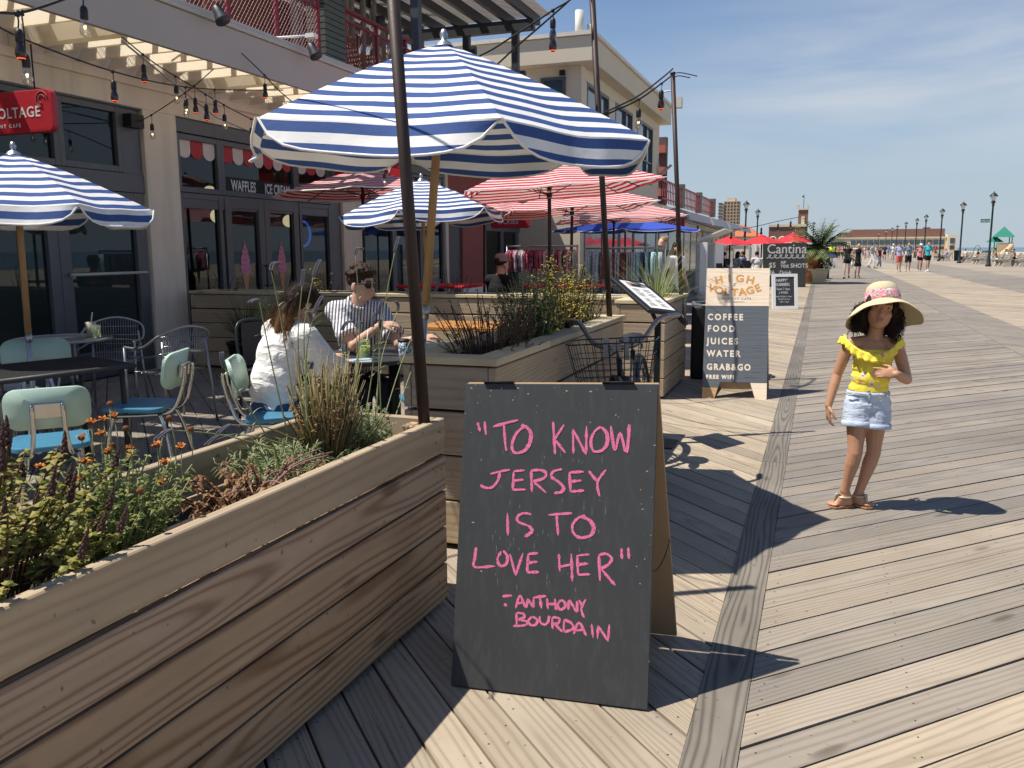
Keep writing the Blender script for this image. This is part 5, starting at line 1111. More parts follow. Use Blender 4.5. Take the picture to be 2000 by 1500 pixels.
# round wire table and wire armchairs
def wire_arm(label, loc, rz):
    t = thing('wire_armchair', label, 'chair', (loc[0], loc[1], 0), rz, 'silver wire armchairs')
    m = MB(); m.tube(smooth_path([(-.27, .22, .66), (-.28, -.05, .67), (-.22, -.24, .78), (0, -.28, .84), (.22, -.24, .78), (.28, -.05, .67), (.27, .22, .66)], 6), .011, 8); m.build('arm_rail', M_wire, t)
    m = MB(); m.tube(smooth_path([(-.24, .2, .58), (-.25, -.05, .59), (-.2, -.21, .62), (0, -.24, .64), (.2, -.21, .62), (.25, -.05, .59), (.24, .2, .58)], 6), .008, 8); m.build('lower_rail', M_wire, t)
    m = MB()
    for k in range(19): x = -.2+k*.4/18; m.tube([(x, -.265+.10*abs(x), .83-.28*x*x*3), (x*.95, -.2, .46), (x, .21, .445)], .0032, 5)
    for z in (.52, .6, .68, .76): m.tube([(-.2, -.2, z), (0, -.235, z), (.2, -.2, z)], .0032, 5)
    for y in (-.12, -.02, .08, .18): m.tube([(-.22, y, .448), (.22, y, .448)], .0032, 5)
    m.build('wire_seat', M_wire, t)
    for q in (1, -1):
        m = MB(); m.tube([(q*.27, .22, .66), (q*.26, .24, 0)], .011, 8); m.build('leg', M_wire, t); m = MB(); m.tube([(q*.2, -.22, .72), (q*.24, -.27, 0)], .011, 8); m.build('leg', M_wire, t)
    return t
wire_arm('silver wire chair behind the round table, facing the camera', (-6.05, 5.95), R_(-150))
wire_arm('silver wire armchair alone before the glass door, turned sideways', (-5.15, 5.7), R_(75))
wire_arm('silver wire armchair cut off by the left picture edge', (-5.7, 4.55), R_(-20))
t = thing('round_wire_table', 'round silver wire table under the left blue umbrella', 'table', (-5.95, 5.35, 0)); m = MB()
for k in range(27): x = -.36+k*.72/26; y = math.sqrt(max(0, .375**2-x*x)); m.beam((x, -y, .73), (x, y, .73), .006, .004); m.beam((-y, x, .726), (y, x, .726), .006, .004)
m.build('wire_top', M_wire, t); m = MB(); m.tube([(.38*math.cos(a), .38*math.sin(a), .728) for a in [k*math.pi/16 for k in range(32)]], .012, 8, closed=True); m.build('rim', M_wire, t)
for k in range(4): a = k*math.pi/2+.4; m = MB(); m.tube([(.1*math.cos(a), .1*math.sin(a), .72), (.1*math.cos(a), .1*math.sin(a), .4), (.3*math.cos(a), .3*math.sin(a), 0)], .011, 8); m.build('leg', M_wire, t)
t = thing('iced_drink', 'plastic cup of milky iced drink with a straw on the round wire table', 'drink', (-5.78, 5.5, .734)); m = MB(); m.lathe([(0, 0), (.032, 0), (.045, .13), (0, .131)], n=14); m.build('cup', plain('milky_cup', (.42, .38, .30), .3), t); m = MB(); m.cyl((0, 0, .1), (.02, .01, .21), .004, n=6); m.build('straw', M_white, t)
t = thing('water_glass', 'clear ribbed tumbler beside the iced drink', 'glass', (-5.68, 5.46, .734)); m = MB(); m.lathe([(0, .003), (.032, .0), (.04, .11), (.036, .11), (.03, .008), (0, .008)], n=14); m.build('tumbler', M_jar, t)
# dark metal chairs along the far planter
def cafe_chair(label, loc, rz):
    t = thing('metal_chair', label, 'chair', (loc[0], loc[1], 0), rz, 'dark metal chairs'); m = MB(); m.bx(-.2, .2, -.2, .2, .44, .46); m.build('seat', M_blackmetal, t, .008, 2)
    m = MB(); m.tube(smooth_path([(-.19, -.2, .45), (-.185, -.24, .72), (-.12, -.265, .85), (.12, -.265, .85), (.185, -.24, .72), (.19, -.2, .45)], 5), .013, 8); m.build('back_frame', M_blackmetal, t); m = MB(); m.bx(-.11, .11, -.262, -.254, .47, .84); m.build('back_slat', M_blackmetal, t)
    for q in (1, -1):
        for y in (.18, -.19): m = MB(); m.tube([(q*.18, y, .45), (q*.215, y*1.2, 0)], [.016, .011], 8); m.build('leg', M_blackmetal, t)
    return t
cafe_chair('dark metal chair behind the woman, in front of the green grasses', (-4.35, 6.05), R_(-100))
cafe_chair('dark metal chair to the right of the pole near the brown table top', (-2.55, 6.6), R_(60))
t = thing('wooden_cafe_table', 'orange-brown wooden table top seen past the umbrella pole', 'table', (-2.95, 7.35, 0)); m = MB(); m.bx(-.55, .55, -.35, .35, .72, .755, 0, .3); m.build('table_top', wood('orange_wood', (.42, .19, .055), (.30, .12, .03), ring=.3), t, .006, 2); m = MB(); m.cyl((0, 0, 0), (0, 0, .72), .04); m.lathe([(0, 0), (.25, 0), (.24, .03), (.05, .05)], n=16); m.build('pedestal', M_dark, t)

# ================================================================ THE COUPLE
def couple():
    V = Vector
    # woman in white
    base = V((-3.08, 4.42, 0)); vd = V((base.x, base.y, 0)).normalized(); right = V((vd.y, -vd.x, 0)); P = lambda x, y, d=0.0: AP(x, y, base-vd*d, vd)-base
    t = thing('person', 'woman with long brown hair in loose white blouse, seated with her back turned', 'person', base)
    fw = (right*.80+vd*.60).normalized(); lean = .3; tor = ortho(fw+V((0, 0, -.45))); HM = ortho(right*.85+vd*.45+V((0, 0, -.62)))
    J = dict(u=.97, pelvis=P(535, 795, -.02), chest=P(545, 692, 0), neck=P(570, 630, -.02), head=P(594, 594, -.02), M=tor, HM=HM)
    side = fw.cross(V((0, 0, 1))).normalized()                                    # her right-hand side
    nk = J['neck']; J['sh'] = [nk+V((0, 0, -.06))-side*.165-fw*.02, nk+V((0, 0, -.07))+side*.165-fw*.03]
    J['el'] = [J['sh'][0]+fw*.20+V((0, 0, -.20)), J['sh'][1]+fw*.17+V((0, 0, -.23))]
    J['wr'] = [J['el'][0]+fw*.23+side*.03+V((0, 0, .0)), J['el'][1]+fw*.23-side*.05+V((0, 0, .02))]; J['hd'] = [(J['wr'][i]-J['el'][i]).normalized() for i in (0, 1)]
    J['hn'] = [V((0, 0, 1)), V((0, 0, 1))]; J['th'] = [side, -side]
    J['hip'] = [J['pelvis']-side*.09+V((0, 0, -.02)), J['pelvis']+side*.09+V((0, 0, -.02))]; J['kn'] = [h+fw*.42+V((0, 0, .02)) for h in J['hip']]; J['an'] = [V((k.x, k.y, .09))-fw*.04 for k in J['kn']]; J['toe'] = [a+fw*.15+V((0, 0, -.05)) for a in J['an']]
    b = MB(); body_forms(b, J, .95); remeshed(b, .007, 'body', SK_FAIR, t, 3)
    m = MB(); torso_forms(m, J, .96, .028)
    m.ell(J['chest'].lerp(J['pelvis'], .35)-fw*.015, (.165, .135, .2), tor); m.ell(J['pelvis']+V((0, 0, .07)), (.175, .14, .085), tor)
    for i in (0, 1):
        s_, e, w_ = J['sh'][i], J['el'][i], J['wr'][i]; limb(m, [s_, s_.lerp(e, .5), e, e.lerp(w_, .4)], [.078, .092, .098, .068])
    remeshed(m, .009, 'blouse', clothm('white_linen', (.82, .80, .77), bs=.8), t, 5, disp=lambda c, n: n*(.010*mnoise.noise(V((c.x*5, c.y*5, c.z*9)))+.0045*mnoise.noise(V((c.x*12+c.z*9, c.y*12, c.z*26)))))
    m = MB(); m.ell(J['pelvis']+V((0, 0, -.02)), (.165, .14, .11), tor); [legcloth(m, J, i, 1.9, .098, .062) for i in (0, 1)]; remeshed(m, .009, 'jeans', clothm('blue_denim', (.055, .09, .17)), t, 2)
    m = MB(); c = J['head']
    def H(p, r): m.ell(c+HM @ V(p), r, HM)
    H((0, -.022, .035), (.088, .104, .094)); H((0, -.075, -.01), (.075, .06, .09)); H((.03, .03, .055), (.055, .06, .05))
    q = random.Random(4); nb = nk-fw*.075
    for i in range(22):
        a = c+HM @ V((q.uniform(-.08, .08), q.uniform(-.11, -.03), q.uniform(-.03, .06))); e = nb+side*q.uniform(-.10, .12)+V((0, 0, q.uniform(-.13, .0)))-fw*q.uniform(.0, .05); mid = a.lerp(e, .5)-fw*.03+V((0, 0, .02)); limb(m, smooth_path([a, mid, e], 3), [.018]*6+[.009], 6)
    n = NT('ombre_hair'); v = n.obj(); z = n.sep(v)[2]; f = n.math('MULTIPLY_ADD', z, -5.0, 5.75, True); st = n.noise(n.map(v, (1, 1, .12)), 90, 3)
    cc_ = n.mix(f, (.022, .013, .009), (.20, .095, .04)); cc_ = n.mix(1.0, cc_, n.math('MULTIPLY_ADD', st, 1.2, .4), 'MULTIPLY'); MH = n.done(n.pbsdf(cc_, .62, 0, .2, st, .6, .01))
    remeshed(m, .008, 'hair', MH, t, 2, disp=lambda c, n: n*(.006*mnoise.noise(V((c.x*50, c.y*50, c.z*8)))))
    m = MB()
    for i in range(260):
        a = c+HM @ V((q.uniform(-.085, .085), q.uniform(-.115, -.01), q.uniform(-.02, .12))); e = nb+side*q.uniform(-.12, .13)+V((0, 0, q.uniform(-.15, .02)))-fw*q.uniform(.0, .07); mid = a.lerp(e, .45)-fw*q.uniform(.02, .05)+V((0, 0, .03)); m.tube(smooth_path([a, mid, e], 4), [.0013]*8+[.0005], 4)
    m.build('loose_strands', MH, t)
    # man in striped shirt
    base = V((-3.02, 5.30, 0)); vd = V((base.x, base.y, 0)).normalized(); right = V((vd.y, -vd.x, 0)); P = lambda x, y, d=0.0: AP(x, y, base-vd*d, vd)-base
    t = thing('person', 'young man in sunglasses and striped shirt leaning on the table', 'person', base)
    fw = (right*.35-vd*.94).normalized(); tor = ortho(fw+V((0, 0, -.5))); HM = ortho(right*.80-vd*.60+V((0, 0, -.10)))
    side = fw.cross(V((0, 0, 1))).normalized()                                     # his right, which is the left of the picture
    J = dict(u=1.0, pelvis=P(690, 745, -.28), chest=P(697, 656, -.05), neck=P(699, 588, .03), head=P(706, 557, .06), M=tor, HM=HM)
    J['sh'] = [P(742, 608, -.02), P(655, 608, .03)]
    J['el'] = [P(778, 672, .16), P(690, 676, .22)]; J['wr'] = [P(822, 661, .20), P(745, 634, .30)]; J['hd'] = [(P(850, 655, .2)-J['wr'][0]).normalized(), (P(778, 632, .30)-J['wr'][1]).normalized()]
    J['hn'] = [V((0, 0, 1))-vd*.3, V((0, 0, 1))-vd*.5]; J['th'] = [-vd, -vd*.6+V((0, 0, -.4))]; J['hc'] = (.55, .65, .7, .75)
    J['hip'] = [J['pelvis']-side*.09, J['pelvis']+side*.09]; J['kn'] = [h+fw*.42 for h in J['hip']]; J['an'] = [V((k.x, k.y, .09)) for k in J['kn']]; J['toe'] = [a+fw*.16+V((0, 0, -.05)) for a in J['an']]
    b = MB(); body_forms(b, J, 1.0); remeshed(b, .0066, 'body', SK_FAIR, t, 3)
    m = MB(); torso_forms(m, J, 1.0, .022)
    for i in (0, 1):
        s_, e = J['sh'][i], J['el'][i]; limb(m, [s_, s_.lerp(e, .3), s_.lerp(e, .55)], [.066, .070, .072]); d = (e-s_).normalized(); m.cyl(s_.lerp(e, .5), s_.lerp(e, .74), .072, .084)
    n = NT('striped_shirt_cloth'); v = n.obj(); s2 = n.sep(v); st = n.math('GREATER_THAN', n.math('FRACT', n.math('MULTIPLY', n.math('ADD', n.math('MULTIPLY', s2[0], right.x), n.math('ADD', n.math('MULTIPLY', s2[1], right.y), n.math('MULTIPLY', s2[2], -.1))), 46.)), .52)
    c = n.mix(st, (.78, .76, .74), (.10, .11, .16)); MS = n.done(n.pbsdf(c, .9, 0, .15, n.noise(n.map(v, (1, 1, 2)), 10, 3, .5, .6), .6, .02))
    remeshed(m, .009, 'shirt', MS, t, 2, disp=lambda c, n: n*(.010*mnoise.noise(V((c.x*8, c.y*8, c.z*13)))))
    m = MB(); c0 = J['neck']; m.tube([c0+tor @ V((.074*math.cos(a), .066*math.sin(a)+.015, .012-.03*max(0, math.sin(a)))) for a in [k*math.pi/10 for k in range(20)]], .013, 8, closed=True); m.build('collar', MS, t)
    m = MB(); m.ell(J['pelvis'], (.165, .135, .11), tor); [legcloth(m, J, i, 1.9, .1, .065) for i in (0, 1)]; remeshed(m, .012, 'trousers', clothm('dark_trousers', (.03, .035, .05)), t, 1)
    c = J['head']; m = MB(); q = random.Random(9)
    m.ell(c+HM @ V((0, -.02, .045)), (.083, .10, .085), HM); m.ell(c+HM @ V((0, .03, .095)), (.07, .07, .045), HM)
    for i in range(95):
        a = q.uniform(0, 6.28); e = q.uniform(.1, 1.35); p = V((math.cos(a)*math.sin(e)*.088, math.sin(a)*math.sin(e)*.10-.008, .05+math.cos(e)*.095))
        if p.y > .055 and p.z < .085: continue
        m.ell(c+HM @ p, (q.uniform(.012, .024),)*3)
    remeshed(m, .006, 'hair', M_hairbrown, t, 1, disp=lambda c, n: n*(.006*mnoise.noise(c*60)))
    m = MB(); sg = m
    for qx in (1, -1):
        cen = V((qx*.033, .096, .008)); pts = [c+HM @ (cen+V((.0255*math.cos(a)*(1 if qx else 1), -.30*abs(qx*.0255*math.cos(a)+qx*qx*0)-(.018 if qx*math.cos(a) > 0 else 0)*abs(math.cos(a)), .0195*math.sin(a)+(.004 if math.sin(a) > 0 else 0)))) for a in [k*math.pi/10 for k in range(20)]]
        m.prism(pts, HM @ V((0, .004, 0)))
        m.tube([c+HM @ V((qx*.058, .083, .018)), c+HM @ V((qx*.078, .03, .014)), c+HM @ V((qx*.08, -.02, .004))], .003, 6)
    m.tube([c+HM @ V((-.012, .107, .014)), c+HM @ V((0, .112, .017)), c+HM @ V((.012, .107, .014))], .003, 6)
    m.build('sunglasses', plain('sunglass_black', (.006, .006, .007), .12, spec=.7), t)
    m = MB()
    for qx in (1, -1): m.tube([c+HM @ V((qx*.014, .093, .036)), c+HM @ V((qx*.032, .092, .041)), c+HM @ V((qx*.052, .078, .036))], .004, 6)
    m.build('eyebrows', M_hairbrown, t)
    m = MB(); w_ = J['wr'][1]; d = J['hd'][1]; M3 = d.to_track_quat('Z', 'Y').to_matrix(); m.lathe([(.0285, -.011), (.031, -.010), (.031, .010), (.0285, .011)], w_-d*.01, 18, M=M3); m.box(w_-d*.01+V((0, 0, .030)), (.03, .03, .01)); m.build('watch', M_blackmetal, t)
couple()

# ================================================================ PLANTS
L_sage = leafm('sage_leaf', (.08, .12, .025), (.34, .32, .08), (.34, .17, .07)); L_brown = leafm('withered_leaf', (.10, .05, .025), (.26, .13, .06), (.38, .22, .11), .2)
L_green = leafm('fresh_leaf', (.05, .10, .025), (.15, .20, .05), (.30, .30, .10)); L_grey = leafm('grey_green_leaf', (.10, .14, .06), (.22, .27, .13), (.36, .37, .22))
L_dark = leafm('dark_leaf', (.012, .025, .010), (.04, .07, .02), (.12, .13, .03)); L_yel = leafm('yellow_leaf', (.16, .16, .03), (.42, .38, .06), (.5, .42, .1)); L_straw = leafm('straw_blade', (.20, .16, .06), (.36, .30, .13), (.44, .40, .22))
L_blade = leafm('green_blade', (.05, .10, .03), (.16, .23, .09), (.33, .36, .2))
M_stem = plain('plant_stem', (.10, .085, .04), .8); M_stemg = plain('green_stem', (.24, .27, .13), .7); M_stemb = plain('brown_stem', (.075, .04, .028), .85)
M_orange = plain('orange_petal', (.62, .20, .015), .7, var=.25, scale=60); M_deadf = plain('withered_bloom', (.16, .055, .02), .9, var=.3, scale=60); M_lav = plain('lavender_bud', (.12, .12, .145), .9, var=.3, scale=90); M_pot = plain('black_plastic_pot', (.012, .012, .013), .45)
M_umber = plain('umber_seed_spike', (.07, .035, .03), .9, var=.4, scale=90)
def leaf(mb, p, d, L, W, r, m=0, q=rnd, droop=.3):
    d = d.normalized(); s = d.cross(Vector((q.uniform(-.5, .5), q.uniform(-.5, .5), 1))); s = s.normalized() if s.length > 1e-3 else Vector((1, 0, 0)); n = s.cross(d)
    t = p+d*L-n*L*droop*0-Vector((0, 0, L*droop)); md = p+d*L*.45+n*L*.06; b = len(mb.v)
    mb.v += [p, md+s*W*.5-n*W*.15, t, md-s*W*.5-n*W*.15, md]
    mb.face((b, b+4, b+1), m, None, r); mb.face((b+4, b+2, b+1), m, None, r); mb.face((b, b+3, b+4), m, None, r); mb.face((b+4, b+3, b+2), m, None, r)
def blade(mb, p, d, L, W, r, droop, m=0, n=6, q=rnd):
    d = d.normalized(); s = d.cross(Vector((0, 0, 1))); s = s.normalized() if s.length > 1e-3 else Vector((1, 0, 0)); b = len(mb.v); x = p.copy(); v = d.copy()
    for i in range(n+1):
        w = W*(1-(i/n)**1.6)*.5+.0004; mb.v += [x+s*w, x-s*w]; v = (v-Vector((0, 0, droop/n))).normalized(); x = x+v*L/n
    for i in range(n): mb.face((b+2*i, b+2*i+1, b+2*i+3, b+2*i+2), m, None, r, 0, True)
def bush(name, label, at, nst, h, spread, lmat, nleaf, ll, lw, stem=M_stem, seed=1, group=None, tone=(0, 1), low=.15, lean=(0, 0), cat='plant', pot=None, extra=None, droop=.3, up=.3, rx=1.0, ry=1.0):
    q = random.Random(seed); t = thing(name, label, cat, at, 0, group); sm = MB(); lm = MB(); tips = []
    for i in range(nst):
        a = q.uniform(0, 6.283); rr = math.sqrt(q.random()); e = Vector((math.cos(a)*rr*spread*rx+lean[0], math.sin(a)*rr*spread*ry+lean[1], h*q.uniform(.55, 1)*(1-.25*rr*rr))); b0 = Vector((math.cos(a)*rr*spread*.35*rx, math.sin(a)*rr*spread*.35*ry, 0)); md = b0.lerp(e, .5)+Vector((q.uniform(-.02, .02), q.uniform(-.02, .02), h*.08))
        pts = smooth_path([b0, md, e], 4); sm.tube(pts, [.0032*(1-.6*k/8)+.0006 for k in range(9)], 5); tips.append((e, (pts[-1]-pts[-2]).normalized()))
        for k in range(nleaf):
            f = low+(1-low)*q.random(); j = min(7, int(f*8)); p = pts[j].lerp(pts[j+1], f*8-j); aa = q.uniform(0, 6.283); d = Vector((math.cos(aa), math.sin(aa), q.uniform(-.2, .9)*up*2)); s_ = q.uniform(.6, 1.2)*(1.1-.4*f)
            leaf(lm, p, d, ll*s_, lw*s_, min(1, max(0, q.gauss(.3+.45*f, .25)))*(tone[1]-tone[0])+tone[0], 0, q, droop)
    sm.build('stems', stem, t); lm.build('leaves', lmat, t)
    if pot: m = MB(); m.lathe([(pot*.78, -pot*1.3), (pot*.95, -.012), (pot*1.04, -.01), (pot*1.04, .012), (pot*.95, .012), (pot*.93, -.03), (0, -.03)], (0, 0, .0), 20); m.build('pot', M_pot, t)
    if extra: extra(t, tips, q)
    return t
def spikes_dead(t, tips, q):
    for (e, d) in tips[:44]:
        m = MB(); L = q.uniform(.04, .075); n = 8; d = (d+Vector((0, 0, 1.6))).normalized()
        m.tube([e, e+d*L], .0012, 4)
        for k in range(n*3): f = k/(n*3); a = k*2.4; s = .0055*(1.15-f); m.ell(e+d*L*f+Vector((math.cos(a)*s, math.sin(a)*s, 0)), (.004*(1.15-.6*f), .004*(1.15-.6*f), .0055), None, 0, 6, 4)
        m.build('seed_spike', M_umber, t)
def blooms(t, tips, q):
    for i, (e, d) in enumerate(tips[:26]):
        m = MB(); live = i % 3 != 0; L = q.uniform(.05, .13); c = e+Vector((q.uniform(-.02, .02), q.uniform(-.02, .02), L)); m.tube([e, e.lerp(c, .5)+Vector((q.uniform(-.008, .008), 0, 0)), c], .0016, 5, 1)
        m.ell(c, (.0088, .0088, .0075), None, 2, 8, 5); nn = 14
        for k in range(nn if live else 6):
            a = 6.283*k/nn + q.uniform(-.15, .15); dv = Vector((math.cos(a), math.sin(a), q.uniform(.1, .9) if live else -.9))+Vector((.35, -.5, 0))*(1 if live else 0); leaf(m, c+dv.normalized()*.005, dv, .0115 if live else .008, .0075, 0, 0, q, .1)
        m.build('flower', [M_orange if live else M_deadf, M_stemg, M_deadf], t)
SOIL = .615
AXp = lambda x, y, X=-1.67: AX(x, y, X)
def spot(x, y, X=-1.67): p = AX(x, y, X); return Vector((X, p.y, SOIL))
bush('herb_plant', 'bushy yellowing herb with dark dead flower spikes at the left end of the front planter', (-1.68, 1.22, SOIL), 90, .45, .27, L_sage, 34, .034, .023, M_stemb, 11, extra=spikes_dead, ry=1.35, low=.42, tone=(.05, .72))
bush('herb_plant', 'yellowing herb leaning over the planter rim at the left picture edge', (-1.63, .72, SOIL), 60, .40, .26, L_sage, 30, .034, .023, M_stemb, 12, extra=spikes_dead, ry=1.3, low=.4, tone=(.05, .72))
bush('flowering_plant', 'green bush with orange and withered daisy-like blooms in the front planter', (-1.70, 1.62, SOIL), 90, .33, .22, L_green, 42, .034, .011, M_stemg, 13, extra=blooms, ry=1.15, low=.1)
def sprawl(t, tips, q):
    m = MB()
    for i in range(16): a = q.uniform(-1.2, 1.4); p = Vector((0, 0, .02)); e = Vector((q.uniform(.0, .18), q.uniform(-.28, .32), q.uniform(.05, .2))); m.tube(smooth_path([p, p.lerp(e, .5)+Vector((q.uniform(-.02, .02), 0, .03)), e-Vector((0, 0, .03))], 4), [.004]*5+[.0022]*4, 6)
    m.build('dry_branch', plain('pinkish_dry_stem', (.26, .15, .12), .85), t)
bush('withered_plant', 'dead brown plant sprawling over the middle of the front planter rim', (-1.62, 2.10, SOIL+.02), 42, .19, .26, L_brown, 20, .034, .017, M_stemb, 14, extra=sprawl, rx=.75, ry=1.2, pot=.075, up=.05, droop=.6)
def lav(stems, X=-1.66):
    def f(t, tips, q):
        o = t.location; sm = MB()
        for (bx_, by_, tx, ty, hook) in stems:
            a = AX(bx_, by_, X+q.uniform(-.08, .05))-o; e = AX(tx, ty, X+q.uniform(-.06, .1))-o; md = a.lerp(e, .55)+Vector((q.uniform(-.02, .02), q.uniform(-.03, .03), .015)); pts = smooth_path([a, md, e], 6); sm.tube(pts, [.0028-.0012*k/12 for k in range(13)], 5)
            d = (pts[-1]-pts[-2]).normalized()
            for k in (5, 8):
                for s_ in (1, -1): blade(sm, pts[k], Vector((q.uniform(-.5, .5), s_, .7)), q.uniform(.03, .07), .003, 0, .8, 0, 4)
            m = MB(); n = 12; L = .062; p = e.copy(); v = d.copy(); turn = Vector((0, hook, -.5*abs(hook)))*.22
            for k in range(n):
                v = (v+turn).normalized(); p = p+v*L/n
                for j in range(3): aa = k*2.1+j*2.09; m.ell(p+Vector((math.cos(aa)*.0052, math.sin(aa)*.0052, 0)), (.0029, .0029, .0040), None, 0, 6, 4)
            m.build('flower_spike', M_lav, t)
        sm.build('flower_stems', M_stemg, t)
    return f
bush('lavender', 'grey-green lavender with nodding spikes, left of the dry stalks in the front planter', (-1.70, 2.42, SOIL), 95, .19, .25, L_grey, 16, .065, .008, M_stemg, 15, ry=1.1, up=.6, low=.05, extra=lav([(575, 800, 530, 530, .9), (560, 840, 507, 591, -.8), (590, 800, 590, 560, .0), (600, 790, 612, 540, .2), (600, 800, 614, 612, .2), (600, 830, 607, 640, -.4), (580, 860, 450, 830, -.7), (560, 870, 430, 850, -1.2), (540, 880, 440, 720, .3), (600, 840, 606, 722, -.9), (545, 880, 335, 840, -1.)]), droop=.2)
def drystalk(t, tips, q):
    m = MB()
    for i in range(260):
        a = q.uniform(0, 6.28); r = q.random()**.5; p = Vector((math.cos(a)*r*.05, math.sin(a)*r*.05, 0)); e = Vector((math.cos(a)*r*.13, math.sin(a)*r*.17+.02, q.uniform(.16, .42))); m.tube([p, p.lerp(e, .5)+Vector((q.uniform(-.01, .01), q.uniform(-.01, .01), .01)), e], [.0018, .0016, .001], 4, 0, r=q.random())
    m.build('dry_stalks', L_straw, t)
bush('withered_plant', 'clump of upright straw-brown dead stalks in a black pot', (-1.66, 2.60, SOIL+.06), 90, .40, .15, L_brown, 16, .026, .009, M_stem, 16, extra=drystalk, pot=.12, up=.6, low=.3)
bush('lavender', 'pale lavender with the tallest upright stems, beside the dark pole', (-1.68, 2.83, SOIL), 120, .26, .17, L_grey, 26, .034, .009, M_stemg, 17, up=.5, low=.1, extra=lav([(690, 830, 694, 497, 1.), (735, 830, 771, 492, .1), (740, 850, 849, 570, -.4), (730, 830, 776, 608, -.9), (690, 840, 696, 640, 1.), (660, 830, 669, 646, .9), (760, 850, 822, 678, .1), (745, 840, 740, 615, .3), (710, 830, 728, 640, .2), (720, 850, 650, 760, -.2), (770, 860, 905, 812, .0)], -1.68))
# dark shrubs in the second planter
S2 = .92-.19
bush('shrub', 'sparse dark twiggy shrub nearest the camera in the second planter', (-1.63, 4.15, S2), 80, .56, .30, L_brown, 16, .028, .014, M_stemb, 21, ry=1.4, tone=(0, .35))
bush('shrub', 'thick dark green shrub in the middle of the second planter', (-1.64, 4.85, S2), 110, .66, .24, L_dark, 34, .036, .016, M_stemg, 22, ry=1.3, low=.1)
bush('shrub', 'yellow and reddish leaved shrub towards the far end of the second planter', (-1.64, 5.5, S2), 90, .72, .24, L_yel, 18, .036, .018, M_stemb, 23, ry=1.2, low=.2)
bush('shrub', 'leggy green shrub with reddish tips just left of the thin brown pole', (-1.62, 6.0, S2), 70, .60, .18, L_green, 22, .032, .013, M_stemb, 24, ry=1.2, tone=(.2, 1))
def tallgrass(label, at, n, h, W, mat, seed, spread=.35, droop=1.2, group=None, pot=None, vert=.9):
    q = random.Random(seed); t = thing('ornamental_grass', label, 'grass', at, 0, group); m = MB()
    for i in range(n):
        a = q.uniform(0, 6.283); r = q.random(); d = Vector((math.cos(a)*(.15+spread*r), math.sin(a)*(.15+spread*r), vert)); blade(m, Vector((math.cos(a)*.05*r, math.sin(a)*.05*r, 0)), d, h*q.uniform(.5, 1.1), W, q.random(), droop*q.uniform(.4, 1.2), 0, 7)
    m.build('blades', mat, t)
    if pot: m = MB(); m.lathe([(pot*.75, -pot*1.2), (pot, 0), (pot*1.06, 0), (pot*1.06, .03), (pot*.95, .03), (pot*.9, 0), (0, 0)], n=18); m.build('pot', M_pot, t)
    return t
tallgrass('tall pale ornamental grass in the corner planter behind the menu stand', (-1.60, 8.85, .74), 230, .92, .0065, L_grey, 31, .6, 1.2)
tallgrass('dark green grass clump in front of the far planter, left of the woman', (-5.35, 7.7, .42), 240, .72, .013, L_blade, 32, .6, 1.0, None, .30)
tallgrass('smaller dark grass clump beside the shop column', (-6.35, 8.3, .36), 160, .62, .012, L_dark, 33, .5, 1.0, None, .22)
for k, (x, lb, sd_) in enumerate(((-5.6, 'thin climbing shrub with bright leaves before the right ice cream door', 41), (-4.95, 'thin twiggy plant rising between the ice cream shop and the man', 42), (-7.1, 'thin dark twigs against the beige column', 43), (-3.9, 'bare twiggy plant behind the small blue umbrella pole', 44))):
    bush('shrub', lb, (x, 8.87, .74), 14, .62 if k != 2 else .5, .22, L_yel if k < 2 else L_dark, 9, .04, .022, M_stemb, sd_, low=.3)

# ================================================================ POLES, STRING LIGHTS
M_rust = plain('dark_brown_pole', (.045, .030, .026), .55, .3, var=.2, scale=20)
def pole(label, a, b, r=.02):
    a = Vector(a); b = Vector(b); t = thing('light_pole', label, 'pole', a, 0, 'thin poles carrying the string lights'); d = b-a
    m = MB(); m.cyl((0, 0, 0), d, r, n=14); m.build('shaft', M_rust, t); m = MB(); m.cyl(d-d.normalized()*.02, d+d.normalized()*.004, r*1.12, n=14); m.build('end_cap', M_dark, t); return t
p1a = AY(829, 830, 2.93); p1b = AY(768, 0, 2.93); d1 = (p1b-p1a); pole('nearest dark pole, rising from the front planter before the big umbrella', p1a-d1*.08, p1b+d1*.28, .0235)
p2a = AY(1190, 610, 6.2); p2b = AY(1157, 0, 6.2); d2 = p2b-p2a; pole('thin brown pole in the second planter, behind the right half of the big umbrella', p2a-d2*.10, p2b+d2*.12, .0215); p2t = p2b+d2*.11
p3a = AY(1330, 575, 9.2); p3b = AY(1314, 142, 9.2); d3 = p3b-p3a; pole('farthest thin brown pole with loose cable ends at its top', p3a-d3*.11, p3b, .024)
M_cable = plain('black_rubber_cable', (.012, .012, .013), .6); M_sock = plain('black_lamp_socket', (.014, .014, .015), .5)
n = NT('clear_bulb'); tr = n.n('BsdfTransparent'); n.set(tr.inputs[0], (.86, .86, .84)); gl = n.n('BsdfGlossy'); gl.inputs['Roughness'].default_value = .05; lw = n.n('LayerWeight'); lw.inputs[0].default_value = .35; mx = n.n('MixShader'); n.t.links.new(n.math('MULTIPLY_ADD', lw.outputs['Facing'], .5, .08), mx.inputs[0]); n.t.links.new(tr.outputs[0], mx.inputs[1]); n.t.links.new(gl.outputs[0], mx.inputs[2]); M_bulb = n.done(mx)
M_fil = emis('warm_filament', (1.0, .62, .22), 5.0); M_redfil = emis('red_filament', (1.0, .10, .03), 1.6); M_dbulb = plain('dark_bulb_glass', (.025, .012, .012), .12, spec=.7)
def D(x, y, z): return EYE + ray(x, y)/FPX*z                               # sight line at a measured depth
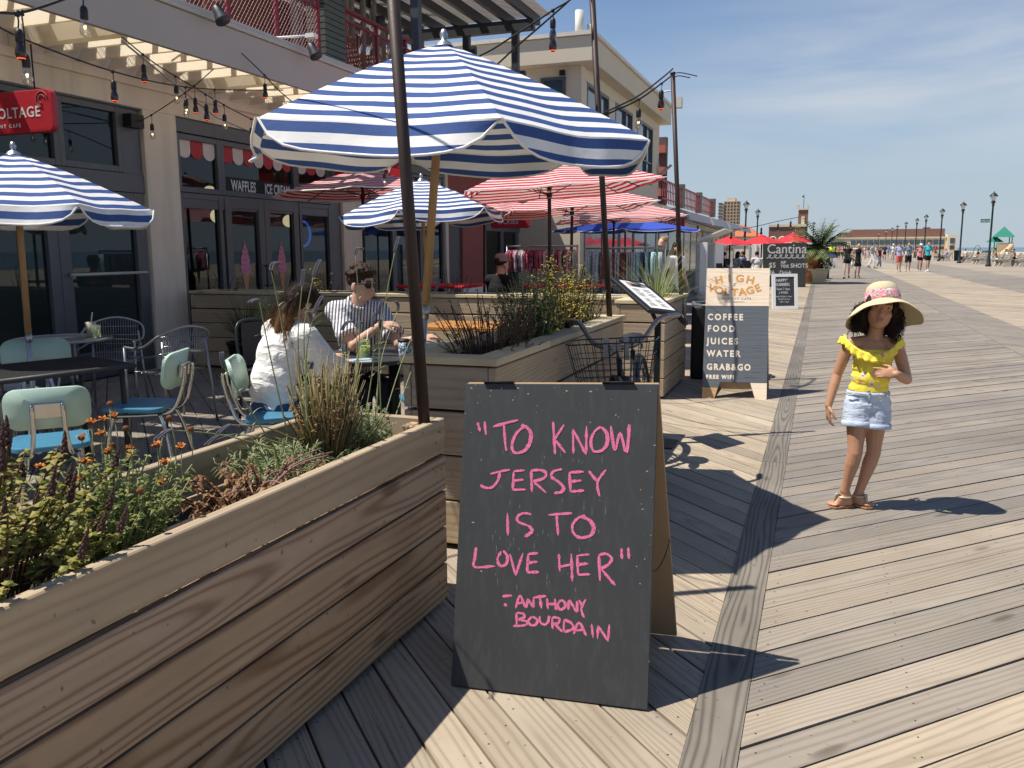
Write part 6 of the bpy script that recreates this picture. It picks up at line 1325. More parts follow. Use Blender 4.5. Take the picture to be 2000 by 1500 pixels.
def strand(label, pts, bulbs, r=.0045, sc=1.0, both=0.0):
    o = Vector(pts[0]); t = thing('string_light', label, 'string light', o, 0, 'string lights over the patio'); pp = [p-o for p in smooth_path(pts, 8)]
    m = MB(); m.tube(pp, r, 6)
    if both: m.tube([p+Vector((0, 0, both*(1-i/len(pp)))) for i, p in enumerate(pp)], r, 6)
    m.build('cable', M_cable, t)
    for (f, drop, kind) in bulbs:
        x = f*(len(pp)-1); i = min(len(pp)-2, int(x)); p = pp[i].lerp(pp[i+1], x-i); m = MB(); m.cyl(p+Vector((0, 0, .008)), p-Vector((0, 0, .012)), .010*sc, n=8); m.tube([p, p+Vector((.004, 0, -drop*.5)), p-Vector((0, 0, drop))], .0032, 5); q = p-Vector((0, 0, drop))
        m.lathe([(.006*sc, 0), (.014*sc, -.008*sc), (.0165*sc, -.02*sc), (.0165*sc, -.052*sc), (.0145*sc, -.056*sc), (0, -.056*sc)], q, 12); s = m.build('lamp_socket', M_sock, t)
        m = MB(); prof = [(.0125, -.054), (.015, -.066), (.0215, -.088), (.0235, -.102), (.019, -.118), (.009, -.127), (0, -.128)]
        m.lathe([(a*sc, z*sc) for a, z in prof], q, 12, 0 if kind == 'c' else 1)
        fl = [q+Vector((dx*sc, 0, dz*sc)) for dx, dz in ((-.006, -.082), (-.003, -.094), (0, -.082), (.003, -.094), (.006, -.082))]
        if kind == 'c': m.tube(fl, .0022*sc, 4, 2)
        else: m.lathe([(.017*sc, -.1205*sc), (.0, -.1215*sc)], q, 8, 3); m.ell(q+Vector((0, 0, -.118*sc)), (.0185*sc, .0185*sc, .008*sc), None, 3, 10, 5)
        m.build('bulb', [M_bulb, M_dbulb, M_fil, M_redfil], s)
    return t
fas = lambda x, y: AX(x, y, -6.15)
strand('short string light end at the top left corner with two bulbs close to the camera', [D(-60, 30, 3.0), D(0, 25, 3.1), D(42, 24, 3.2), D(120, 0, 3.35), D(300, -70, 3.6)], [(.46, .055, 'd'), (.50, .15, 'c')], .0055, .9)
strand('string light passing above the picture with one lit bulb hanging before the fascia', [D(60, -45, 3.2), D(162, -20, 3.4), D(420, -70, 3.6), p1b+d1*.2], [(.33, .06, 'c')], .0055, .95)
strand('longest string light running from the left edge to the canopy fascia by the big umbrella', [D(-30, 38, 4.6), D(60, 82, 5.0), D(213, 137, 5.8), D(330, 165, 7.2), D(430, 175, 8.4), fas(553, 176)], [(.41, .06, 'd'), (.665, .10, 'c'), (.78, .09, 'd')], .006, 1.15)
strand('string light dropping from the fascia hook at left towards the ice cream windows', [fas(238, 72), D(300, 122, 8.2), D(375, 168, 8.6), D(420, 195, 9.2), D(490, 232, 9.9), D(620, 290, 11)], [(.14, .09, 'd'), (.31, .09, 'c'), (.52, .1, 'd'), (.66, .1, 'c'), (.80, .1, 'c')], .006, 1.35)
strand('string light looping from the column corner up to the middle of the fascia', [AX(272, 237, -7.6), D(300, 222, 9.2), D(370, 175, 9.0), fas(418, 134)], [(.30, .09, 'c'), (.62, .09, 'c'), (.72, .12, 'd')], .006, 1.3)
strand('short string light from the second fascia hook down behind the big umbrella', [fas(472, 104), D(515, 145, 9.6), D(560, 190, 9.6), D(700, 300, 10.5), D(780, 330, 11)], [(.26, .09, 'd'), (.62, .1, 'c'), (.75, .1, 'c'), (.88, .1, 'c')], .006, 1.3)
strand('string light from the middle pole crossing the sky above the big umbrella', [p2t, D(1120, -8, 5.9), D(1080, 20, 5.95), D(1000, 72, 6.2), D(930, 112, 6.5), D(800, 160, 7.6)], [(.40, .05, 'c'), (.40, .12, 'd')], .007, 1.25)
strand('lower bare cable from the middle pole down behind the umbrella top', [p2t-Vector((0, 0, .1)), D(1113, 0, 6.0), D(1010, 90, 6.4), D(940, 148, 7.0), D(800, 230, 8.5)], [], .007)
strand('doubled string light between the farthest pole and the big umbrella', [p3b-Vector((0, 0, .02)), D(1292, 163, 8.3), D(1245, 196, 8.0), D(1180, 226, 7.7), D(1050, 290, 7.5), D(900, 320, 8.2)], [(.20, .06, 'd'), (.39, .08, 'c')], .008, 1.5, .06)
t = thing('loose_cable', 'two loose cable ends sticking out of the farthest pole top', 'cable', p3b-Vector((0, 0, .03))); m = MB(); o = p3b-Vector((0, 0, .03))
m.tube(smooth_path([Vector((0, 0, .02)), D(1330, 142, 8.75)-o, D(1362, 149, 8.75)-o], 5), .005, 6); m.tube(smooth_path([Vector((0, 0, -.03)), D(1325, 148, 8.75)-o, D(1348, 152, 8.75)-o], 5), .005, 6); m.build('cable_ends', M_cable, t)
t = thing('stay_wire', 'thin silver stay wire slanting down to the ice cream shopfront', 'wire', fas(238, 80)); m = MB(); o = fas(238, 80); m.tube([Vector(), AX(420, 228, -7.0)-o, AX(500, 262, -7.3)-o, AX(620, 305, -7.64)-o], .009, 6); m.build('wire', M_wire, t)
for k, (y, lb) in enumerate(((5.9, 'thin white conduit hanging under the canopy over the red sign'),)): 
    t = thing('conduit', lb, 'pipe', (-6.85, 6.02, 3.05)); m = MB(); m.cyl((0, 0, 0), (0, 0, .42), .016, n=8); m.build('pipe', M_capm, t)

# ================================================================ MENU STAND
def menu_stand():
    b = G(1300, 872); b = Vector((-1.10, 6.2, 0)); t = thing('menu_stand', 'black slanted menu stand with a white printed card, behind the bicycle', 'menu stand', b)
    m = MB(); m.bx(-.15, .15, -.15, .15, 0, .012); m.build('base_plate', M_dark, t, .004, 1)
    m = MB(); m.bx(-.022, .022, -.022, .022, .012, .93); m.build('post', M_dark, t, .003, 1)
    tl, tr, br = AY(1206, 541, 6.30)-b, AY(1222, 537, 6.42)-b, AY(1312, 613, 6.1)-b
    c = (AY(1262, 580, 6.18)-b); ux = (AY(1300, 624, 6.0)-AY(1208, 545, 6.32)).normalized()            # down the slope
    uy = Vector((.33, .94, 0)); uy = (uy-ux*uy.dot(ux)).normalized(); nn = ux.cross(uy).normalized(); nn = nn if nn.z > 0 else -nn
    m = MB(); m.obox(c, ux*.24, uy*.175, nn*.014); m.build('frame', M_dark, t, .008, 2)
    m = MB(); m.obox(c+nn*.0155, ux*.20, uy*.125, nn*.001); m.build('card', M_white, t)
    m = MB(); q = random.Random(1)
    for k in range(9, 34):
        if k in (14, 21, 22, 28): continue
        for j in range(2): L = q.uniform(.02, .045); m.obox(c+nn*.0172+ux*(-.18+.0105*k)+uy*(-.06+.11*j), ux*.0012, uy*L, nn*.0003)
    m.obox(c+nn*.0172-ux*.15, ux*.035, uy*.085, nn*.0003, 1); m.obox(c+nn*.0174-ux*.14, ux*.02, uy*.05, nn*.0003); m.build('menu_print', [M_dark, plain('menu_picture', (.32, .22, .16), .7, var=.5, scale=60)], t)
    m = MB(); m.beam((0, 0, .9), c-nn*.014, .03, .03); m.build('bracket', M_dark, t)
menu_stand()

# ================================================================ BICYCLE
def bicycle():
    M_tyre = plain('black_tyre', (.015, .015, .016), .8); M_bar = plain('rusty_chrome', (.32, .27, .24), .28, .9, var=.4, scale=30); M_bike = plain('black_bike_paint', (.018, .018, .02), .4); M_sad = plain('black_saddle', (.025, .026, .03), .45); M_bask = plain('dark_wire', (.035, .04, .045), .4, .6)
    t = thing('bicycle', 'old black bicycle with wire basket leaning behind the chalk quote board', 'bicycle', (-1.08, 5.35, 0)); T = Euler((0, R_(-4), R_(4))).to_matrix()      # +y is the rear
    def X(*p): return T @ Vector(p)
    def wheel(y, steer=0.0):
        S = Euler((0, 0, steer)).to_matrix(); m = MB(); ring = lambda r, k=32: [X(*(Vector((0, y, .335))+S @ Vector((0, r*math.cos(a), r*math.sin(a))))) for a in [i*2*math.pi/k for i in range(k)]]
        m.tube(ring(.315), .0, 4, closed=True); m = MB(); m.tube(ring(.312), .012, 6, closed=True); m.cyl(X(-.04, y, .335), X(.04, y, .335), .022, n=10)
        for i in range(28):
            a = i*2*math.pi/28; m.tube([X(*(Vector((.03*(1 if i % 2 else -1), y, .335)))), X(*(Vector((0, y, .335))+S @ Vector((0, .31*math.cos(a), .31*math.sin(a)))))], .0013, 4, cap=False)
        w = m.build('wheel', M_wire, t); m = MB(); m.tube(ring(.330, 40), .022, 8, closed=True); m.build('tyre', M_tyre, w)
        m = MB(); b = 0
        arc = [X(*(Vector((0, y, .335))+S @ Vector((0, -.372*math.cos(a), .372*math.sin(a))))) for a in [R_(10+k*10) for k in range(16)]]; m.tube(arc, .028, 8, sq=.4); m.build('mudguard', M_bike, w)
    wheel(-.52, .28); wheel(.52)
    m = MB()
    for a, b, r in (((0, -.40, .80), (0, -.36, .62), .018), ((0, -.39, .74), (0, .14, .36), .017), ((0, -.38, .68), (0, -.02, .30), .019), ((0, -.02, .29), (0, .20, .78), .017), ((.045, .52, .335), (0, .19, .70), .009), ((-.045, .52, .335), (0, .19, .70), .009), ((.05, .52, .335), (.02, -.02, .29), .01), ((-.05, .52, .335), (-.02, -.02, .29), .01)): m.cyl(X(*a), X(*b), r, n=8)
    m.build('frame', M_bike, t)
    m = MB(); [m.tube([X(q*.05, -.38, .66), X(q*.055, -.44, .55), X(q*.05, -.52, .335)], .011, 8) for q in (1, -1)]; m.cyl(X(-.055, -.38, .665), X(.055, -.38, .665), .018, n=8); m.build('fork', M_bike, t)
    m = MB(); m.cyl(X(0, -.40, .80), X(0, -.43, .88), .013, n=8); m.box(X(0, -.44, .88), (.055, .05, .04), rot=T); m.build('stem', M_wire, t)
    m = MB(); bar = [(-.36, -.13, 1.0), (-.34, -.20, 1.03), (-.24, -.33, 1.02), (-.15, -.42, .91), (-.05, -.445, .875), (.05, -.445, .875), (.15, -.42, .91), (.24, -.33, 1.02), (.34, -.20, 1.03), (.36, -.13, 1.0)]; pts = [X(*p) for p in smooth_path([Vector(p) for p in bar], 6)]; m.tube(pts, .0155, 10); h = m.build('handlebar', M_bar, t)
    for q in (1, -1): m = MB(); m.tube([X(q*.345, -.19, 1.028), X(q*.365, -.10, .985), X(q*.375, -.06, .965)], [.018, .019, .017], 10); m.build('grip', M_tyre, h)
    m = MB(); m.lathe([(.0, .0), (.05, -.01), (.085, -.03), (.095, -.055), (.07, -.06), (0, -.05)], X(0, .24, .90), 18, M=T @ Matrix.Diagonal((1.05, 1.25, 1))); m.ell(X(0, .08, .87), (.035, .10, .028), T); m.build('saddle', M_sad, t); m = MB(); m.cyl(X(0, .20, .76), X(0, .23, .86), .012, n=8)
    for q in (1, -1): m.tube([X(q*.05, .28, .84), X(q*.05, .30, .78), X(q*.05, .26, .79)], .008, 5)
    m.build('seat_post', M_wire, t)
    m = MB(); z0, z1 = .66, .93                                               # wire basket
    def bp(x, y, z): f = (z-z0)/(z1-z0); return X(x*(.20+.055*f), -.60+y*(.11+.04*f), z)
    def loop(z): return [bp(x, y, z) for x, y in ((-1, -.6), (-.85, -1), (.85, -1), (1, -.6), (1, .7), (.85, 1), (-.85, 1), (-1, .7))]
    m.tube(loop(z1), .004, 6, closed=True); m.tube(loop(z0), .0035, 6, closed=True)
    for z in (.70, .74, .78, .85): m.tube(loop(z), .0022, 5, closed=True)
    for k in range(11): x = -.9+1.8*k/10; m.tube([bp(x, -1, z1), bp(x, -1, z0), bp(x, 1, z0), bp(x, 1, z1)], .0022, 5)
    for k in range(4): y = -.6+1.2*k/3; m.tube([bp(-1, y, z1), bp(-1, y, z0), bp(1, y, z0), bp(1, y, z1)], .0022, 5)
    m.build('basket', M_bask, t)
    m = MB(); m.box(X(-.06, -.47, .87), (.03, .012, .14), rot=T); m.box(X(.06, -.47, .87), (.03, .012, .14), rot=T); m.build('basket_bracket', M_wire, t)
    m = MB(); m.lathe([(.02, -.004), (.085, -.004), (.085, .004), (.02, .004)], X(.06, -.02, .29), 20, M=T @ Euler((0, R_(90), 0)).to_matrix()); m.cyl(X(-.09, -.02, .29), X(.09, -.02, .29), .012, n=8)
    m.cyl(X(.09, -.02, .29), X(.09, .10, .17), .008, n=6); m.cyl(X(-.09, -.02, .29), X(-.09, -.14, .41), .008, n=6); m.build('crank', M_bar, t)
    for q, y, z in ((1, .10, .17), (-1, -.14, .41)): m = MB(); m.box(X(q*.14, y, z), (.09, .07, .022), rot=T); m.build('pedal', M_tyre, t)
bicycle()

# ================================================================ A-BOARD OF THE CAFE
def aboard():
    bl = G(1371, 778); br = G(1497, 781); tl = AY(1381, 524, 8.74); n_ = (br-bl).cross(tl-bl).normalized(); tr = AP(1500, 527, bl, n_); o = (bl+br)/2
    t = thing('sandwich_board', 'grey and bare-wood sandwich board listing coffee, food, juices and water', 'sign board', o); bl, br, tl, tr = [p-o for p in (bl, br, tl, tr)]; w = (br-bl); h = (tl-bl); up = h.normalized(); W = w.length; H = h.length; ux = w.normalized()
    n = NT('peeling_board'); v = n.obj(); a = n.noise(n.map(v, (1, 1, 14)), 3, 5, .65); c = n.mix(n.ramp(a, [(.62, 0.), (.66, 1.)]), (.105, .118, .135), (.065, .072, .085)); M_greyp = n.done(n.pbsdf(c, .65, 0, .3, a, .5, .01))
    n = NT('pale_board'); v = n.obj(); a = n.noise(n.map(v, (1, 1, 16)), 3, 5, .65); c = n.mix(n.ramp(a, [(.62, 0.), (.68, 1.)]), (.80, .66, .50), (.55, .42, .29)); M_palew = n.done(n.pbsdf(c, .75, 0, .2, a, .5, .01)); M_edge = plain('raw_wood_end', (.50, .30, .14), .8, var=.3, scale=30)
    Q = lambda u, v_, d=0.0: bl + w*u + h*v_ + n_*d
    cut = [(0, 0), (.19, 0), (.27, .125), (.74, .125), (.83, 0), (1, 0)]
    th = -n_*.02
    m = MB(); vs = .705; m.prism([Q(0, .085), Q(.245, .085), Q(.27, .125), Q(.74, .125), Q(1, .125), Q(1, vs), Q(0, vs)], th); m.build('painted_panel', M_greyp, t)
    m = MB(); m.prism([Q(0, vs+.002), Q(1, vs+.002), Q(1, 1), Q(0, 1)], th); m.build('header_panel', M_palew, t)
    m = MB(); m.prism([Q(0, 0), Q(.19, 0), Q(.243, .083), Q(0, .083)], th); m.build('foot', M_edge, t); m = MB(); m.prism([Q(.83, 0), Q(1, 0), Q(1, .123), Q(.745, .123)], th); m.build('foot', M_palew, t)
    r2 = Vector((0, .62, 0)); m = MB(); m.prism([bl+r2+ux*.01, bl+r2+ux*W*.98, tr+th*1.3, tl+th*1.3], -th*-.9 if False else Vector((0, .018, .004))); m.build('rear_panel', plain('bare_rear_board', (.36, .25, .16), .8), t)
    F = frame(bl+n_*.0012, ux, up); fw = 1.0
    m = MB(); M_let = plain('cream_letter', (.74, .66, .52), .7)
    for s, u, v_, sz, sp in (('COFFEE', .075, .597, .088, 1.42), ('FOOD', .075, .508, .088, 1.42), ('JUICES', .07, .412, .088, 1.42), ('WATER', .07, .318, .088, 1.4), ('GRAB&GO', .07, .217, .086, 1.3), ('FREE WIFI', .06, .150, .052, 1.4)):
        add_text(m, s, sz, F @ Matrix.Translation((u*W, v_*H, 0)), 0, bold=.0035 if sz > .05 else .0018, space=sp, sx=.86)
    m.build('menu_lettering', M_let, t)
    m = MB(); M_or = plain('ochre_letter', (.62, .30, .07), .75)
    def arc(txt, cx, cy, R, span, sz, bold=.0035):
        for i, chh in enumerate(txt):
            a = (i/(len(txt)-1)-.5)*abs(span)*(1 if R > 0 else -1); x = cx+R*math.sin(a); y = cy+R*math.cos(a)-R; add_text(m, chh, sz, F @ Matrix.Translation((x, y, .0003)) @ Matrix.Rotation(-a, 4, 'Z'), 0, bold=bold, align='CENTER', sx=1.05)
    arc('HIGH', .50*W, .895*H, .62, .47, .105); arc('VOLTAGE', .50*W, .785*H, -.62, -.78, .105)
    m.build('name_lettering', M_or, t)
    m = MB(); add_text(m, 'SEAFRONT CAFE', .030, F @ Matrix.Translation((.5*W, .755*H, 0)), 0, space=1.5, align='CENTER'); bx_, by_ = .5*W, .872*H; P = [(-.045, -.035), (.012, -.004), (-.008, .002), (.045, .035), (-.012, .006), (.006, -.002)]; m.poly([F @ Vector((bx_+a, by_+b_, .0004)) for a, b_ in P]); m.obox(F @ Vector((.5*W, .737*H, 0)), ux*.10, up*.0012, n_*.0003); m.build('small_lettering', plain('grey_letter', (.16, .13, .11), .8), t)
aboard()
def framed_board():
    bl, br, tl = G(1509, 604), G(1559, 603), None; o = (bl+br)/2; tl = AY(1508, 535, bl.y+.26); n_ = (br-bl).cross(tl-bl).normalized(); tr = AP(1560, 533, bl, n_); t = thing('framed_chalkboard', 'small white-framed chalkboard wishing a happy summer, standing on the deck', 'sign board', o); bl, br, tl, tr = [p-o for p in (bl, br, tl, tr)]; w = br-bl; h = tl-bl; Q = lambda u, v, d=0.0: bl+w*u+h*v+n_*d; th = -n_*.03
    m = MB(); a, b = .13, .085
    m.prism([Q(0, 0), Q(1, 0), Q(1-a, b), Q(a, b)], th); m.prism([Q(1, 0), Q(1, 1), Q(1-a, 1-b), Q(1-a, b)], th); m.prism([Q(1, 1), Q(0, 1), Q(a, 1-b), Q(1-a, 1-b)], th); m.prism([Q(0, 1), Q(0, 0), Q(a, b), Q(a, 1-b)], th); m.build('frame', M_white, t)
    m = MB(); m.prism([Q(a, b, -.012), Q(1-a, b, -.012), Q(1-a, 1-b, -.012), Q(a, 1-b, -.012)], th*.3); m.build('board', M_black, t)
    m = MB(); F = frame(bl-n_*.0105, w, h); W, H = w.length, h.length
    for s, v, sz in (('HAPPY*', .775, .105), ('SUMMER!', .655, .105), ('Open 7 days', .54, .082), ('a WEEK', .435, .085), ('MON-THURS 11-10pm', .335, .05), ('FRI-SAT 10-11pm', .26, .05), ('SUN 11-9pm', .185, .05)): add_text(m, s, sz, F @ Matrix.Translation((W/2, v*H, 0)), 0, bold=.003 if sz > .09 else .001, align='CENTER', sx=.86)
    m.build('chalk_lettering', M_white_chalk, t)
    m = MB(); m.prism([Q(.3, .0, -.03), Q(.7, 0, -.03), Q(.6, .85, -.03), Q(.4, .85, -.03)], Vector((0, .02, 0))); m.beam(Q(.5, .8, -.04), Q(.5, 0, -.25), .05, .02); m.build('prop', M_dark, t)
framed_board()
def cantina_board():
    y0 = 33.6; bl, br, tl, tr = [AY(x, y, y0) for x, y in ((1490, 556), (1573, 560), (1490, 476), (1575, 474))]; bl.z = .05; br.z = .05; o = (bl+br)/2; o.z = 0; t = thing('drinks_chalkboard', 'tall black chalkboard with chalked drink prices and waves, beside the potted palm', 'sign board', o)
    bl, br, tl, tr = [p-o for p in (bl, br, tl, tr)]; m = MB(); m.prism([bl, br, tr, tl], (0, .06, 0)); m.build('board', M_black, t); m = MB(); m.beam(bl.lerp(br, .15)+Vector((0, .35, -.05)), tl.lerp(tr, .15)+Vector((0, .06, 0)), .06, .04); m.beam(bl.lerp(br, .85)+Vector((0, .35, -.05)), tl.lerp(tr, .85)+Vector((0, .06, 0)), .06, .04); m.bx(bl.x, br.x, .0, .05, 0, .05); m.build('stand', M_dark, t)
    m = MB(); W = (br-bl).x; F = frame(bl+Vector((0, -.004, 0)), (1, 0, 0), (0, 0, 1)); H = tl.z-bl.z
    for s, u, v, sz in (('Cantina', .06, .77, .50), ('$5', .12, .43, .27), ('RIP', .40, .52, .15), ('TIDE', .40, .43, .15), ('SHOTS', .63, .43, .22), ('$6', .12, .26, .24), ('Drink', .38, .27, .20)): add_text(m, s, sz, F @ Matrix.Translation((u*W, v*H, 0)), 0, bold=.004, sx=.92)
    for k in range(7): c_ = (.06+.13*k)*W; strokes(m, [[(c_, .655*H), (c_+.06*W, .675*H), (c_+.10*W, .72*H), (c_+.07*W, .735*H), (c_+.055*W, .71*H), (c_+.075*W, .67*H), (c_+.13*W, .655*H)]], .03, lambda a, b: F @ Vector((a, b, 0)), Vector((0, -1, 0)), .001)
    m.build('chalk_lettering', M_white_chalk, t)
cantina_board()

# ================================================================ BUILDINGS FARTHER ALONG
M_cream2 = plain('cream_render', (.60, .54, .42), .85, var=.06, scale=.6); M_trim = plain('pale_metal_coping', (.62, .59, .52), .5); M_win = plain('dark_window_glass', (.045, .075, .10), .08, spec=.8, var=.3, scale=.4)
M_brick = plain('red_brick', (.20, .105, .08), .9, var=.2, scale=.8); M_tan = plain('tan_brick', (.56, .37, .22), .9, var=.1, scale=.2); M_stone = plain('pale_stone', (.62, .54, .40), .85, var=.12, scale=.3); M_roofg = plain('light_grey_roof', (.50, .50, .48), .6); M_orange_roof = plain('orange_tile', (.45, .14, .06), .8)
def building(name, label, o, cat='building'): 
    t = thing(name, label, cat, o); return t, Vector(o)
def upper():
    t, o = building('corner_pavilion', 'cream two-storey corner pavilion with tall windows beyond the big umbrella', (-6, 22, 0)); B = lambda m, n, mat, p=t, **k: (setattr(m, 'v', [q-o for q in m.v]), m.build(n, mat, p, **k))[1]
    y0, y1, z = 21.95, 33.2, 6.12; m = MB(); ys = []
    W = [(22.5, 25.0), (25.8, 28.3), (29.1, 31.9)]; zb, zt = 3.75, 5.80
    m.bx(-16, -6, y0, y1, 0, zb); m.bx(-16, -6, y0, y1, zt, z)
    e = y0
    for a, b in W: m.bx(-16, -6, e, a, zb, zt); e = b
    m.bx(-16, -6, e, y1, zb, zt); B(m, 'wall', M_cream2, bev=.01)
    m = MB(); m.bx(-16.3, -5.62, y0-.38, y1+.38, z, z+.62); B(m, 'parapet', M_cream2, bev=.015); m = MB(); m.bx(-16.4, -5.55, y0-.45, y1+.45, z+.625, z+.72); B(m, 'coping', M_trim)
    for a, b in W:
        m = MB(); x = -6.02; m.bx(x-.1, x+.03, a, a+.09, zb, zt); m.bx(x-.1, x+.03, b-.09, b, zb, zt); m.bx(x-.1, x+.028, a+.09, b-.09, zt-.09, zt); m.bx(x-.1, x+.028, a+.09, b-.09, zb, zb+.09); m.bx(x-.08, x+.02, (a+b)/2+.25, (a+b)/2+.32, zb+.09, zt-.09); m.bx(x-.07, x+.015, a+.09, b-.09, zb+.75, zb+.8)
        f = B(m, 'window', M_frame); m = MB(); m.poly([(x-.05, a, zb), (x-.05, b, zb), (x-.05, b, zt), (x-.05, a, zt)]); B(m, 'pane', M_win, f)
    m = MB(); x0, x1 = -7.1, -6.42; yy = y0-.02; m.bx(x0, x0+.08, yy-.02, yy+.02, 4.5, 5.86); m.bx(x1-.08, x1, yy-.02, yy+.02, 4.5, 5.86); m.bx(x0, x1, yy-.022, yy+.02, 5.78, 5.86); m.bx(x0, x1, yy-.022, yy+.02, 4.5, 4.58); f = B(m, 'window', M_frame); m = MB(); m.poly([(x0, yy, 4.5), (x1, yy, 4.5), (x1, yy, 5.86), (x0, yy, 5.86)]); B(m, 'pane', M_win, f)
    m = MB(); m.cyl((-6.25, 22.6, z+.7), (-6.25, 22.6, z+1.5), .11, n=12); m.cyl((-6.0, 22.7, z+.7), (-6.0, 22.7, z+1.15), .07, n=10); B(m, 'vent_pipe', M_trim)
    for yy in (22.0,): m = MB(); m.box((-6.5, 21.9, 5.95), (.14, .1, .12)); B(m, 'wall_camera', M_dark)
    m = MB(); m.tube([(-5.7, 30.5, 6.8), (-5.0, 30.5, 6.85), (-4.9, 30.5, 6.4), (-5.1, 30.5, 6.1)], .03, 6); m.bx(-4.95, -4.75, 30.35, 30.65, 6.25, 6.6); B(m, 'floodlight', M_trim)
    # ground floor shopfront
    for k in range(5): a = 22.3+k*2.15; m = MB(); m.bx(-6.03, -5.98, a, a+.1, 0, 3.0); m.bx(-6.03, -5.98, a+1.95, a+2.05, 0, 3.0); m.bx(-6.03, -5.985, a, a+2.05, 2.1, 2.2); m.bx(-6.03, -5.985, a, a+2.05, 2.95, 3.05); f = B(m, 'shopfront', M_frame); m = MB(); m.poly([(-5.995, a+.1, 0), (-5.995, a+1.95, 0), (-5.995, a+1.95, 3), (-5.995, a+.1, 3)]); B(m, 'pane', M_win, f)
upper()
def lower_row():
    t, o = building('long_pavilion', 'low grey-roofed pavilion with red roof railing receding behind the thin poles', (-6, 45, 0)); B = lambda m, n, mat, p=t, **k: (setattr(m, 'v', [q-o for q in m.v]), m.build(n, mat, p, **k))[1]
    m = MB(); m.bx(-16, -6.1, 33.6, 66, 0, 3.2); B(m, 'wall', M_cream2)
    m = MB(); y = 34
    for k in range(4):
        prof = [(-6.1, 2.75), (-5.5, 3.05), (-5.0, 2.9), (-4.85, 2.55), (-4.95, 2.55), (-5.1, 2.8), (-5.5, 2.92), (-6.1, 2.62)]; m.prism([(x, y+k*8, z) for x, z in prof], (0, 7.2, 0))
    B(m, 'curved_canopy', M_roofg)
    for k in range(14): a = 34+k*2.2; m = MB(); m.bx(-6.13, -6.06, a, a+.1, 0, 2.4); m.bx(-6.13, -6.06, a, a+2.1, 2.3, 2.4); f = B(m, 'shopfront', M_frame); m = MB(); m.poly([(-6.08, a+.1, 0), (-6.08, a+2.1, 0), (-6.08, a+2.1, 2.3), (-6.08, a+.1, 2.3)]); B(m, 'pane', M_win, f)
    for a, b in ((34, 39), (39.6, 45), (45.6, 51)):
        m = MB(); n_ = 12
        for k in range(n_+1): y = a+(b-a)*k/n_; m.bx(-6.02, -5.98, y-.018, y+.018, 3.25, 4.1)
        m.bx(-6.05, -5.95, a, b, 4.1, 4.16); m.bx(-6.03, -5.97, a, b, 3.4, 3.45); m.bx(-6.02, -5.98, a, b, 3.75, 3.78); B(m, 'railing', M_redrail)
        m = MB(); m.bx(-6.2, -5.9, b+.08, b+.45, 3.25, 4.3); B(m, 'louvred_post', M_green)
    m = MB(); m.prism([(-6.0, 32.9, 4.15), (-5.55, 32.9, 4.55), (-5.5, 32.9, 4.6), (-6.0, 32.9, 4.2)], (0, .5, 0)); B(m, 'floodlight', M_frame)
lower_row()
def block(label, px0, px1, pytop, Y, mat, name='apartment_block', rows=0, cols=0, split=None, wm=None, depth=None, cat='building', roof=None):
    a = AY(px0, 487, Y); b = AY(px1, 487, Y); zt = AY((px0+px1)/2, pytop, Y).z; o = Vector(((a.x+b.x)/2, Y, 0)); w = (b.x-a.x)/2; t = thing(name, label, cat, o); d = depth or w*1.6
    m = MB(); m.bx(-w, w, 0, d, -2, zt, 0); wall = m.build('wall', mat, t)
    if rows:
        for i in range(rows):
            m = MB(); z = zt*(i+.35)/rows; hz = zt*.42/rows
            for j in range(cols): x = -w+2*w*(j+.5)/cols; m.bx(x-.28*2*w/cols, x+.28*2*w/cols, -.25, -.02, z, z+hz)
            m.build('window_row', wm or M_win, t)
    if roof: m = MB(); m.bx(-w*1.02, w*1.02, -.3, d, zt, zt+roof); m.build('cornice', M_stone, t)
    return t, o, w, zt
ta = block('tan apartment tower rising alone above the plain red umbrellas', 1411, 1441, 393, 800, M_tan, 'apartment_tower', 15, 5); m = MB(); m.bx(-ta[2]-4.5, -ta[2]-.1, -1, 20, -2, ta[3]-2); m.bx(-ta[2]+2, ta[2]-4, 3, 15, ta[3], ta[3]+3); m.build('balcony_wing', M_stone, ta[0])
m = MB()
for k in range(15): m.bx(-ta[2]-4.9, -ta[2]-1.0, -1.4, -1.02, ta[3]*(k+.2)/15, ta[3]*(k+.55)/15)
m.build('balcony', M_brick, ta[0])
block('dark brick apartment block low behind the white container', 1356, 1381, 441, 420, M_brick, 'apartment_block', 5, 7); block('second dark brick block just left of the tan tower', 1381, 1421, 440, 450, plain('dark_brick', (.11, .08, .075), .9), 'apartment_block', 5, 8)
bt = block('dark tower with orange balconies far behind the corner pavilion', 1276, 1297, 268, 120, plain('dark_tower', (.12, .08, .075), .9), 'balcony_tower'); 
for k in range(7): m = MB(); z = bt[3]-2.2-k*2.9; m.bx(-bt[2]*1.1, bt[2]*1.05, -1.2, -.02, z, z+1.0); m.build('balcony', plain('orange_balcony', (.45, .13, .08), .8), bt[0])
ok = building('tiled_kiosk', 'kiosk with an orange tiled roof right of the tan tower', AY(1442, 487, 120)*1.0)[0]; ok.location.z = 0; w = 2.6; m = MB(); m.bx(-w, w, -2, 2, 0, 3.0); m.build('wall', M_cream2, ok); m = MB(); P = [Vector((-w*1.25, -2.4, 3)), Vector((w*1.25, -2.4, 3)), Vector((w*1.25, 2.4, 3)), Vector((-w*1.25, 2.4, 3))]; A = [Vector((-w*.3, 0, 4.6)), Vector((w*.3, 0, 4.6))]
m.poly([P[0], P[1], A[1], A[0]]); m.poly([P[1], P[2], A[1]]); m.poly([P[2], P[3], A[0], A[1]]); m.poly([P[3], P[0], A[0]]); m.poly(P[::-1]); m.build('roof', M_orange_roof, ok)
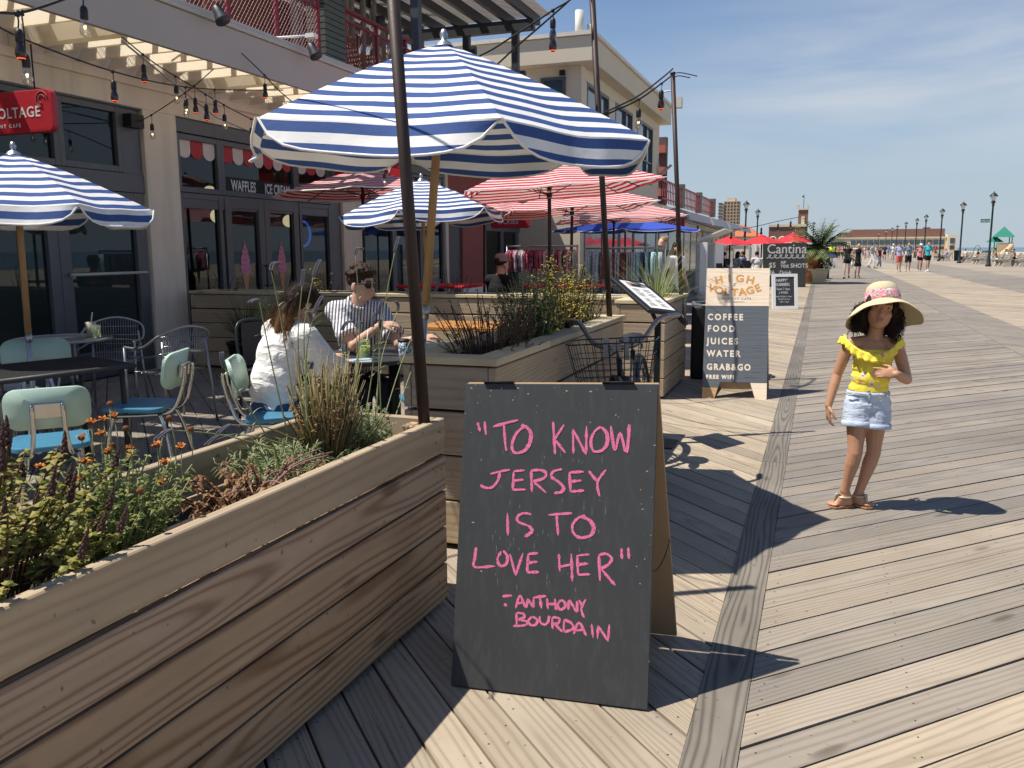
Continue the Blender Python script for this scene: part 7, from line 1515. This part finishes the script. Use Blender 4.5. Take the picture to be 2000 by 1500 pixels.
# arcade with the square brick tower
ar, o, w, zt = block('brick arcade hall with round windows behind the palm', 1500, 1572, 443, 260, M_brick, 'arcade_hall', roof=.7)
for k in range(4): x = -w+2*w*(k+.5)/4; m = MB(); m.tube([(x+.9*math.cos(a), -.1, zt*.5+.9*math.sin(a)) for a in [i*math.pi/8 for i in range(16)]], .22, 6, closed=True); f = m.build('round_window', M_stone, ar); m = MB(); m.cyl((x, -.12, zt*.5), (x, .05, zt*.5), .75, n=16); m.build('pane', M_win, f)
tw, o, w, zt = block('square brick tower with pale pinnacles and a flagpole', 1556, 1575, 410, 262, M_brick, 'brick_tower', roof=.4); m = MB(); m.bx(-w*.35, w*.35, -.15, -.02, zt*.35, zt*.85); m.build('window', M_stone, tw)
for i, j in ((-1, 0), (1, 0), (-1, 1), (1, 1)): m = MB(); m.bx(i*w-.3, i*w+.3, j*w*1.6-.3, j*w*1.6+.3, zt+.4, zt+1.4); m.build('pinnacle', M_stone, tw)
m = MB(); m.cyl((0, w, zt), (0, w, zt+4.5), .08, n=6); m.bx(-.5, 0, w-.03, w+.03, zt+3.6, zt+4.1); m.build('flagpole', M_steel, tw)
# the long hall on the pier
def hall():
    Y = 620; X = lambda px: AY(px, 487, Y).x; zz = lambda py: AY(1740, py, Y).z; o = Vector((X(1740), Y, 0)); t = thing('convention_hall', 'long brick and stone hall on the pier closing the far end of the boardwalk', 'building', o); B = lambda m, n, mat, p=t: (setattr(m, 'v', [q-o for q in m.v]), m.build(n, mat, p))[1]
    m = MB(); m.bx(X(1664), X(1847), Y+10, Y+90, 0, zz(447)); m.bx(X(1640), X(1664.4), Y+11, Y+80, 0, zz(453)); B(m, 'brick_hall', M_brick)
    m = MB(); m.bx(X(1618), X(1848), Y, Y+10, -2, zz(464)); B(m, 'stone_front', M_stone); m = MB(); m.bx(X(1848.2), X(1867), Y-3, Y+30, -2, zz(459)); B(m, 'corner_pavilion', M_stone)
    for k in range(16):
        a = X(1661)+ (X(1845)-X(1661))*k/16; b = a+(X(1845)-X(1661))/16*.84; m = MB(); m.bx(a, b, Y-.3, Y-.05, zz(478), zz(469)); B(m, 'window', M_win); m = MB(); m.bx(a, b, Y-.3, Y-.05, 0, zz(482)); B(m, 'doorway', plain('arcade_dark', (.07, .05, .045), .8) if k == 0 else bpy.data.materials['arcade_dark'])
    for k in range(5): a = X(1622)+(X(1655)-X(1622))*k/5; m = MB(); m.bx(a, a+(X(1655)-X(1622))/5*.7, Y-.3, Y-.05, zz(480), zz(472)); B(m, 'window', M_win)
    m = MB(); m.bx(X(1853), X(1862), Y-3.3, Y-3.05, zz(476), zz(466)); B(m, 'window', M_win); m = MB(); m.bx(X(1853), X(1862), Y-3.3, Y-3.05, 0, zz(480)); B(m, 'doorway', bpy.data.materials['arcade_dark'])
    m = MB(); m.bx(X(1618), X(1848), Y-.5, Y-.02, zz(465.5), zz(463)); B(m, 'cornice', M_stone); m = MB(); m.bx(X(1812), X(1825), Y+30, Y+40, zz(447), zz(443)); B(m, 'roof_house', M_brick)
hall()

# ================================================================ STREET LAMPS, BENCHES, PLAY TOWER
M_lampg = plain('dark_green_lamp_iron', (.018, .035, .04), .45, .3); M_lens = NT('frosted_lamp_glass'); p = M_lens.pbsdf((.62, .64, .64), .3, 0, .5); M_lens = M_lens.done(p)
def street_lamp():
    t = thing('street_lamp', 'x', 'street lamp', (0, 0, 0), 0, 'lantern street lamps along the boardwalk'); m = MB(); m.lathe([(0, 0), (.2, 0), (.2, .12), (.13, .2), (.11, .7), (.075, .8), (.065, 4.45), (.1, 4.5), (.1, 4.58), (.05, 4.6)], n=12); m.build('post', M_lampg, t)
    m = MB(); m.lathe([(.05, 4.6), (.15, 4.68), (.14, 4.8), (.10, 4.84)], n=12); m.build('collar', M_lampg, t); m = MB(); m.lathe([(.11, 4.84), (.24, 5.14), (.25, 5.16)], n=12); m.build('lantern_glass', M_lens, t); m = MB(); m.lathe([(.30, 5.15), (.29, 5.2), (.12, 5.38), (.05, 5.42), (.03, 5.5), (.0, 5.55)], n=12); m.build('lantern_cap', M_lampg, t); return t
LP = [(1941.5, 380, 'nearest street lamp on the sea side, carrying the green street name plate'), (1882, 399, 'second street lamp from the right on the sea side'), (1841, 411.5, 'third street lamp from the right, before the end of the long hall'), (1809.5, 423, 'fourth street lamp from the right, before the long hall'), (1791.5, 430, 'fifth street lamp from the right, before the long hall'), (1770, 437, 'sixth street lamp from the right, before the long hall'), (1753, 443.5, 'seventh street lamp from the right, small before the hall'), (1743, 448, 'eighth street lamp from the right, small before the hall'), (1731, 452, 'ninth street lamp from the right, thin before the hall'), (1717, 457, 'farthest thin street lamp before the left part of the hall'), (1458, 395, 'left of the two tall street lamps above the plain red umbrellas'), (1480.5, 411, 'right of the two street lamps above the plain red umbrellas'), (1589.5, 436, 'street lamp whose lantern just clears the potted palm')]
L0 = None
for px, py, lb in LP:
    dep = (5.55-CAM_H)*FPX/(486.5-py); q = EYE+ray(px, py)/FPX*dep*.985; q = Vector((q.x, q.y, 0))
    if L0 is None: L0 = street_lamp(); L0.location = q; L0['label'] = lb; q0 = q
    else: dup(L0, q, 0, lb)
t = thing('street_name_plate', 'green street name plate fixed to the nearest sea-side lamp', 'sign', q0+Vector((-.12, 0, 3.25))); m = MB(); m.bx(-.62, 0, -.02, .02, 0, .26); m.build('plate', plain('sign_green', (.02, .16, .11), .5), t); m = MB(); add_text(m, '3RD AVE', .17, frame((-.57, -.022, .06), (1, 0, 0), (0, 0, 1)), 0, sx=.9); m.build('plate_lettering', M_white, t)
M_bconc = plain('bench_concrete', (.46, .42, .36), .9, var=.12); M_slat = plain('bench_slat', (.36, .32, .26), .8)
def bench():
    t = thing('park_bench', 'x', 'bench', (0, 0, 0), 0, 'concrete-ended benches on the sea side')       # faces -x
    for y in (-.9, 0, .9): m = MB(); m.prism([(x, y-.07, z) for x, z in ((-.36, 0), (.30, 0), (.22, .35), (.44, 1.0), (.28, 1.0), (.10, .48), (-.34, .48), (-.22, .30))], (0, .14, 0)); m.build('bench_end', M_bconc, t)
    m = MB(); [m.bx(-.32+k*.1, -.24+k*.1, -1.0, 1.0, .48, .52) for k in range(4)]; m.build('seat', M_slat, t); m = MB(); [m.beam((.10+.06*k, -1.0, .60+.13*k), (.10+.06*k, 1.0, .60+.13*k), .03, .09) for k in range(3)]; m.build('backrest', M_slat, t); return t
b0 = None
for px, py, lb in ((1990, 521, 'bench cut by the right edge of the picture'), (1958, 520.5, 'bench with the shirtless man at its end'), (1913, 516, 'bench between the two black bins'), (1886, 513, 'bench just right of the farther black bin'), (1846, 510, 'bench left of the farther black bin'), (1832, 507.5, 'farthest bench beside the teal-shirted man')):
    q = G(px, py)
    if b0 is None: b0 = bench(); b0.location = q; b0.rotation_euler = (0, 0, .12); b0['label'] = lb
    else: dup(b0, q, .12, lb)
def bin_(lb, q, s=1.0, grp='black round bins between the benches'):
    t = thing('litter_bin', lb, 'bin', q, 0, grp); m = MB(); m.lathe([(0, 0), (.30*s, 0), (.36*s, .95*s), (.38*s, 1.0*s), (.33*s, 1.0*s), (.31*s, .9*s), (0, .9*s)], n=18); m.build('bin_body', M_dark, t); m = MB(); m.lathe([(.385*s, .98*s), (.39*s, 1.04*s), (.25*s, 1.12*s), (.2*s, 1.12*s)], n=18); m.build('bin_rim', M_dark, t)
bin_('black bin right below the nearest sea-side lamp', G(1925, 515)); bin_('black bin below the second sea-side lamp', G(1869, 509.5))
t = thing('waste_bin', 'tall black square waste bin between the corner planter and the coffee sandwich board', 'bin', (-1.08, 9.75, 0)); m = MB(); m.bx(-.24, .24, -.24, .24, 0, .82); m.build('bin_body', plain('black_bin_plastic', (.014, .015, .017), .5), t, .03, 3); m = MB(); q = random.Random(8)
m.tube([(.25*math.cos(a)*(1 if abs(math.cos(a)) < .8 else 1), .25*math.sin(a), .83+q.uniform(-.01, .02)) for a in [k*math.pi/12 for k in range(24)]], .022, 6, closed=True); m.build('bin_liner', plain('grey_liner', (.12, .12, .125), .3, spec=.7), t)
def play():
    c = AY(1957, 500, 128); c.z = -.5; t = thing('play_tower', 'playground tower with green pyramid roofs and a tan tube slide', 'playground', c); g_ = plain('play_green', (.02, .20, .13), .5); tn = plain('play_tan', (.50, .38, .24), .6)
    for x, y in ((-1.1, -1.1), (1.1, -1.1), (1.1, 1.1), (-1.1, 1.1)): m = MB(); m.cyl((x, y, 0), (x, y, 4.3), .08, n=8); m.build('post', g_, t)
    m = MB(); P = [(-1.5, -1.5, 4.15), (1.5, -1.5, 4.15), (1.5, 1.5, 4.15), (-1.5, 1.5, 4.15)]; [m.poly([P[i], P[(i+1) % 4], (0, 0, 5.9)]) for i in range(4)]; m.poly(P[::-1]); m.build('roof', g_, t)
    m = MB(); P = [(-2.3, .4, 3.3), (.2, .4, 3.3), (.2, 2.6, 3.3), (-2.3, 2.6, 3.3)]; [m.poly([P[i], P[(i+1) % 4], (-1.0, 1.5, 4.4)]) for i in range(4)]; m.build('roof', g_, t)
    m = MB(); m.bx(-1.05, 1.3, -1.2, -1.12, 1.55, 3.15); m.bx(1.1, 1.3, -1.1, 1.1, 1.55, 3.2); m.build('wall_panel', tn, t); m = MB(); m.tube(smooth_path([Vector((1.0, -1.4, 2.7)), Vector((.7, -1.9, 2.3)), Vector((-.1, -2.3, 1.6)), Vector((-.8, -2.5, 1.0)), Vector((-1.3, -2.5, .8))], 5), .42, 12); m.build('tube_slide', tn, t)
    for k in range(9): m = MB(); m.cyl((-1.3-.28*k, -.8, 0), (-1.3-.28*k, -.8, 2.7-.2*k), .05, n=6); m.build('rail_bar', g_, t)
    m = MB(); m.tube([(-3.9+.6*math.cos(a), -.8, 1.2+1.6*math.sin(a)) for a in [k*math.pi/10 for k in range(11)]], .05, 6); m.build('arch_ladder', g_, t); t.scale = (.78,)*3
play()
def beach_wall():
    t = thing('dune_fence', 'low pale rail and rope fence along the sand behind the benches', 'fence', (15.6, 100, -.3)); m = MB()
    for k in range(40): m.bx(-.07, .07, -40+k*3-.07, -40+k*3+.07, 0, 1.15)
    m.build('post', M_slat, t); m = MB(); m.bx(-.03, .03, -40, 77, .95, 1.05); m.bx(-.03, .03, -40, 77, .5, .6); m.build('rail', M_slat, t)
beach_wall()
def palm():
    b = G(1598, 553); t = thing('potted_palm', 'bushy palm in a pale square pot with red and white flowers at its foot', 'palm', b); q = random.Random(6); H = .62
    m = MB(); m.lathe([(0, 0), (.42, 0), (.44, .06), (.40, .1), (.50, H-.1), (.58, H-.08), (.58, H), (.48, H), (.46, H-.08), (0, H-.08)], n=4, sm=False); m.build('planter_pot', M_stone, t, .02, 2, M=Euler((0, 0, .7)).to_matrix().to_4x4())
    m = MB(); st = MB()
    for i in range(3): st.tube([(.1*i-.1, .05*i, H-.1), (.12*i-.12, .06*i, 1.5)], [.06, .045], 8)
    for i in range(58):
        a = q.uniform(0, 6.28); el = q.uniform(.25, 1.35); L = q.uniform(1.0, 1.7); d = Vector((math.cos(a)*math.cos(el), math.sin(a)*math.cos(el), math.sin(el))); p = Vector((q.uniform(-.12, .12), q.uniform(-.1, .1), q.uniform(1.0, 1.5))); v = d.copy(); n_ = 14; pts = [p.copy()]
        for k in range(n_):
            v = (v-Vector((0, 0, .07))).normalized(); p = p+v*L/n_; pts.append(p.copy()); s = v.cross(Vector((0, 0, 1))).normalized()
            if k > 1:
                for sg in (1, -1): blade(m, p, v*.6+s*sg*.8+Vector((0, 0, .1)), .42*math.sin(.3+2.6*k/n_)+.08, .075, q.random(), .7, 0, 3)
        st.tube(pts, .008, 4)
    m.build('fronds', L_blade, t); st.build('trunk', M_stemb, t); m = MB()
    for i in range(160): a = q.uniform(0, 6.28); r = q.uniform(.2, .62); c = Vector((r*math.cos(a), r*math.sin(a)*.8, H+q.uniform(0, .22)-.25*max(0, r-.45))); m.ell(c, (.04, .04, .03), None, (0 if c.x > .05 else 1) if q.random() < .6 else 2, 6, 4)
    m.build('bedding_flowers', [M_white, M_redplain, plain('bed_green', (.05, .11, .03), .8)], t)
palm()
t = thing('plant_urn', 'tall orange-brown urn between the tall drinks chalkboard and the palm', 'urn', G(1581, 553)); m = MB(); m.lathe([(0, 0), (.22, 0), (.26, .5), (.34, 1.45), (.38, 1.5), (.3, 1.5), (0, 1.45)], n=16); m.build('urn_body', plain('terracotta', (.42, .19, .075), .8), t); m = MB(); m.ell((0, 0, 1.5), (.3, .3, .1)); m.build('urn_soil', M_earth, t)
t = thing('info_post', 'dark post with a small slanted panel right of the palm', 'info post', G(1615, 545)); m = MB(); m.cyl((0, 0, 0), (0, 0, 1.05), .09, n=10); m.lathe([(.25, 0), (.25, .03), (0, .05)], n=12); m.build('post', M_dark, t); m = MB(); m.box((0, 0, 1.1), (.85, .5, .05), rot=Euler((R_(20), 0, 0))); m.build('panel', plain('panel_navy', (.04, .06, .18), .5), t)

# ================================================================ CLOTHES RAILS, CANTINA THINGS
PAT = [(.02, .02, .022), (.55, .12, .22), (.30, .03, .05), (.10, .38, .42), (.04, .09, .22), (.5, .45, .40), (.025, .03, .035), (.45, .25, .18), (.25, .05, .22)]
def printm(name, a, b):
    n = NT(name); v = n.obj(); c = n.ramp(n.noise(v, 22, 2, .5, 1.5), [(.42, a), (.52, b), (.6, a)]); return n.done(n.pbsdf(c, .85, 0, .2, n.noise(n.map(v, (1, 1, .15)), 40, 2), .5, .01))
GM = [printm('garment_print', c, tuple(min(.7, q*1.6+.1) for q in PAT[(i*4+2) % 9])) for i, c in enumerate(PAT)]
GN = ['black', 'pink', 'dark red', 'teal', 'navy', 'pale', 'charcoal', 'apricot', 'purple']
def rail(label, x0, x1, y, z, seed, wid, ln, what, cols):
    t = thing('clothes_rail', label, 'clothes rail', ((x0+x1)/2, y, 0)); o = Vector(((x0+x1)/2, y, 0)); m = MB(); m.cyl((x0-o.x, 0, z), (x1-o.x, 0, z), .016, n=10); m.build('hanging_bar', M_wire, t)
    for x in (x0-o.x, x1-o.x): m = MB(); m.cyl((x, 0, .08), (x, 0, z+.02), .016, n=8); m.cyl((x, -.28, .08), (x, .28, .08), .016, n=8); m.build('upright', M_wire, t)
    q = random.Random(seed); n = int((x1-x0)/.042)
    for k in range(n):
        x = x0+.05+(x1-x0-.1)*k/(n-1); ci = q.choice(cols); L = ln*q.uniform(.75, 1.1); w_ = wid*q.uniform(.7, 1.1)
        g_ = thing('hanging_garment', f'{GN[ci]} {what} on hangers along the {"left" if seed == 1 else "right"} clothes rail', 'clothes', (x, y, z), q.uniform(-.25, .25), f'{GN[ci]} clothes on the {"left" if seed == 1 else "right"} rail')
        m = MB(); b = 0; NZ = 5; sh = [.35, 1, .8, .75, .85] if seed == 1 else [.8, 1, 1, .95, .9]
        for i in range(NZ): zz = -.06-L*i/(NZ-1); ww = w_*sh[i]; m.v += [Vector((.012, -ww/2, zz)), Vector((.02*(1 if i % 2 else .4), 0, zz)), Vector((.012, ww/2, zz)), Vector((-.012, ww/2, zz)), Vector((-.02, 0, zz)), Vector((-.012, -ww/2, zz))]
        for i in range(NZ-1):
            for j in range(6): j2 = (j+1) % 6; m.face((i*6+j, i*6+j2, i*6+6+j2, i*6+6+j), 0, sm=True)
        m.face((5, 4, 3, 2, 1, 0)); m.face([24+j for j in range(6)]); m.build('garment', GM[ci], g_); m = MB(); m.tube([(0, 0, .018), (.012, 0, .01), (0, 0, -.02), (0, 0, -.06)], .003, 4); m.tube([(0, -w_*.4, -.075), (0, 0, -.055), (0, w_*.4, -.075)], .004, 4); m.build('hanger', M_dark, g_)
rail('silver clothes rail of swimwear behind the red umbrella poles', -4.78, -3.60, 13.0, 1.50, 1, .34, .36, 'swimwear', (0, 0, 1, 2, 6, 7, 5, 5, 1))
rail('silver clothes rail of patterned leggings beside the tall grass', -3.46, -2.22, 13.0, 1.46, 2, .30, .52, 'patterned leggings', (3, 3, 5, 4, 3, 0, 5, 7, 3))
for k, (x, y, lb) in enumerate(((-5.0, 10.9, 'red café table left of the man in the cap'), (-3.3, 11.2, 'red café table right of the man in the cap'))):
    t = thing('red_table', lb, 'table', (x, y, 0), 0, 'red tables beyond the far planter'); m = MB(); m.bx(-.5, .5, -.4, .4, .93, .97); m.build('table_top', M_redplain, t, .01, 2); m = MB(); m.cyl((0, 0, 0), (0, 0, .93), .04); m.lathe([(.3, 0), (.28, .03), (0, .05)], n=14); m.build('pedestal', M_dark, t)
def container():
    a = AY(1358, 520, 27.5); b = AY(1396, 520, 27.5); t = thing('shipping_container', 'white shipping container behind the coffee sandwich board', 'container', ((a.x+b.x)/2, 28.8, 0)); w = (b.x-a.x)/2; m = MB(); m.bx(-w, w, -1.2, 1.2, .1, 1.62); m.build('container_body', M_white, t); m = MB()
    for k in range(9): x = -w+.05+k*(2*w-.1)/8; m.bx(x-.012, x+.012, -1.24, -1.2, .15, 1.55)
    m.bx(-w, w, -1.25, -1.202, 1.56, 1.64); m.bx(-w, w, -1.25, -1.202, .08, .16); m.bx(-w, w, -1.25, -1.202, .82, .86); m.build('door_bars', M_trim, t)
    m = MB(); m.prism([(-w*.6, -1.6, 1.70), (w*2.0, -1.6, 2.02), (w*2.0, -1.6, 2.07), (-w*.6, -1.6, 1.75)], (0, 2.6, 0)); m.build('lean_to_roof', M_white, t)
    x0, x1 = AY(1455, 500, 36).x, AY(1495, 500, 36).x; t = thing('shipping_container', 'second white container under the red umbrellas', 'container', ((x0+x1)/2, 42, 0)); w = (x1-x0)/2*1.3; m = MB(); m.bx(-w*1.4, w*1.2, 0, 2.4, .1, 1.7); m.build('container_body', M_white, t); m = MB(); [m.bx(-w*1.4+k*.35, -w*1.4+k*.35+.05, -.05, -.003, .15, 1.65) for k in range(8)]; m.build('door_bars', M_trim, t)
    b_ = G(1372, 588); b_.z = 0; t = thing('white_post', 'white painted post on a round stepped base left of the coffee sandwich board', 'post', b_); s = .85; m = MB(); m.lathe([(0, 0), (.20, 0), (.20, .1), (.16, .14), (.17, .2), (.12, .26), (0, .27)], n=16); m.build('post_base', M_cream2, t); m = MB(); m.bx(-.09, .09, -.09, .09, .25, 1.62); m.build('post_shaft', M_white, t)
container()
for k, (px, py, rz, lb) in enumerate(((1398, 575, .4, 'black folding chair with a dark bag behind the coffee sandwich board'), (1420, 562, 2.2, 'black folding chair under the left red umbrella'), (1440, 558, -1.0, 'black folding chair under the middle red umbrella'), (1465, 560, 1.0, 'black folding chair beside the tall drinks chalkboard'))):
    q = G(px, py); t = thing('folding_chair', lb, 'chair', (q.x, q.y, 0), rz, 'black folding chairs at the outdoor bar'); m = MB(); m.bx(-.24, .24, -.22, .22, .42, .46); m.build('seat', M_dark, t); m = MB(); m.bx(-.24, .24, .2, .24, .46, .98); m.build('backrest', M_dark, t)
    for i in (1, -1): m = MB(); m.tube([(i*.25, -.28, 0), (i*.25, .22, .9)], .018, 6); m.build('leg', M_wire, t); m = MB(); m.tube([(i*.23, .28, 0), (i*.23, -.2, .44)], .018, 6); m.build('leg', M_wire, t)
strand('far string light looping between poles over the plain red umbrellas', [AY(1335, 425, 34), AY(1400, 447, 35), AY(1455, 446, 35), AY(1520, 432, 36), AY(1560, 424, 36)], [(f, .1, 'd') for f in (.12, .25, .38, .5, .62, .75, .88)], .012, 2.2)

# ================================================================ PASSERS-BY
def sit(h=1.7, lean=.15, arms=None):
    J = rig(h, arms=None); u = J['u']; dz = Vector((0, 0, -.43*u))
    for k in ('pelvis', 'chest', 'neck', 'head'): J[k] = J[k]+dz
    for k in ('sh', 'hip'): J[k] = [p+dz for p in J[k]]
    J['chest'] += Vector((0, lean*.3, 0)); J['neck'] += Vector((0, lean*.5, 0)); J['head'] += Vector((0, lean*.6, 0)); J['sh'] = [p+Vector((0, lean*.48, 0)) for p in J['sh']]
    J['kn'] = [p+Vector((0, .43*u, .03)) for p in J['hip']]; J['an'] = [Vector((p.x, p.y-.04, .085*u)) for p in J['kn']]; J['toe'] = [p+Vector((0, .16*u, -.05*u)) for p in J['an']]
    J['el'] = [p+Vector((.03*(1 if i == 0 else -1), .10, -.26*u)) for i, p in enumerate(J['sh'])]; J['wr'] = [p+Vector((0, .22*u, .02)) for p in J['el']]; J['hd'] = [Vector((0, 1, -.1))]*2; J['hn'] = [Vector((0, 0, 1))]*2; J['th'] = [Vector((-1, 0, 0)), Vector((1, 0, 0))]
    return J
V = Vector; BK = (.016, .016, .018)
def far(px, py, label, face, J, cat='person', **k): q = G(px, py); return walker(label, cat, (q.x, q.y, 0), face, J, vox=.02, **k)
TOC = math.pi                                                            # walking towards the camera
far(1810, 531, 'man in a bright turquoise T-shirt, black shorts and white shoes', TOC+.15, rig(1.78, .5, .4), skin=SK_FAIR, hairm=M_hairdark, shirt=((.05, .42, .50), None), pants=(BK, None), shoes=(.75, .75, .75))
far(1795.5, 530, 'woman in a white cap and pink printed top beside the turquoise T-shirt', TOC, rig(1.66, .3, .3), skin=SK_TAN, hairm=M_hairdark, shirt=((.55, .22, .26), None), sl=.15, pants=(BK, None), pl=.5, hat=((.7, .68, .66), 'cap'), shoes=(.6, .6, .6))
far(1772.5, 530, 'man in a grey-blue T-shirt and long black shorts', TOC-.1, rig(1.76, .35, .3), skin=SK_FAIR, hairm=M_hairdark, shirt=((.14, .20, .25), None), pants=(BK, None), pl=.9, shoes=(.45, .42, .38))
far(1754.5, 531.5, 'man in a lavender shirt, red shorts and a dark cap', TOC+.1, rig(1.74, .4, .3), skin=SK_FAIR, hairm=M_hairdark, shirt=((.36, .37, .56), None), pants=((.48, .12, .10), None), pl=.8, hat=((.05, .05, .10), 'cap'), shoes=(.5, .45, .4), k=1.08)
far(1653, 544, 'woman in a black vest top and black shorts, left of the walking pair', TOC-.1, rig(1.66, .45, .3), skin=SK_PALE, hairm=M_hairdark, hair='bun', shirt=(BK, None), sl=0, pants=(BK, None), pl=.42, shoes=BK)
far(1673.5, 543.5, 'woman in a black dress carrying a white bag, right of the walking pair', TOC+.1, rig(1.68, .4, .3), skin=SK_PALE, hairm=M_hairdark, hair='bun', dress=(BK, None), shoes=(.5, .4, .35), bag=((.66, .66, .7), 0))
far(1622, 520, 'man in a neon yellow T-shirt behind the info post', TOC, rig(1.74, .3, .3), skin=SK_FAIR, hairm=M_hairbrown, shirt=((.55, .75, .04), None), pants=(BK, None), shoes=(.7, .7, .7))
far(1611, 522, 'dark-clothed person half hidden by the palm and the info post', TOC, rig(1.7, .2, .2), skin=SK_TAN, hairm=M_hairdark, shirt=(BK, None), pants=(BK, None), shoes=BK)
far(1702, 524, 'man in a grey-white shirt and white trousers striding to the right', TOC+1.2, rig(1.76, .8, .6), skin=SK_FAIR, hairm=M_hairdark, shirt=((.42, .42, .45), None), pants=((.70, .69, .66), None), pl=1.9, shoes=(.1, .1, .1))
far(1716.5, 523.5, 'smaller person in a dark red shirt and blue jeans next to the white trousers', TOC+1.1, rig(1.50, .6, .4), skin=SK_TAN, hairm=M_hairdark, shirt=((.16, .03, .05), None), pants=((.12, .15, .22), None), pl=1.9, shoes=(.4, .4, .4))
far(1743, 511, 'man in a white shirt and pale cap behind the lavender shirt', TOC, rig(1.8, .3, .3), skin=SK_FAIR, hairm=M_hairbrown, shirt=((.60, .62, .66), None), pants=((.42, .44, .46), None), pl=.9, hat=((.65, .65, .65), 'cap'))
far(1688, 509, 'person in a pink-white outfit behind the pair in black', TOC, rig(1.68, .3, .3), skin=SK_PALE, hairm=M_hairbrown, hair='long', dress=((.55, .35, .38), None))
protos = []
FARP = [(1637, 508, 'man in orange swim shorts in the distant crowd left of the women in black', SK_TAN, (.5, .2, .1), (.45, .15, .08)), (1645, 505, 'distant person in a pink top just left of the women in black', SK_PALE, (.55, .22, .25), BK), (1666, 507, 'distant person in a white top between the two women in black', SK_FAIR, (.62, .6, .58), (.2, .2, .3)), (1727, 509, 'distant person in navy pushing along right of the jeans', SK_TAN, (.03, .05, .12), BK), (1734, 504, 'distant person in sky blue before the hall', SK_FAIR, (.15, .3, .5), (.3, .3, .3)), (1697, 503, 'distant person in dark green before the hall', SK_FAIR, (.04, .12, .07), BK), (1630, 503, 'distant person in black beside the neon shirt', SK_FAIR, BK, BK), (1782, 505, 'distant person in a striped grey top behind the grey-blue T-shirt', SK_FAIR, (.3, .3, .32), BK), (1826, 503, 'distant person in red right of the turquoise T-shirt', SK_TAN, (.45, .05, .05), (.1, .1, .12)), (1710, 500, 'tiny distant walker in white before the hall doors', SK_FAIR, (.6, .6, .6), (.3, .3, .32)), (1678, 501, 'tiny distant walker in maroon before the hall doors', SK_TAN, (.2, .04, .06), BK), (1765, 500, 'tiny distant walker in yellow before the hall doors', SK_FAIR, (.6, .45, .08), BK)]
for i, (px, py, lb, sk, sc_, pc) in enumerate(FARP): far(px, py, lb, TOC+rnd.uniform(-.4, .4), rig(rnd.uniform(1.6, 1.8), rnd.uniform(.2, .6), .3), skin=sk, hairm=M_hairdark if i % 2 else M_hairbrown, shirt=(sc_, None), pants=(pc, None), shoes=None, k=rnd.uniform(.95, 1.1))
def sitter(pos, label, face, J, **k): return walker(label, 'person', pos, face, J, vox=.018, **k)
q = G(1946, 519.5); sitter((q.x, q.y, .03), 'shirtless man in pale shorts sitting sideways on the bench end', 1.35, sit(1.78, .25), skin=SK_TAN, hairm=M_hairdark, pants=((.66, .65, .62), None), pl=.95, shoes=(.5, .4, .3))
for px, py, c, lb in ((1850, 510, (.40, .30, .55), 'person in lilac sitting on the bench left of the farther bin'), (1888, 513, (.6, .6, .6), 'person in white sitting on the bench right of the farther bin'), (1913, 515.5, BK, 'person in black sitting on the bench between the bins'), (1968, 520, (.72, .70, .68), 'person in white with dark hair lounging on the last full bench'), (1983, 520.5, BK, 'person in black at the right edge of the last bench')):
    q = G(px, py); sitter((q.x-.1, q.y, .03), lb, 1.7, sit(1.68, .1), skin=SK_FAIR, hairm=M_hairdark, shirt=(c, None), pants=(BK, None), pl=1.6)
for px, py, c, hx, rz, lb in ((1397, 568, BK, 'short', -1.2, 'man in black seated at the outdoor bar, leftmost of the diners'), (1415, 562, (.03, .03, .035), 'short', .6, 'dark-haired diner upright under the left red umbrella'), (1434, 558, (.55, .5, .46), 'long', -.9, 'long-haired woman diner reaching across the table'), (1455, 556, (.06, .12, .40), 'short', 1.4, 'diner in a royal blue shirt seen from behind'), (1478, 556, (.66, .64, .62), 'short', .4, 'diner in white nearest the tall drinks chalkboard')):
    q = G(px, py); sitter((q.x, q.y, .02), lb, rz, sit(1.74, .15), skin=SK_FAIR, hairm=M_hairdark, shirt=(c, None), pants=(BK, None), pl=1.8, hair=hx)
p = AY(1318, 560, 14.2); sitter((p.x, 14.2, .0), 'dark-haired woman in a white T-shirt seated behind the tall grass', TOC+1.0, (lambda J: J)(rig(1.56, .1, .2)), skin=SK_FAIR, hairm=M_hairdark, hair='long', shirt=((.78, .74, .76), None), pants=((.05, .07, .12), None), pl=1.9)
p = AY(1297, 560, 15.0); sitter((p.x, 15.0, .0), 'fair-haired woman in black at the end of the clothes rail', TOC-.6, rig(1.66, .1, .2), skin=SK_PALE, hairm=plain('blond_hair', (.28, .17, .08), .6), hair='bun', shirt=(BK, None), pants=(BK, None), pl=1.9)
t = walker('man in grey cap and black T-shirt sitting beyond the far planter, back turned', 'person', (-4.17, 10.9, .02), R_(-28), sit(1.80, .1), skin=SK_FAIR, hairm=M_hairbrown, shirt=(BK, None), pants=((.05, .05, .07), None), pl=1.9, hat=((.27, .21, .215), 'cap'), vox=.010, k=1.05)
t = thing('bar_stool', 'black stool under the man in the grey cap', 'stool', (-4.17, 10.88, 0)); m = MB(); m.lathe([(0, .40), (.2, .40), (.21, .42), (.2, .445), (0, .45)], n=18); m.build('seat', M_dark, t)
for k in range(4): a = math.pi/4+k*math.pi/2; m = MB(); m.cyl((.13*math.cos(a), .13*math.sin(a), .40), (.2*math.cos(a), .2*math.sin(a), 0), .013, n=8); m.build('leg', M_dark, t)
